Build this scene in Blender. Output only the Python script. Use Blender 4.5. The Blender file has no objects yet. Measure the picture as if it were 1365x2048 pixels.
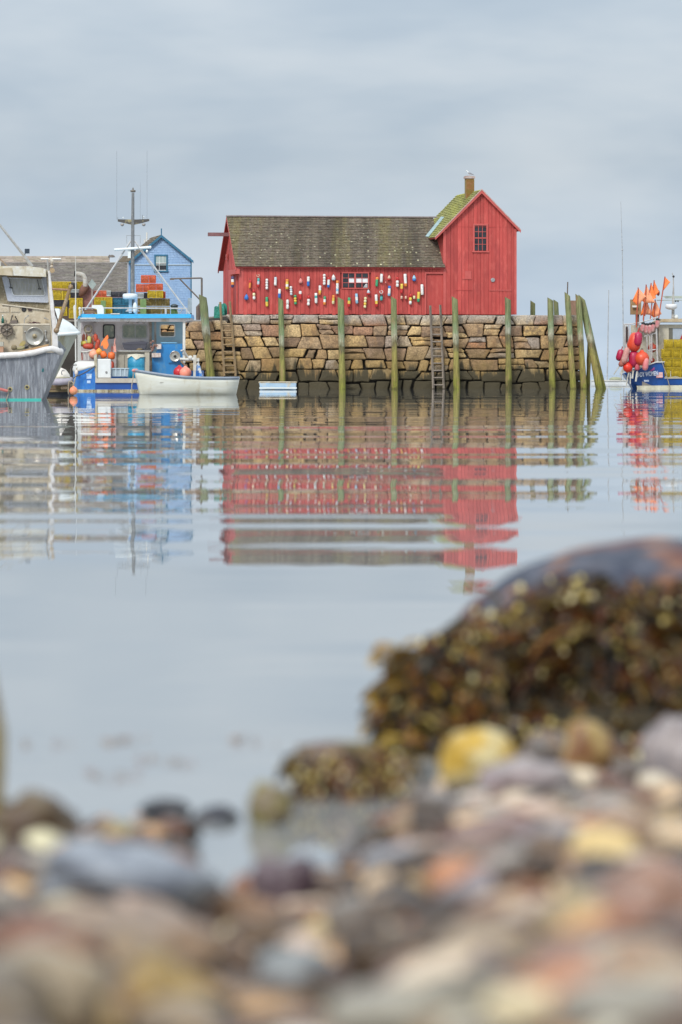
import bpy, math, random
from mathutils import Vector, Matrix, noise
R = math.radians
random.seed(11)
sc = bpy.context.scene
col = sc.collection
F = 8400.0            # focal length in photo pixels
CX, HY = 682.5, 750.0 # principal column, horizon row of the photograph

# ------------------------------------------------------------------ camera
cam_d = bpy.data.cameras.new('camera')
cam = bpy.data.objects.new('camera', cam_d); col.objects.link(cam)
cam.location = (0, 0, 1.0); cam.rotation_euler = (R(90), 0, 0)
cam_d.sensor_fit = 'VERTICAL'; cam_d.sensor_height = 36.0; cam_d.sensor_width = 24.0
cam_d.lens = F / 2048 * 36.0
cam_d.shift_y = -(1024 - HY) / 2048
cam_d.clip_start = 0.5; cam_d.clip_end = 60000
cam_d.dof.use_dof = True; cam_d.dof.focus_distance = 285.0; cam_d.dof.aperture_fstop = 3.4
sc.camera = cam

# ------------------------------------------------------------------ light
SUN_EL, SUN_AZ = R(42), R(205)       # azimuth clockwise from +Y (north): behind and left of the camera
w = bpy.data.worlds.new('World'); sc.world = w; w.use_nodes = True
nt = w.node_tree; nt.nodes.clear()
def N(t, typ, **kw):
    n = t.nodes.new(typ)
    for k, v in kw.items(): setattr(n, k, v)
    return n
def mixc(t, fac, a, b, blend='MIX'):
    n = N(t, 'ShaderNodeMix', data_type='RGBA', blend_type=blend)
    for sock, v in ((n.inputs[0], fac), (n.inputs[6], a), (n.inputs[7], b)):
        if isinstance(v, (int, float)): sock.default_value = v
        elif isinstance(v, tuple): sock.default_value = (*v[:3], 1)
        else: t.links.new(v, sock)
    return n.outputs[2]
def ramp(t, fac, stops):
    n = N(t, 'ShaderNodeValToRGB')
    e = n.color_ramp.elements
    while len(e) < len(stops): e.new(.5)
    for el, (p, c) in zip(e, stops):
        el.position = p
        el.color = (c, c, c, 1) if isinstance(c, (int, float)) else (*c[:3], 1)
    t.links.new(fac, n.inputs[0]); return n.outputs[0]
def mathn(t, op, a, b=None, clamp=False):
    n = N(t, 'ShaderNodeMath', operation=op, use_clamp=clamp)
    for i, v in enumerate((a, b)):
        if v is None: continue
        if isinstance(v, (int, float)): n.inputs[i].default_value = v
        else: t.links.new(v, n.inputs[i])
    return n.outputs[0]
def noisen(t, vec, scale, detail=3, rough=.5, out=0, dist=0.0):
    n = N(t, 'ShaderNodeTexNoise'); n.inputs['Scale'].default_value = scale
    n.inputs['Detail'].default_value = detail; n.inputs['Roughness'].default_value = rough
    n.inputs['Distortion'].default_value = dist
    if vec is not None: t.links.new(vec, n.inputs['Vector'])
    return n.outputs[out]
def mapn(t, vec, scale=(1, 1, 1), loc=(0, 0, 0), rot=(0, 0, 0)):
    n = N(t, 'ShaderNodeMapping'); n.inputs['Scale'].default_value = scale
    n.inputs['Location'].default_value = loc; n.inputs['Rotation'].default_value = rot
    t.links.new(vec, n.inputs['Vector']); return n.outputs[0]

sky = N(nt, 'ShaderNodeTexSky', sky_type='NISHITA', sun_disc=False)
sky.sun_elevation = SUN_EL; sky.sun_rotation = SUN_AZ
bg1 = N(nt, 'ShaderNodeBackground'); bg1.inputs[1].default_value = 0.06
nt.links.new(sky.outputs[0], bg1.inputs[0])
tc = N(nt, 'ShaderNodeTexCoord')
v1 = mapn(nt, tc.outputs['Generated'], (9, 9, 24), (3.1, 0, 4.7))
v2 = mapn(nt, tc.outputs['Generated'], (24, 24, 75), (1.3, 0, 1.7))
n1 = noisen(nt, v1, 1.0, 4, .5, dist=.3); n2 = noisen(nt, v2, 1.0, 3, .5)
nn = mathn(nt, 'ADD', mathn(nt, 'MULTIPLY', n1, .72), mathn(nt, 'MULTIPLY', n2, .28))
cl = ramp(nt, nn, [(.34, (.375, .455, .550)), (.46, (.415, .492, .580)), (.56, (.485, .552, .625)), (.68, (.555, .608, .665))])
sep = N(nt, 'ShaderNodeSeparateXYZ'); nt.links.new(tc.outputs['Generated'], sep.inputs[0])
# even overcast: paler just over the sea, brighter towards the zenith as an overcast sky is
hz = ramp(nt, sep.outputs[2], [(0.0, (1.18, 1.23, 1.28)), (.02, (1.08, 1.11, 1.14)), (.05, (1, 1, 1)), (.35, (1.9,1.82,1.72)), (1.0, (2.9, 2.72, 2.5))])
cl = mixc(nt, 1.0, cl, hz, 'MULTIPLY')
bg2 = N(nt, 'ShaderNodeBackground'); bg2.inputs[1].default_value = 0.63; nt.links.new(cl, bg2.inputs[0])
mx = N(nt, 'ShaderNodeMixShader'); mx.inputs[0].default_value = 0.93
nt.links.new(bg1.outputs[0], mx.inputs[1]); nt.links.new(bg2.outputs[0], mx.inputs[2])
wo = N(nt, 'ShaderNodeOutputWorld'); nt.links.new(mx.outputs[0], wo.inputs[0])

sd = bpy.data.lights.new('sun', 'SUN'); sd.energy = 1.5; sd.angle = R(16); sd.color = (1, .965, .91)
sun = bpy.data.objects.new('sun', sd); col.objects.link(sun)
dirv = Vector((math.sin(SUN_AZ) * math.cos(SUN_EL), math.cos(SUN_AZ) * math.cos(SUN_EL), math.sin(SUN_EL)))
sun.rotation_euler = (-dirv).to_track_quat('-Z', 'Y').to_euler()
sc.view_settings.view_transform = 'Standard'; sc.view_settings.look = 'None'
sc.view_settings.gamma = 1.0; sc.view_settings.use_curve_mapping = False
sc.view_settings.exposure = 0.80
sc.render.engine = 'CYCLES'
sc.cycles.max_bounces = 8; sc.cycles.transparent_max_bounces = 12
sc.cycles.use_denoising = True

# ------------------------------------------------------------------ helpers
def P(px, py, Y):
    return Vector(((px - CX) / F * Y, Y, 1.0 + (HY - py) / F * Y))
def X(px, Y): return (px - CX) / F * Y
def Z(py, Y): return 1.0 + (HY - py) / F * Y

class MB:
    def __init__(s): s.v = []; s.f = []; s.m = []; s.cur = 0; s.smooth = False; s.sm = []; s.c = []; s.colr = None
    def add(s, vs, fs):
        o = len(s.v); s.v += [Vector(q) for q in vs]
        if s.colr is not None: s.c += [s.colr] * len(vs)
        for f in fs: s.f.append([i + o for i in f]); s.m.append(s.cur); s.sm.append(s.smooth)
        return s
    def box(s, x0, x1, y0, y1, z0, z1):
        return s.add([(x0,y0,z0),(x1,y0,z0),(x1,y1,z0),(x0,y1,z0),(x0,y0,z1),(x1,y0,z1),(x1,y1,z1),(x0,y1,z1)],
                     [(0,3,2,1),(4,5,6,7),(0,1,5,4),(1,2,6,5),(2,3,7,6),(3,0,4,7)])
    def pb(s, x0, x1, y0, y1, Y, d=.1):   # a box whose front face covers photo columns x0..x1, rows y0..y1 at distance Y, d metres deep
        return s.box(X(x0, Y), X(x1, Y), Y, Y + d, Z(y1, Y), Z(y0, Y))
    def cbox(s, x0, x1, y0, y1, z0, z1, b):   # chamfered box
        vs = []; idx = {}
        for i, x in enumerate((x0, x1)):
            for j, y in enumerate((y0, y1)):
                for k, z in enumerate((z0, z1)):
                    for a in range(3):
                        q = [x, y, z]
                        for t in range(3):
                            if t != a: q[t] += b * (1 if (i, j, k)[t] == 0 else -1)
                        idx[(i,j,k,a)] = len(vs); vs.append(q)
        fs = []
        for a in range(3):
            o = [t for t in range(3) if t != a]
            for sd_ in (0, 1):
                ring = []
                for (p, q) in ((0,0),(1,0),(1,1),(0,1)):
                    c = [0,0,0]; c[a] = sd_; c[o[0]] = p; c[o[1]] = q; ring.append(idx[(*c, a)])
                fs.append(ring if (sd_ == 1) == (a != 1) else ring[::-1])
        for a in range(3):            # edges parallel to axis a
            o = [t for t in range(3) if t != a]
            for p in (0,1):
                for q in (0,1):
                    c0 = [0,0,0]; c0[o[0]] = p; c0[o[1]] = q; c1 = list(c0); c1[a] = 1
                    fs.append([idx[(*c0, o[0])], idx[(*c1, o[0])], idx[(*c1, o[1])], idx[(*c0, o[1])]])
        for i in (0,1):
            for j in (0,1):
                for k in (0,1): fs.append([idx[(i,j,k,0)], idx[(i,j,k,1)], idx[(i,j,k,2)]])
        return s.add(vs, fs)
    def tube(s, pts, r, n=6, cap=True):
        pts = [Vector(p) for p in pts]; m = len(pts)
        rs = r if isinstance(r, (list, tuple)) else [r] * m
        rings = []; up = None
        for i, p in enumerate(pts):
            d = (pts[min(i+1, m-1)] - pts[max(i-1, 0)]).normalized()
            if up is None: up = Vector((0,0,1)) if abs(d.z) < .9 else Vector((1,0,0))
            a = d.cross(up).normalized(); b = a.cross(d).normalized(); up = b
            rings.append([p + (a*math.cos(2*math.pi*k/n) + b*math.sin(2*math.pi*k/n))*rs[i] for k in range(n)])
        return s.loft(rings, True, cap)
    def loft(s, rings, closed=True, cap=True):
        n = len(rings[0]); vs = [q for r_ in rings for q in r_]; fs = []
        for i in range(len(rings)-1):
            for k in range(n if closed else n-1):
                a = i*n+k; b = i*n+(k+1) % n; fs.append((a, b, b+n, a+n))
        if cap and closed:
            fs.append(tuple(range(n))[::-1]); fs.append(tuple(range((len(rings)-1)*n, len(rings)*n)))
        return s.add(vs, fs)
    def lathe(s, prof, c=(0,0,0), n=12, axis=(0,0,1), sx=1.0, sy=1.0):
        ax = Vector(axis).normalized(); u = Vector((0,0,1)) if abs(ax.z) < .9 else Vector((1,0,0))
        a = ax.cross(u).normalized(); b = ax.cross(a); c = Vector(c)
        return s.loft([[c + ax*h + (a*math.cos(2*math.pi*k/n)*sx + b*math.sin(2*math.pi*k/n)*sy)*max(r, 1e-4) for k in range(n)] for r, h in prof])
    def prism(s, poly, o, a, b, d):      # polygon poly in plane axes a, b at origin o, extruded by vector d
        o, a, b, d = Vector(o), Vector(a), Vector(b), Vector(d)
        p0 = [o + a*x + b*y for x, y in poly]
        return s.loft([p0, [q + d for q in p0]])
    def pp(s, poly, Y, d=.1):            # photo-pixel polygon at distance Y, extruded d metres away
        return s.loft([[P(x, y, Y) for x, y in poly], [P(x, y, Y) + Vector((0, d, 0)) for x, y in poly]])
    def ball(s, c, r, n=10, sz=1.0, sx=1.0, sy=1.0):
        m = max(4, n*2//3)
        s.lathe([(r*math.sin(math.pi*i/m), -r*sz*math.cos(math.pi*i/m)) for i in range(m+1)], c, n, sx=sx, sy=sy); return s
    def build(s, name, mt, parent=None, smooth=None):
        me = bpy.data.meshes.new(name)
        off = ORG.get(parent.name, Vector()) if parent else Vector()
        me.from_pydata([tuple(q - off) for q in s.v], [], s.f)
        for m_ in (mt if isinstance(mt, (list, tuple)) else [mt]): me.materials.append(m_)
        me.polygons.foreach_set('material_index', s.m)
        if smooth is None: sm = s.sm
        else: sm = [smooth]*len(s.f)
        me.polygons.foreach_set('use_smooth', sm)
        if s.c and len(s.c) == len(s.v):
            at = me.color_attributes.new('Col', 'FLOAT_COLOR', 'POINT')
            at.data.foreach_set('color', [x for c in s.c for x in (*c, 1)])
        me.update()
        o = bpy.data.objects.new(name, me); col.objects.link(o)
        if parent: o.parent = parent; ORG[o.name] = off
        return o
ORG = {}
LAB = {}
def fixn(o):
    import bmesh
    b = bmesh.new(); b.from_mesh(o.data); bmesh.ops.recalc_face_normals(b, faces=b.faces); b.to_mesh(o.data); b.free(); return o
def tag(o, label=None, cat=None, group=None, kind=None):
    if label: o['label'] = label
    if cat: o['category'] = cat
    if group: o['group'] = group
    if kind: o['kind'] = kind
    return o
def thing(name, label, cat, loc=(0,0,0), group=None, rz=0.0):
    o = bpy.data.objects.new(name, None); col.objects.link(o); o.location = loc
    o.rotation_euler.z = rz; o.empty_display_size = .2
    ORG[o.name] = Vector(loc) if rz == 0 else Vector()
    return tag(o, label, cat, group)
def copy_thing(root, loc, label=None, rz=None, scale=None):
    r = root.copy(); col.objects.link(r); r.location = loc
    if label: r['label'] = label
    if rz is not None: r.rotation_euler.z = rz
    if scale is not None: r.scale = (scale,)*3 if isinstance(scale, (int, float)) else scale
    for ch in list(root.children):
        c = ch.copy(); col.objects.link(c); c.parent = r
        for g in list(ch.children):
            d = g.copy(); col.objects.link(d); d.parent = c
    return r

# ------------------------------------------------------------------ materials
MC = {}
def mat(name, c1, c2=None, rough=.6, scale=3.0, stretch=(1,1,1), c3=None, metal=0.0, bump=0.0, bscale=30.0, spec=.5,
        lo=.35, hi=.65, obj_rand=0.0, dirt=None, dirt_s=1.2, dirt_lo=.52, dirt_hi=.68, coord='Object', trans=0.0):
    if name in MC: return MC[name]
    m = bpy.data.materials.new(name); m.use_nodes = True; t = m.node_tree
    b = t.nodes['Principled BSDF']; MC[name] = m
    tcn = N(t, 'ShaderNodeTexCoord'); vec = tcn.outputs[coord]
    vs = mapn(t, vec, stretch)
    c = c1
    if c2 is not None:
        f = ramp(t, noisen(t, vs, scale, 5, .6), [(lo, 0.0), (hi, 1.0)])
        c = mixc(t, f, c1, c2)
    if c3 is not None:
        f = ramp(t, noisen(t, vs, scale*3.1, 4, .65), [(.5, 0.0), (.68, 1.0)])
        c = mixc(t, f, c, c3)
    if dirt is not None:
        f = ramp(t, noisen(t, mapn(t, vec, (1,1,.35)), dirt_s, 6, .65), [(dirt_lo, 0.0), (dirt_hi, 1.0)])
        c = mixc(t, f, c, dirt)
    if obj_rand:
        oi = N(t, 'ShaderNodeObjectInfo')
        hv = N(t, 'ShaderNodeHueSaturation')
        k = mathn(t, 'ADD', mathn(t, 'MULTIPLY', oi.outputs['Random'], 2*obj_rand), 1 - obj_rand)
        t.links.new(k, hv.inputs['Value'])
        if isinstance(c, tuple): hv.inputs['Color'].default_value = (*c, 1)
        else: t.links.new(c, hv.inputs['Color'])
        c = hv.outputs[0]
    if isinstance(c, tuple): b.inputs['Base Color'].default_value = (*c[:3], 1)
    else: t.links.new(c, b.inputs['Base Color'])
    b.inputs['Roughness'].default_value = rough; b.inputs['Metallic'].default_value = metal
    b.inputs['Specular IOR Level'].default_value = spec
    if trans: b.inputs['Transmission Weight'].default_value = trans
    if bump:
        bn = N(t, 'ShaderNodeBump'); bn.inputs['Strength'].default_value = bump; bn.inputs['Distance'].default_value = .02
        t.links.new(noisen(t, vs, bscale, 4, .6), bn.inputs['Height']); t.links.new(bn.outputs[0], b.inputs['Normal'])
    return m
# ------------------------------------------------------------------ the ground: beach, shore and sea bed in one sheet
def smooth(a, b, x):
    t = max(0.0, min(1.0, (x-a)/(b-a))); return t*t*(3-2*t)
def shore(x):
    s = 9.25 + 1.25*smooth(.05, .40, x) - 1.3*smooth(-.36, -.24, x)*(1-smooth(.0, .12, x)) + .12*math.sin(x*5.3+1)
    return s + .5*smooth(-.55, -1.2, x)
def ground(x, y):
    s = shore(max(-3, min(3, x)))
    d = s - y
    g = .055*d if d > -6 else -.33 + .03*(d+6)
    if d < 0: g = d*.03 if d > -12 else -.36 + .05*(d+12)
    g = max(g, -4.0)
    if y < 4: g = min(g, .055*(s-4) + .03*(4-y))
    if abs(x) < 6 and 1 < y < 16:
        g += (.012 if y > 7 else .03)*noise.noise(Vector((x*3.1, y*3.1, .3))) + .008*noise.noise(Vector((x*9, y*9, 2.3)))
    g = min(g, .8)
    return g
xs = [-9000,-3000,-1000,-300,-100,-40,-20,-10,-6] + [-4+.5*i for i in range(2)] + [-3+.06*i for i in range(101)] + [3.5,4,6,10,20,40,100,300,1000,3000,9000]
ys = [-60,-30,-15,-8,-3,0,1.5,2.5] + [3.2+.07*i for i in range(141)] + [13.5,14.5,16,20,26,34,50,80,140,240,400,900,3000,9000,24000]
g = MB()
vs = [(x, y, ground(x, y)) for y in ys for x in xs]; nx = len(xs)
g.add(vs, [(j*nx+i, j*nx+i+1, (j+1)*nx+i+1, (j+1)*nx+i) for j in range(len(ys)-1) for i in range(nx-1)])
ground_m = mat('beach_sand', (.075,.05,.03), (.03,.022,.015), .5, 9, c3=(.13,.09,.055), bump=.6, bscale=60)
o = g.build('beach_ground', ground_m, smooth=True)
tag(o, kind='structure')

# ------------------------------------------------------------------ water: one still sheet with real facet slopes
wm = bpy.data.materials.new('harbour_water'); wm.use_nodes = True; t = wm.node_tree; t.nodes.clear()
geo = N(t, 'ShaderNodeNewGeometry')
def slope(scale, amp, det, loc, st=(1,1,1)):
    v = mapn(t, geo.outputs['Position'], st, loc)
    cn = noisen(t, v, scale, det, .5, 1)
    s1 = N(t, 'ShaderNodeVectorMath', operation='SUBTRACT'); t.links.new(cn, s1.inputs[0]); s1.inputs[1].default_value = (.5,.5,.5)
    s2 = N(t, 'ShaderNodeVectorMath', operation='MULTIPLY'); t.links.new(s1.outputs[0], s2.inputs[0]); s2.inputs[1].default_value = (amp*.7, amp, 0)
    return s2.outputs[0]
def vadd(a, b):
    n = N(t, 'ShaderNodeVectorMath', operation='ADD'); t.links.new(a, n.inputs[0])
    if isinstance(b, tuple): n.inputs[1].default_value = b
    else: t.links.new(b, n.inputs[1])
    return n.outputs[0]
sp = N(t, 'ShaderNodeSeparateXYZ'); t.links.new(geo.outputs['Position'], sp.inputs[0])
mr = N(t, 'ShaderNodeMapRange'); t.links.new(sp.outputs[1], mr.inputs[0])   # the lee of the wharf is calmer than mid-harbour
mr.inputs[1].default_value = 28; mr.inputs[2].default_value = 115; mr.inputs[3].default_value = 1.35; mr.inputs[4].default_value = .42
patch = ramp(t, noisen(t, geo.outputs['Position'], .06, 2, .5), [(.38, .45), (.62, 1.35)])
wamp = mathn(t, 'MULTIPLY', mr.outputs[0], patch)
sl = vadd(slope(.42, .037, 1.6, (3,7,1), (.17,1,1)), slope(1.7, .010, 1.0, (9,2,5), (.10,1,1)))
sl = vadd(sl, slope(.13, .014, 0, (5,1,3), (.30,1,1)))
sl = vadd(sl, slope(7.0, .0022, 2, (4,1,8), (.6,1,1)))
sc_ = N(t, 'ShaderNodeVectorMath', operation='SCALE'); t.links.new(sl, sc_.inputs[0]); t.links.new(wamp, sc_.inputs[3])
nm = N(t, 'ShaderNodeVectorMath', operation='NORMALIZE'); t.links.new(vadd(sc_.outputs[0], (0,0,1)), nm.inputs[0])
fr = N(t, 'ShaderNodeFresnel'); fr.inputs[0].default_value = 1.33; t.links.new(nm.outputs[0], fr.inputs[1])
gl = N(t, 'ShaderNodeBsdfGlossy'); gl.inputs['Roughness'].default_value = 0.0; gl.inputs['Color'].default_value = (.97,.975,.98,1)
t.links.new(nm.outputs[0], gl.inputs['Normal'])
tr = N(t, 'ShaderNodeBsdfTransparent'); tr.inputs[0].default_value = (.62,.70,.66,1)
df = N(t, 'ShaderNodeBsdfDiffuse'); df.inputs[0].default_value = (.37,.385,.385,1)
m1 = N(t, 'ShaderNodeMixShader'); m1.inputs[0].default_value = .62
t.links.new(tr.outputs[0], m1.inputs[1]); t.links.new(df.outputs[0], m1.inputs[2])
m2 = N(t, 'ShaderNodeMixShader'); t.links.new(fr.outputs[0], m2.inputs[0]); t.links.new(m1.outputs[0], m2.inputs[1]); t.links.new(gl.outputs[0], m2.inputs[2])
ou = N(t, 'ShaderNodeOutputMaterial'); t.links.new(m2.outputs[0], ou.inputs[0])
g = MB(); g.add([(-9000,1.5,0),(9000,1.5,0),(9000,24000,0),(-9000,24000,0)], [(0,1,2,3)])
tag(g.build('harbour_water', wm), kind='structure')

# ------------------------------------------------------------------ the wharf frame (rotated 9 degrees to the view)
CA, SA = math.cos(R(9)), math.sin(R(9))
OX, OY = X(480, 297.0), 297.0
def H(u, v, z): return Vector((OX + u*CA - v*SA, OY + u*SA + v*CA, z))
def U(px, v=0.0):
    k = (px-CX)/F; return (k*(OY+v*CA) - OX + v*SA)/(CA - k*SA)
def HZ(py, u, v=0.0): return 1.0 + (HY-py)/F*(OY + u*SA + v*CA)
def hbox(mb, u0, u1, v0, v1, z0, z1):
    c = [H(u,v,z) for z in (z0,z1) for (u,v) in ((u0,v0),(u1,v0),(u1,v1),(u0,v1))]
    return mb.add(c, [(0,3,2,1),(4,5,6,7),(0,1,5,4),(1,2,6,5),(2,3,7,6),(3,0,4,7)])

# granite
gm = bpy.data.materials.new('wharf_granite'); gm.use_nodes = True; t = gm.node_tree; b = t.nodes['Principled BSDF']
geo = N(t, 'ShaderNodeNewGeometry'); oi = N(t, 'ShaderNodeObjectInfo'); pos = geo.outputs['Position']
sp = N(t, 'ShaderNodeSeparateXYZ'); t.links.new(pos, sp.inputs[0])
base = ramp(t, oi.outputs['Random'], [(0,(.42,.26,.13)),(.12,(.62,.41,.17)),(.26,(.27,.17,.11)),(.40,(.52,.33,.14)),(.52,(.42,.20,.10)),(.62,(.38,.31,.25)),(.74,(.66,.46,.22)),(.86,(.32,.21,.14)),(1,(.56,.35,.13))])
fine = ramp(t, noisen(t, pos, 9, 6, .7), [(.3,.35),(.7,1.38)])
col_ = mixc(t, 1.0, base, fine, 'MULTIPLY')
blot = ramp(t, noisen(t, pos, 1.6, 5, .65), [(.48,0.0),(.64,.75)])
col_ = mixc(t, blot, col_, (.13,.085,.055))
rust = ramp(t, noisen(t, mapn(t, pos, (1,1,.4),(5,3,1)), 1.1, 4, .6), [(.55,0.0),(.7,.5)])
col_ = mixc(t, rust, col_, (.36,.20,.08))
wz = mathn(t, 'ADD', sp.outputs[2], mathn(t, 'MULTIPLY', mathn(t, 'SUBTRACT', noisen(t, pos, .9, 4, .6), .5), 1.1))
top = ramp(t, mathn(t, 'DIVIDE', wz, 6.0), [(.74, 0.0), (.86, .72)])
col_ = mixc(t, top, col_, mixc(t, 1.0, (.43,.40,.36), fine, 'MULTIPLY'))
tide = ramp(t, mathn(t, 'DIVIDE', wz, 6.0), [(.0,1.0),(.25,.80),(.42,.50),(.54,0.0)])
tn = mathn(t, 'MULTIPLY', tide, ramp(t, noisen(t, mapn(t, pos, (.35,.35,.12),(0,0,2)), 1.0, 3, .5), [(.30,.35),(.60,1.0)]))
col_ = mixc(t, tn, col_, mixc(t, noisen(t, pos, 2.0, 4, .6), (.10,.066,.024), (.27,.18,.055)))
# black-brown rockweed skirts close to the water, in hanging tongues
wk = mathn(t, 'ADD', sp.outputs[2], mathn(t, 'MULTIPLY', mathn(t, 'SUBTRACT', noisen(t, mapn(t, pos, (1,1,.12),(7,0,0)), 1.5, 4, .7), .5), 4.2))
wf = ramp(t, mathn(t, 'DIVIDE', wk, 3.0), [(.38,.93),(.52,0.0)])
col_ = mixc(t, wf, col_, (.045,.038,.020))
t.links.new(col_, b.inputs['Base Color']); b.inputs['Roughness'].default_value = .85
bn = N(t, 'ShaderNodeBump'); bn.inputs['Strength'].default_value = .8; bn.inputs['Distance'].default_value = .06
t.links.new(noisen(t, pos, 5, 7, .7), bn.inputs['Height']); t.links.new(bn.outputs[0], b.inputs['Normal'])

wharf = thing('stone_wharf', 'long granite block wharf under the red shack, dark weed along its waterline', 'wharf', tuple(H(0,0,0)))
VW = -.55                                   # face of the wharf, just in front of the shack wall
rub = mat('wharf_core_rubble', (.05,.042,.033), (.028,.024,.02), .95, 1.2)
U0, U1 = U(-40, VW), U(1166, VW)
ZL, ZR = HZ(640, U(400, VW), VW), HZ(629.6, U(900, VW), VW)
ustep = U(458, VW)
cr = MB(); hbox(cr, U0, ustep, VW+.42, 22, -2, ZL-.12); hbox(cr, ustep+.005, U1-.25, VW+.42, 11, -2, ZR-.14)
cr.build('core', rub, wharf)
dk = MB(); hbox(dk, U0, ustep-.02, VW+.5, 21.9, ZL-.118, ZL-.02); hbox(dk, ustep+.03, U1-.3, VW+.5, 10.9, ZR-.138, ZR-.03)
dk.build('deck', mat('wharf_deck_gravel', (.3,.27,.23), (.2,.18,.15), .95, 4, bump=.5), wharf)
rnd = random.Random(5)
def stone(poly, vb, vf, name='stone', par=wharf, flat=False):
    # poly: ring in (u, z); rounded block face with its own bulge
    cu = sum(p[0] for p in poly)/len(poly); cz = sum(p[1] for p in poly)/len(poly)
    m = MB(); n = len(poly)
    pr = []
    for p in poly:
        d = math.hypot(p[0]-cu, p[1]-cz); k = max(0, 1-.075/d); pr.append((cu+(p[0]-cu)*k, cz+(p[1]-cz)*k))
    tl, ts = rnd.uniform(-.05,.05), rnd.uniform(-.05,.05)
    r0 = [H(p[0], vb, p[1]) for p in poly]
    r1 = [H(p[0], vf+.07, p[1]) for p in poly]
    r2 = [H(p[0], vf + tl*(p[0]-cu) + ts*(p[1]-cz) + rnd.uniform(-.012,.012), p[1]) for p in pr]
    m.loft([r0, r1, r2], True, False); m.add(r2 + [H(cu, vf-.035, cz)], [(i, (i+1) % n, n) for i in range(n)])
    return m.build(name, gm, par)
def ringof(x0, x1, x2, x3, z0, z1, j=.045, c=.045):
    # bottom-left x0, bottom-right x1, top-right x2, top-left x3
    r = rnd.uniform
    return [(x0+c, z0+r(-j,j)*.6), ((x0+x1)/2, z0+r(-j,j)*.8), (x1-c, z0+r(-j,j)*.6), (x1, z0+c+r(0,j)), ((x1+x2)/2+r(-j,j), (z0+z1)/2),
            (x2, z1-c-r(0,j)), (x2-c, z1+r(-j,j)*.6), ((x2+x3)/2, z1+r(-j,j)*.8), (x3+c, z1+r(-j,j)*.6), (x3, z1-c-r(0,j)), ((x0+x3)/2+r(-j,j), (z0+z1)/2), (x0, z0+c+r(0,j))]
frac = [-.09, .105, .255, .40, .555, .71, .86, 1.0]
def bz(k, u):
    zt = ZL if u < ustep else ZR
    f = frac[k]
    if k in (0, len(frac)-1): return f*zt
    return (f + .016*math.sin(u*.45+k*2.1) + .012*math.sin(u*1.13+k*1.3))*zt
nst = 0
for k in range(len(frac)-1):
    u = U0 + 8.4 - rnd.uniform(0, .6); off = rnd.uniform(-.12, .12)
    while u < U1 - .15:
        L = rnd.choice([rnd.uniform(.75,1.05), rnd.uniform(1.0,1.6), rnd.uniform(1.2,2.0)])
        if k == len(frac)-2: L = rnd.uniform(1.1, 2.1)
        if k == len(frac)-2 and u < ustep < u+L: L = ustep-u
        e = min(u+L, U1)
        if U1 - e < .5: e = U1
        off2 = rnd.uniform(-.2, .2) if e < U1 else 0
        gp = rnd.choice([.02,.03,.045]) + (rnd.random() < .18)*rnd.uniform(.03,.10)
        um = (u+e)/2
        zb0, zt0 = bz(k, um) + rnd.uniform(.015,.045), bz(k+1, um) - rnd.uniform(.015,.045)
        zt0 -= (rnd.random() < .15)*rnd.uniform(.02,.09)
        vf = VW - rnd.uniform(0,.10)
        if zt0 - zb0 > .6 and e-u > .8 and rnd.random() < .22:
            zm = zb0 + (zt0-zb0)*rnd.uniform(.42,.62)
            stone(ringof(u+gp+off, e-gp+off2, e-gp, u+gp, zb0, zm-.02), VW+.5, vf)
            stone(ringof(u+gp, e-gp, e-gp-off2, u+gp-off, zm+.02, zt0), VW+.5, vf-rnd.uniform(-.05,.05)); nst += 2
        else:
            stone(ringof(u+gp+off, e-gp+off2, e-gp-off2, u+gp-off, zb0, zt0), VW+.5, vf); nst += 1
        # chinking stones wedged in the wider joints
        u = e; off = off2
# end face (towards the harbour mouth)
for k in range(len(frac)-1):
    v = VW+.55
    while v < 10.5:
        L = rnd.uniform(.9,1.7); e = min(v+L, 10.9)
        pz0, pz1 = bz(k, U1)+.02, bz(k+1, U1)-.02
        m = MB(); q = [H(U1+s, vv, z) for s in (-.3, -.02) for (vv, z) in ((v+.03,pz0),(e-.03,pz0+rnd.uniform(-.03,.03)),(e-.03,pz1),(v+.03,pz1+rnd.uniform(-.02,.02)))]
        m.add(q, [(0,1,2,3),(7,6,5,4),(0,4,5,1),(1,5,6,2),(2,6,7,3),(3,7,4,0)])
        if nst < 296: m.build('stone', gm, wharf); nst += 1
        v = e
print('stones', nst)

# ------------------------------------------------------------------ pilings
pm = bpy.data.materials.new('piling_wood'); pm.use_nodes = True; t = pm.node_tree; b = t.nodes['Principled BSDF']
geo = N(t, 'ShaderNodeNewGeometry'); pos = geo.outputs['Position']; sp = N(t, 'ShaderNodeSeparateXYZ'); t.links.new(pos, sp.inputs[0])
oi = N(t, 'ShaderNodeObjectInfo')
zz_ = mathn(t, 'DIVIDE', mathn(t, 'ADD', mathn(t, 'ADD', sp.outputs[2], mathn(t, 'MULTIPLY', mathn(t, 'SUBTRACT', oi.outputs['Random'], .5), .9)), mathn(t, 'MULTIPLY', mathn(t, 'SUBTRACT', noisen(t, pos, 2.2, 4, .6), .5), 1.6)), 7.0)
c = ramp(t, zz_, [(0,(.10,.09,.025)),(.06,(.21,.21,.04)),(.22,(.25,.21,.07)),(.38,(.28,.25,.08)),(.47,(.15,.13,.07)),(.54,(.38,.37,.28)),(.62,(.23,.29,.17)),(.72,(.19,.22,.10)),(.95,(.21,.22,.11))])
c = mixc(t, 1.0, c, ramp(t, oi.outputs['Random'], [(0,(.78,.80,.82)),(.5,(1.05,1.0,.92)),(1,(.92,.98,.88))]), 'MULTIPLY')
gr = ramp(t, noisen(t, mapn(t, pos, (7,7,.5)), 2.2, 5, .7), [(.3,.40),(.5,.95),(.7,1.45)])
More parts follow.
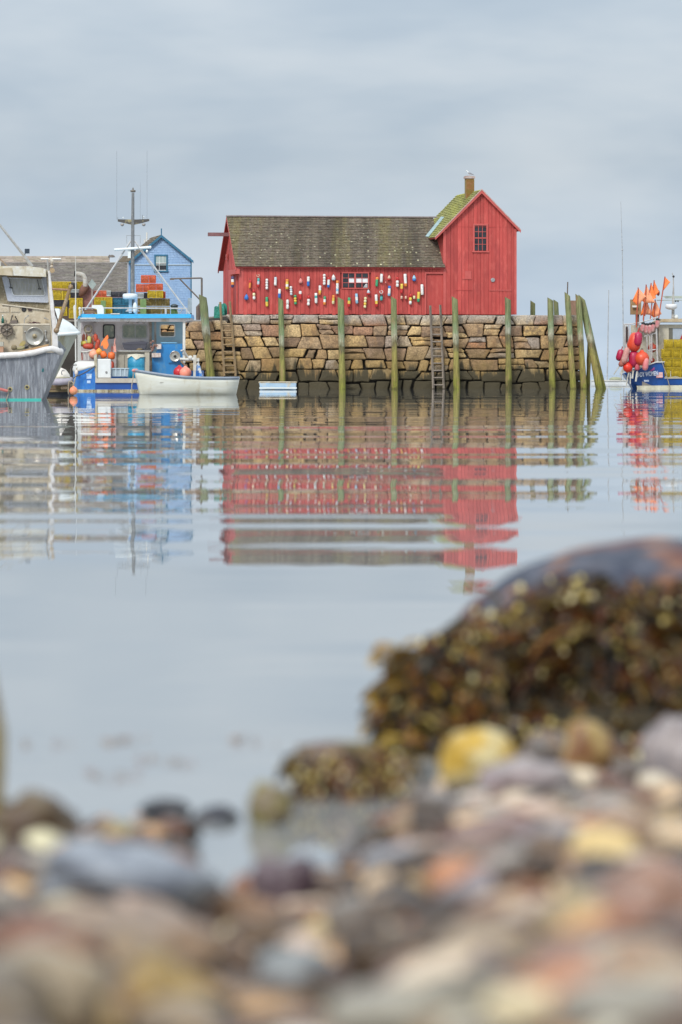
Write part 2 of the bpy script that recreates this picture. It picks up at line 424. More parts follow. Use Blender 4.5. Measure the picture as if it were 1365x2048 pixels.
c = mixc(t, 1.0, c, gr, 'MULTIPLY')
rs = ramp(t, noisen(t, mapn(t, pos, (2,2,.6),(4,4,4)), 1.5, 3, .6), [(.56,0.0),(.68,.6)])
c = mixc(t, rs, c, (.30,.19,.10))
t.links.new(c, b.inputs['Base Color']); b.inputs['Roughness'].default_value = .9
bn = N(t, 'ShaderNodeBump'); bn.inputs['Strength'].default_value = .7; bn.inputs['Distance'].default_value = .04
t.links.new(noisen(t, mapn(t, pos, (6,6,.6)), 3, 5, .7), bn.inputs['Height']); t.links.new(bn.outputs[0], b.inputs['Normal'])
endg = mat('piling_end_grain', (.36,.36,.33), (.2,.2,.17), .9, 8)
def piling(x0, y0, x1, y1, wpx, v, label, group, ztop_cut=.12):
    # from the foot (x1, y1) in the photo to the head (x0, y0); stands at depth v of the wharf frame
    u1 = U(x1, v); u0 = U(x0, v); Yb = OY + u1*SA + v*CA
    foot = H(u1, v, -1.2); zt = HZ(y0, u0, v); k = (zt+1.2)/(zt - 0.0)
    head = H(u0, v, zt); base = H(u1 - (u0-u1)*(1.2/zt), v, -1.2)
    r = wpx/2*Yb/F
    m = MB(); n = 12; rings = []
    rr = random.Random(int(x0*7+y0)); S = 9
    for i in range(S+1):
        f = i/S; p = base.lerp(head, f); cut = ztop_cut if i == S else 0
        rk = r*(1.04 - .1*f) * (1 + (-.12 if .42 < f < .6 else 0)*1.0)
        rings.append([p + Vector((math.cos(2*math.pi*j/n)*rk*(1+rr.uniform(-.05,.05)), math.sin(2*math.pi*j/n)*rk*(1+rr.uniform(-.05,.05)), cut*math.cos(2*math.pi*j/n)*-1)) for j in range(n)])
    m.loft(rings, True, False)
    m.cur = 1; m.add(rings[-1], [tuple(range(n))])
    o = m.build('piling', [pm, endg]); o.data.polygons.foreach_set('use_smooth', [True]*(len(m.f)-1)+[False])
    return tag(o, label, 'piling', group)
G1 = 'timber pilings along the wharf face'
piling(406,592,424,756,17,-1.35,'thick leaning green piling just left of the first ladder, rust-brown head',G1)
piling(562,598,566,776,11.5,-1.2,'slim pale piling rising above the small pale-blue skiff',G1)
piling(682,597,685,777,13.5,-1.2,'green piling standing just below the shack\'s small window',G1)
piling(788,596,790,778,12.5,-1.2,'green piling with bright lime waterline between window and second ladder',G1)
piling(910,596,914,778,13,-1.2,'green piling in front of the tall gable, just right of the second ladder',G1)
piling(1016,597,1018,778,12.5,-1.2,'green piling crossing the right corner of the tall red gable',G1)
piling(1101,598,1105,777,12.5,-1.2,'green piling at the wharf face, sky behind its head, first right of the red shack',G1)
piling(1135,588,1147,777,12,-1.3,'tallest green piling, with a thin rod behind its head, near the wharf end',G1,.16)
piling(1157,592,1168,777,12.5,-1.0,'upright green piling at the very corner of the wharf, beside the leaning pair',G1,.16)
piling(1164,595,1199,777,14,-.6,'front one of the two pilings leaning out over open water at the wharf end',G1,.2)
piling(1166,600,1208,775,10,1.5,'rear one of the two leaning pilings, slimmer, farthest out over the water',G1,.2)
piling(1180,676,1176,776,9,.6,'short dark brown piling tucked behind the wharf corner pilings',G1,.1)
piling(1066,604,1066,776,10.5,11.5,'short green piling head showing above the wharf behind, close right of the shack','piling heads behind the wharf')
piling(1112,602,1122,776,10.5,11.5,'tilted green piling head showing above the wharf behind, between two front pilings','piling heads behind the wharf')
o = MB(); u = U(1147, 5); hbox(o, u-.28, u+.28, 5, 5.5, ZR-.1, HZ(601, u, 5)); tag(o.build('post', mat('brown_post', (.30,.18,.12),(.2,.12,.08),.85,6,(4,4,.5))), 'square brown timber post on the wharf behind the tallest piling', 'post')
o = MB(); o.tube([H(U(1134,6),6,ZR-.05), H(U(1136,6),6,HZ(564,U(1136,6),6))], .05, 6); tag(o.build('rod', mat('dark_iron', (.09,.09,.09),(.16,.12,.09),.6,5)), 'thin dark upright rod rising behind the tallest piling head', 'rod')

# ladders
lw = mat('ladder_wood', (.36,.25,.13), (.20,.15,.10), .85, 3, (3,3,.4), c3=(.30,.17,.06), dirt=(.07,.06,.04))
lw2 = mat('ladder_wood_grey', (.30,.25,.20), (.16,.13,.11), .85, 3, (3,3,.4), dirt=(.07,.06,.04))
def ladder(xa0, xa1, xb0, xb1, yt, yb, nr, v, m_, label):
    ua, ub, ua1, ub1 = U(xa0,v), U(xb0,v), U(xa1,v), U(xb1,v)
    th = thing('ladder', label, 'ladder', tuple(H(ua1, v, 0)))
    zt, zb = HZ(yt, ua, v), HZ(yb, ua1, v)
    r1 = MB(); r1.tube([H(ua1,v,zb), H(ua,v,zt)], .085, 4); r1.build('rail', m_, th)
    r1 = MB(); r1.tube([H(ub1,v,zb), H(ub,v,zt+.05)], .085, 4); r1.build('rail', m_, th)
    z0 = zb + .25; z1 = zt - 1.55
    for i in range(nr):
        z = z0 + (z1-z0)*i/(nr-1); f = (z-zb)/(zt-zb)
        q = MB(); a_ = H(ua1+(ua-ua1)*f, v-.02, z); b_ = H(ub1+(ub-ub1)*f, v-.02, z)
        q.tube([a_, b_], .055, 4); q.build('rung', m_, th)
ladder(441,449,460,472,604,752,8,-.85,lw,'brown wooden ladder beside the leaning piling at the left of the red shack')
ladder(861,867,881,888,611,777,9,-.85,lw2,'weathered grey wooden ladder below the plain door of the shack')
# ------------------------------------------------------------------ the red shack
red = mat('red_board_paint', (.48,.076,.066), (.41,.064,.056), .62, 1.1, (1,1,.35), c3=(.53,.105,.088), obj_rand=.13, bump=.25, bscale=14, spec=.25, dirt=(.37,.06,.055), dirt_s=1.1)
redt = mat('red_trim_paint', (.52,.10,.085), (.45,.075,.065), .6, 2, bump=.1)
redd = mat('red_dark_paint', (.34,.045,.042), (.28,.04,.035), .7, 2)
dark = mat('dark_interior', (.018,.016,.015), None, .9)
glass_dark = mat('window_glass_dark', (.035,.038,.045), (.012,.012,.016), .08, 2.5, spec=.6)
paper = mat('white_paper', (.78,.80,.80), (.66,.69,.70), .7, 4)
def shingle_mat(name, c1, c2, c3, mossc, streak=True, lichen=True):
    m = bpy.data.materials.new(name); m.use_nodes = True; t = m.node_tree; b = t.nodes['Principled BSDF']
    tcn = N(t, 'ShaderNodeTexCoord'); ob = tcn.outputs['Object']
    c = mixc(t, ramp(t, noisen(t, mapn(t, ob, (1,1,3)), 1.2, 6, .7), [(.3,0.0),(.7,1.0)]), c1, c2)
    c = mixc(t, ramp(t, noisen(t, ob, 5, 4, .7), [(.4,0.0),(.75,.8)]), c, c3)
    if streak:
        s = ramp(t, noisen(t, mapn(t, ob, (.95,.06,.05), (2,0,0)), 1.0, 3, .6), [(.50,0.0),(.62,.75)])
        s = mathn(t, 'MULTIPLY', s, ramp(t, noisen(t, ob, 2.2, 4, .7), [(.3,.35),(.6,1.0)]))
        c = mixc(t, s, c, mossc)
        s2 = ramp(t, noisen(t, mapn(t, ob, (.85,.05,.05), (7,1,0)), 1.0, 3, .6), [(.50,0.0),(.62,.55)]); c = mixc(t, s2, c, tuple(q*.55 for q in c2))
    if lichen:
        vo = N(t, 'ShaderNodeTexVoronoi', feature='F1'); t.links.new(ob, vo.inputs['Vector']); vo.inputs['Scale'].default_value = 2.6
        f = ramp(t, vo.outputs['Distance'], [(.0,1.0),(.16,1.0),(.21,0.0)])
        sx = N(t, 'ShaderNodeSeparateColor'); t.links.new(vo.outputs['Color'], sx.inputs[0])
        f = mathn(t, 'MULTIPLY', f, ramp(t, sx.outputs[0], [(.45,0.0),(.5,1.0)]))
        f = mathn(t, 'MULTIPLY', f, ramp(t, noisen(t, ob, .35, 2, .5), [(.36,.1),(.5,1.0)]))
        sz = N(t, 'ShaderNodeSeparateXYZ'); t.links.new(ob, sz.inputs[0]); f = mathn(t, 'MULTIPLY', f, ramp(t, mathn(t, 'DIVIDE', sz.outputs[2], 8.0), [(.42,1.0),(.85,.15)]))
        c = mixc(t, f, c, (.60,.57,.38))
    at = N(t, 'ShaderNodeAttribute'); at.attribute_name = 'Col'
    c = mixc(t, 1.0, c, at.outputs['Color'], 'MULTIPLY')
    t.links.new(c, b.inputs['Base Color']); b.inputs['Roughness'].default_value = .9
    bn = N(t, 'ShaderNodeBump'); bn.inputs['Strength'].default_value = .5; bn.inputs['Distance'].default_value = .03
    t.links.new(noisen(t, ob, 12, 4, .7), bn.inputs['Height']); t.links.new(bn.outputs[0], b.inputs['Normal'])
    return m
sh1 = shingle_mat('old_roof_shingles', (.135,.108,.075), (.085,.070,.052), (.21,.175,.13), (.165,.140,.060))
sh2 = shingle_mat('mossy_roof_shingles', (.27,.27,.055), (.21,.20,.06), (.33,.33,.16), (.36,.36,.05), True, False)
def shingles(par, name, mt, A, B, C, D, rows, wd, lift=.03, rs=1, tint=.16):
    # quad A (eave left) B (eave right) C (ridge right) D (ridge left), world points; courses of separate shingles
    rr = random.Random(rs); m = MB()
    n = (B-A).cross(D-A).normalized()
    if n.z < -.01 or (abs(n.z) <= .01 and n.y > 0): n = -n
    for r_ in range(rows):
        f0, f1 = r_/rows, min(1.0, (r_+1.12)/rows)
        a0, b0, a1, b1 = A.lerp(D,f0), B.lerp(C,f0), A.lerp(D,f1), B.lerp(C,f1)
        L = (b0-a0).length; x = -rr.uniform(0, wd)
        while x < L:
            x2 = min(L, x + wd*rr.uniform(.6,1.4)); x1 = max(0, x)
            if x2 - x1 > .02:
                g0, g1 = x1/L, (x2-.012)/L; lf = lift*rr.uniform(.7,1.5); dz = rr.uniform(0,.02)
                k = 1 + rr.uniform(-tint, tint); m.colr = (k, k*rr.uniform(.97,1.03), k*rr.uniform(.94,1.04))
                p = [a0.lerp(b0,g0)-(a1-a0)*dz, a0.lerp(b0,g1)-(a1-a0)*dz, a1.lerp(b1,g1), a1.lerp(b1,g0)]
                t_ = [p[0]+n*lf*1.6, p[1]+n*lf*1.6, p[2]+n*lf*.25, p[3]+n*lf*.25]
                m.add([*[q - n*.01 for q in p], *t_], [(4,5,6,7),(0,1,5,4),(1,2,6,5),(3,0,4,7)])
            x = x2
    return fixn(tag(m.build(name, mt, par), kind='stuff'))
def slab(par, name, mt, A, B, C, D, th=.12):
    n = (B-A).cross(D-A).normalized()
    if n.z < 0: n = -n
    m = MB(); m.colr = (1,1,1); m.loft([[q - n*th for q in (A,B,C,D)], [A,B,C,D]]); return fixn(m.build(name, mt, par))

house = thing('red_shack', 'weathered red fishing shack with long wing and tall gable, buoys hung on its wall', 'shack', tuple(H(0,0,5.3)))
HB = HZ(628, 0, 0)                     # base height
UW = U(888)                            # wing / gable joint
UT0, UT1 = U(887.5), U(1033)
D = 9.0
ze, zr = HZ(533, 0, -.3), HZ(433, 0, 4.5)
mw = (zr-ze)/4.8
def zw(v): return ze + mw*(v+.3) if v <= 4.5 else zr - mw*(v-4.5)
# core so that no light leaks through the joints between boards
kc = MB(); hbox(kc, .12, UW-.1, .10, D-.1, HB, zw(0)-.25)
q = [H(.14,.12,zw(.12)-.3), H(.14,4.5,zr-.3), H(.14,D-.12,zw(D-.12)-.3)]; q2 = [H(UW,.12,zw(.12)-.3), H(UW,4.5,zr-.3), H(UW,D-.12,zw(D-.12)-.3)]
kc.loft([q, q2]); kc.build('inner_wall', redd, house)
# front wing boards with window and door openings
wx0, wx1, wy0, wy1 = U(686), U(736.5), HZ(575, U(700)), HZ(546.5, U(700))
dx0, dx1, dy1 = U(852.5), U(888), HZ(547.5, U(870))
rr = random.Random(3); u = U(487); boards = 0
while u < UW - .02:
    e = min(u + rr.choice([.22,.27,.27,.31,.34]), UW)
    zt = zw(0) - .03
    def seg(z0, z1, name='board'):
        m = MB(); pv = rr.uniform(0,.022); hbox(m, u+.008, e-.008, -pv, .10, z0 + (rr.uniform(-.05,.03) if z0 < HB+.01 else 0), z1); m.build(name, red, house)
    um = (u+e)/2
    if wx0-.09 < um < wx1+.09: seg(HB, wy0-.09); seg(wy1+.05, zt)
    elif dx0 < um < dx1: seg(dy1, zt)
    else: seg(HB, zt)
    u = e
for (ux0, ux1) in ((U(478.5)+.0, U(487)),):
    m = MB(); hbox(m, ux0, ux1, -.04, .10, HB, zw(0)-.05); m.build('corner_board', redt, house)
m = MB(); hbox(m, 0.0, UW-.02, -.05, .0, zw(0)-.17, zw(0)-.05); m.build('eave_board', redd, house)
# door recess
m = MB(); hbox(m, dx0+.02, dx1-.02, .06, .11, HB+.02, dy1-.03); dr = m.build('door', red, house)
for k in range(1,4):
    m = MB(); uu_ = dx0 + (dx1-dx0)*k/4; hbox(m, uu_-.025, uu_+.025, .045, .062, HB+.05, dy1-.06); m.build('batten', red, dr)
m = MB(); hbox(m, dx0-.10, dx0+.01, -.05, .02, HB, dy1+.12); hbox(m, dx0-.10, dx1, -.055, .021, dy1+.0, dy1+.10); m.build('door_frame', redt, house)
# wing window: two sashes, 2 x 3 panes each, white paper behind
wf = MB(); hbox(wf, wx0-.07, wx1+.07, -.045, .05, wy1+.0, wy1+.07); hbox(wf, wx0-.1, wx1+.1, -.08, .05, wy0-.10, wy0-.02)
hbox(wf, wx0-.07, wx0, -.044, .05, wy0-.02, wy1); hbox(wf, wx1, wx1+.07, -.044, .05, wy0-.02, wy1); win = wf.build('window', redt, house)
um = (wx0+wx1)/2 - .02
m = MB(); hbox(m, um-.06, um+.06, -.03, .05, wy0-.02, wy1)
for s0, s1 in ((wx0, um-.06), (um+.06, wx1)):
    hbox(m, (s0+s1)/2-.02, (s0+s1)/2+.02, -.015, .03, wy0-.02, wy1)
    for k in (1,2): hbox(m, s0, s1, -.013, .031, wy0+(wy1-wy0)*k/3-.018, wy0+(wy1-wy0)*k/3+.018)
m.build('muntin', redt, win)
for s0, s1 in ((wx0, um-.06), (um+.06, wx1)):
    for i in range(2):
        for k in range(3):
            m = MB(); a_, b_ = s0+(s1-s0)*i/2, s0+(s1-s0)*(i+1)/2; hbox(m, a_+.012, b_-.012, .02, .035, wy0+(wy1-wy0)*k/3+.01, wy0+(wy1-wy0)*(k+1)/3-.01)
            lit = (k == 1 and not (i == 0 and s0 == wx0))
            p_ = m.build('pane', paper if lit else glass_dark, win)
            if lit: p_['label'] = 'pane backed by white paper'
m = MB(); p0 = wx1-.35; m.add([H(p0,.012,wy0), H(wx1-.03,.012,wy0), H(wx1-.05,.012,wy0+.28), H(p0+.2,.012,wy0+.26)], [(0,1,2,3)]); m.loft([[H(p0,.012,wy0),H(wx1-.03,.012,wy0),H(wx1-.05,.012,wy0+.28)],[H(p0,.018,wy0),H(wx1-.03,.018,wy0),H(wx1-.05,.018,wy0+.28)]]); m.build('paper_scrap', paper, win)
# left gable end of the wing
v = 0.0
while v < D-.02:
    e = min(v + rr.uniform(.27,.36), D); vm = (v+e)/2; m = MB()
    def vseg(z0, f):
        c = [H(-.0-rr.uniform(0,.015), vv, z) for vv, z in ((v+.008, z0),(e-.008, z0),(e-.008, f(e)),(v+.008, f(v)))]
        d_ = [q + H(.11,0,0) - H(0,0,0) for q in c]; m.loft([c, d_])
    f = lambda vv: zw(vv) - .06 if vv > 0 else zw(0)-.06
    vseg(HZ(549, 0, 2) if 1.35 < vm < 4.3 else HB, f); fixn(m.build('board', red, house)); v = e
zdt = HZ(549, 0, 2)
m = MB(); hbox(m, .04, .10, 1.4, 4.25, HB, zdt); m.build('door', redd, house)
m = MB(); hbox(m, -.12, .05, 3.9, 5.3, HB, zdt+.05); m.build('sliding_door', redt, house)
m = MB(); hbox(m, -.10, .02, 1.15, 1.36, HB, zdt); m.build('door_post', redt, house)
m = MB(); hbox(m, -.34, -.04, -.28, 3.6, zw(0)-.75, zw(0)-.40); m.build('hood_beam', redt, house)
m = MB(); hbox(m, -.16, -.02, 6.0, 6.5, zw(6)-1.9, zw(6)-1.5); m.build('bracket', redt, house)
# hoist beam sticking out under the ridge
m = MB(); zb = HZ(472, 0, 4.4); hbox(m, U(417,4.3), .3, 4.25, 4.6, zb-.02, zb+.24); m.build('hoist_beam', mat('maroon_beam', (.16,.07,.075),(.22,.11,.11),.7,3), house)
# rake boards
def rake(name, u0, v0, z0, v1, z1, mt, hgt=.22, w_=.07):
    m = MB(); c = [H(u0,v0,z0), H(u0,v1,z1), H(u0,v1,z1-hgt), H(u0,v0,z0-hgt)]; d_ = [q + H(w_,0,0) - H(0,0,0) for q in c]; m.loft([c,d_]); return fixn(m.build(name, mt, house))
RO = -.36
rake('rake_board', RO-.01, -.34, ze-.03, 4.5, zr-.02, redt); rake('rake_board', RO-.01, D+.34, ze-.03, 4.5, zr-.02, redd)
# wing roof, slightly kicked out at the eave
uR = UW + .05
A, B = H(RO,-.34,ze), H(uR,-.34,ze); C_, D_ = H(uR,4.5,zr), H(RO,4.5,zr)
rf = slab(house, 'roof', redd, A, B, C_, D_)
slab(house, 'roof', redd, H(RO,D+.34,ze), H(uR,D+.34,ze), C_, D_)
sg = shingles(house, 'roof_shingles', sh1, A, B, C_, D_, 31, .24, .028, 4)
shingles(house, 'roof_shingles', sh1, H(RO,D+.34,ze), H(uR,D+.34,ze), C_, D_, 31, .5, .028, 5)
m = MB(); hbox(m, RO-.02, uR+.3, 4.36, 4.66, zr+.0, zr+.085); m.build('ridge_cap', mat('ridge_wood', (.30,.26,.25),(.22,.17,.17),.8,3), house)

# tall gable house
UP = U(962.5); zp = HZ(379, UP, -.22)
uer, uel = U(1040.5), U(869.5)
mt_ = (zp - HZ(460, uer, -.22))/(uer-UP)
def zt_(u): return zp - mt_*abs(u-UP)
zel = zt_(uel)
kc = MB(); kc.loft([[H(UT0+.12,vv,HB), H(UT1-.12,vv,HB), H(UT1-.12,vv,zt_(UT1)-.3), H(UP,vv,zp-.35), H(UT0+.12,vv,zt_(UT0)-.3)] for vv in (.10, D-.1)]); fixn(kc.build('inner_wall', redd, house))
gx0, gx1, gy0, gy1 = U(949.5), U(973), HZ(501, U(960)), HZ(451, U(960))
u = UT0
m = MB(); hbox(m, UT0-.02, UT0+.17, -.05, .11, HB, zt_(UT0)-.18); m.build('corner_board', redt, house)
m = MB(); hbox(m, UT1-.15, UT1+.02, -.05, .11, HB, zt_(UT1)-.18); m.build('corner_board', redt, house)
u = UT0 + .17; battens = []
while u < UT1 - .16:
    e = min(u + rr.choice([.25,.30,.33,.38]), UT1-.15); um = (u+e)/2; pv = rr.uniform(0,.02)
    def gseg(z0, top=None):
        m = MB(); f = lambda x: (zt_(x) - .08) if top is None else top
        pk = [(u+.008, z0), (e-.008, z0), (e-.008, f(e))] + ([(UP, zp-.08)] if (u < UP < e and top is None) else []) + [(u+.008, f(u))]
        m.loft([[H(x,-pv,z) for x,z in pk],[H(x,.10,z) for x,z in pk]]); fixn(m.build('board', red, house))
    if gx0 < um < gx1: gseg(HB, gy0-.12); gseg(gy1+.08)
    else: gseg(HB)
    u = e
wf = MB(); W = .13
hbox(wf, gx0-W, gx1+W, -.06, .05, gy1, gy1+W); hbox(wf, gx0-W, gx0, -.055, .05, gy0-.03, gy1); hbox(wf, gx1, gx1+W, -.055, .05, gy0-.03, gy1); hbox(wf, gx0-.19, gx1+.19, -.10, .05, gy0-.13, gy0-.03)
gw = wf.build('window', redt, house)
m = MB(); 
for k in (1,2): hbox(m, gx0+(gx1-gx0)*k/3-.018, gx0+(gx1-gx0)*k/3+.018, -.015, .03, gy0-.03, gy1)
for k in (1,3): hbox(m, gx0, gx1, -.013, .031, gy0+(gy1-gy0)*k/4-.018, gy0+(gy1-gy0)*k/4+.018)
hbox(m, gx0, gx1, -.03, .032, (gy0+gy1)/2-.04, (gy0+gy1)/2+.04); m.build('muntin', redt, gw)
for i in range(3):
    for k in range(4):
        m = MB(); hbox(m, gx0+(gx1-gx0)*i/3+.01, gx0+(gx1-gx0)*(i+1)/3-.01, .02, .035, gy0+(gy1-gy0)*k/4+.01, gy0+(gy1-gy0)*(k+1)/4-.01); m.build('pane', glass_dark, gw)
# patches, vent and trim lines on the gable
def strip(x0, x1, y0, y1, nm, pv=.045, mt=redt, th=.03):
    m = MB(); uu_ = U((x0+x1)/2); hbox(m, U(x0), U(x1), -pv, -pv+th, HZ(y1,uu_), HZ(y0,uu_)); return m.build(nm, mt, house)
strip(930,943,543,557,'patch_board'); strip(924,943.5,557.2,558.6,'ledge',.06)
strip(978,1023,579.5,581.4,'ledge',.06); strip(910,945,579.6,580.6,'ledge',.05,red); strip(870+20,1030,453.5,454,'ledge',.03,red)
strip(930,943.5,541.8,543,'ledge',.05)
m = MB(); m.lathe([(.0,-.02),(.15,-.02),(.15,.05),(.11,.06),(.0,.06)], H(U(986),-.02,HZ(560,U(986))), 14, (SA,-CA,0)); m.build('vent', mat('grey_metal', (.32,.33,.34),(.2,.2,.2),.5,9), house)
# side wall above the wing
v = .0
while v < D-.02:
    e = min(v+.3, D); m = MB(); hbox(m, UT0-.02-rr.uniform(0,.012), UT0+.1, v+.006, e-.006, max(ze-.2, 0), zt_(UT0)-.12); m.build('board', red, house); v = e
# roof of the gable house
vf = -.26; vb = D+.2
for (ue, nm, rs_) in ((uel, 'l', 8), (uer, 'r', 9)):
    A, B = H(ue,vf,zt_(ue)), H(ue,vb,zt_(ue)); C_, D_ = H(UP,vb,zp), H(UP,vf,zp)
    slab(house, 'roof', redt, A, B, C_, D_, .14)
    shingles(house, 'roof_shingles', sh2, A, B, C_, D_, 22, .26, .03, rs_)
for s, ue in ((-1, uel), (1, uer)):
    m = MB(); p0, p1 = (ue, zt_(ue)), (UP, zp)
    c = [H(p0[0],vf-.05,p0[1]-.02), H(p1[0],vf-.05,p1[1]-.02), H(p1[0],vf-.05,p1[1]-.27), H(p0[0],vf-.05,p0[1]-.20)]
    m.loft([c, [q + H(0,.05,0) - H(0,0,0) for q in c]]); fixn(m.build('rake_board', redt, house))
    m = MB(); c = [H(p0[0]+s*.02,vf-.07,p0[1]+.03), H(p1[0],vf-.07,p1[1]+.05), H(p1[0],vf-.07,p1[1]-.04), H(p0[0]+s*.02,vf-.07,p0[1]-.06)]
    m.loft([c, [q + H(0,.12,0) - H(0,0,0) for q in c]]); fixn(m.build('rake_trim', mat('pale_trim', (.50,.34,.31),(.42,.22,.19),.7,3), house))
# valley flashing where the two roofs meet
def vz(z):   # v on the wing roof at height z
    return -.3 + (z-ze)/mw
fl = mat('lead_flashing', (.30,.42,.44),(.24,.32,.34),.4,3)
z0 = zel + .06; z1 = zr - .02
p = [H(UP-(zp-z0)/mt_-.02, vz(z0)-.05, z0+.05), H(UP-(zp-z1)/mt_, vz(z1)-.05, z1+.05)]
m = MB(); c = [p[0], p[1], p[1]+Vector((-.24,-.02,.03)), p[0]+Vector((-.24,-.02,.03))]; m.loft([c, [q + Vector((0,.0,.03)) for q in c]]); fixn(m.build('flashing', fl, house))
# chimney
ck = mat('chimney_brick', (.30,.115,.045), (.22,.15,.03), .85, 1.6, c3=(.34,.17,.08), bump=.4)
uc = U(939.5, 2.8); zc0 = zt_(uc)-1.0; zct = HZ(357, uc, 2.6)
ch = MB(); hbox(ch, uc-.29, uc+.29, 2.55, 3.15, zc0, zct); cho = ch.build('chimney', mat('mortar_lime', (.24,.15,.06),(.20,.16,.05),.9,3), house)
zb_ = zct - .07; row = 0
while zb_ > zc0 + .75:
    k = -.30 - (row % 2)*.11
    while k < .29:
        a_, b_ = max(-.305, k+.004), min(.305, k+.206)
        if b_-a_ > .03:
            m = MB(); hbox(m, uc+a_, uc+b_, 2.535, 2.56, zb_-.062, zb_); m.build('brick', ck, cho)
        k += .215
    zb_ -= .075; row += 1
m = MB(); hbox(m, uc-.36, uc+.36, 2.48, 3.22, zct+.002, zct+.12); hbox(m, uc-.33, uc+.33, 2.50, 3.2, zct+.12, zct+.19); m.build('chimney_cap', mat('chimney_cap', (.36,.22,.19),(.45,.40,.38),.85,4), house)
# gull
gl_ = thing('gull', 'grey and white gull perched on the shack\'s chimney', 'gull', tuple(H(uc, 2.8, zct+.19)), rz=0)
gp = H(uc-.02, 2.8, zct+.19)
gray = mat('gull_feathers', (.72,.72,.72), (.34,.36,.38), .7, 5, lo=.45, hi=.55)
m = MB(); m.smooth = True
spine = [(.29,.09,.012,.02),(.22,.12,.03,.035),(.12,.16,.062,.062),(.0,.20,.085,.085),(-.08,.25,.075,.082),(-.12,.30,.045,.055),(-.135,.34,.038,.04),(-.155,.375,.044,.044),(-.19,.375,.034,.034),(-.215,.368,.012,.012)]
m.loft([[gp + Vector((x, math.cos(2*math.pi*k/10)*ry, z + math.sin(2*math.pi*k/10)*rz_)) for k in range(10)] for x,z,ry,rz_ in spine])
bo = m.build('body', mat('gull_white', (.78,.78,.77),(.7,.7,.7),.6,5), gl_, True)
for s in (-1,1):
    m = MB(); m.smooth = True
    m.loft([[gp + Vector((x, s*(.07+d_*.01) + math.cos(2*math.pi*k/8)*.018, z + math.sin(2*math.pi*k/8)*h)) for k in range(8)] for x,z,h,d_ in ((-.09,.25,.02,0),(-.04,.235,.06,2),(.06,.20,.065,2),(.18,.15,.04,0),(.33,.085,.012,-4))]); m.build('wing', mat('gull_grey', (.30,.32,.35),(.22,.24,.27),.7,6), gl_, True)
    m = MB(); m.tube([gp+Vector((.01,s*.035,.13)), gp+Vector((.0,s*.035,0.0)), gp+Vector((-.04,s*.035,.004))], .008, 5); m.build('leg', mat('gull_leg', (.5,.32,.25),None,.6), gl_)
m = MB(); m.tube([gp+Vector((-.215,0,.37)), gp+Vector((-.262,0,.36))], [.012,.004], 6); m.build('beak', mat('beak_yellow', (.55,.4,.08),None,.5), gl_)

# ------------------------------------------------------------------ lobster buoys on the wall
PAL = dict(w=(.80,.79,.76), r=(.55,.03,.03), o=(.80,.27,.05), y=(.78,.55,.08), g=(.05,.35,.16), b=(.03,.17,.52), l=(.30,.55,.72), t=(.07,.40,.38),
           c=(.78,.72,.42), s=(.55,.62,.68), k=(.03,.03,.04), p=(.72,.25,.22), h=(.75,.48,.36), n=(.06,.05,.14))
BM = {k: mat('buoy_paint_'+k, v_, tuple(x*.75 for x in v_), .5, 9) for k, v_ in PAL.items()}
blk = mat('buoy_spindle', (.10,.07,.06), None, .8)
GB = 'painted lobster buoys hung on the shack wall'
def buoy(px, y0, y1, bands, label, kind='s', wpx=6.0, v=None, hook=False):
    v = -.16 if v is None else v; u = U(px, v); zt, zb = HZ(y0,u,v), HZ(y1,u,v); h = zt-zb; r = wpx/2/28.2
    c = H(u, v, zb); m = MB(); m.smooth = True
    tl_ = (rr.uniform(-.07,.07), 0, 1)
    keys = sorted(set(bands) | ({hook} if hook else set())); mats = [BM[k] for k in keys] + [blk]
    nb = len(bands)
    if kind == 's':
        for i, bnd in enumerate(bands):        # listed top to bottom
            m.cur = keys.index(bnd); a_, b_ = 1-(i+1)/nb, 1-i/nb
            e0 = .68 if i == nb-1 else .985; e1 = .74 if i == 0 else .985
            m.lathe([(0 if i == nb-1 else r*.985,a_*h),(r*e0,a_*h+.001),(r,a_*h+h/nb*.14),(r,b_*h-h/nb*.14),(r*e1,b_*h-.001),(0 if i == 0 else r*.985,b_*h)], c, 10, tl_)
        m.cur = len(keys); m.smooth = True
    elif kind == 'b':                          # beaded
        for i, bnd in enumerate(bands):
            m.cur = keys.index(bnd); a_, b_ = 1-(i+1)/nb, 1-i/nb
            m.lathe([(r*.5,a_*h),(r*.86,a_*h+h/nb*.12),(r,a_*h+h/nb*.4),(r,b_*h-h/nb*.35),(r*.82,b_*h-h/nb*.1),(r*.5,b_*h)], c, 10, tl_)
    else:                                      # teardrop
        m.cur = 0; prof = [(0,0),(r*.6,.02*h),(r*.95,.14*h),(r,.35*h),(r*.85,.6*h),(r*.5,.82*h),(r*.25,.96*h),(0,h)]
        if len(bands) > 1:
            m.cur = keys.index(bands[-1]); m.lathe(prof[:4]+[(0,.351*h)], c, 12, tl_); m.cur = keys.index(bands[0]); m.lathe([(0,.349*h)]+prof[3:], c, 12, tl_)
        else: m.lathe(prof, c, 12, tl_)
    m.cur = len(keys); m.tube([c+Vector((0,0,h-.02)), c+Vector((0,0,h+.07))], .02, 5); m.tube([c+Vector((0,0,-.05)), c+Vector((0,0,.02))], .02, 5)
    m.tube([c+Vector((0,0,h+.06)), H(u, -.03, zt+.10)], .012, 4)
    if hook:
        m.cur = keys.index(hook); m.tube([c+Vector((r*1.1*math.sin(a*.5), 0, h+.08-r*1.1*(math.cos(a*.5)-1)*.9)) for a in range(-5,7)], .025, 5)
    tag(m.build('buoy', mats), label, 'buoy', GB)
buoy(465.6,553,575,'nwon','navy, white and orange buoy hanging in the shack\'s left doorway','s',6,-.2)
buoy(500,560,576.6,'roo','plain orange-red stick buoy, highest at the far left of the wall','s',4.6)
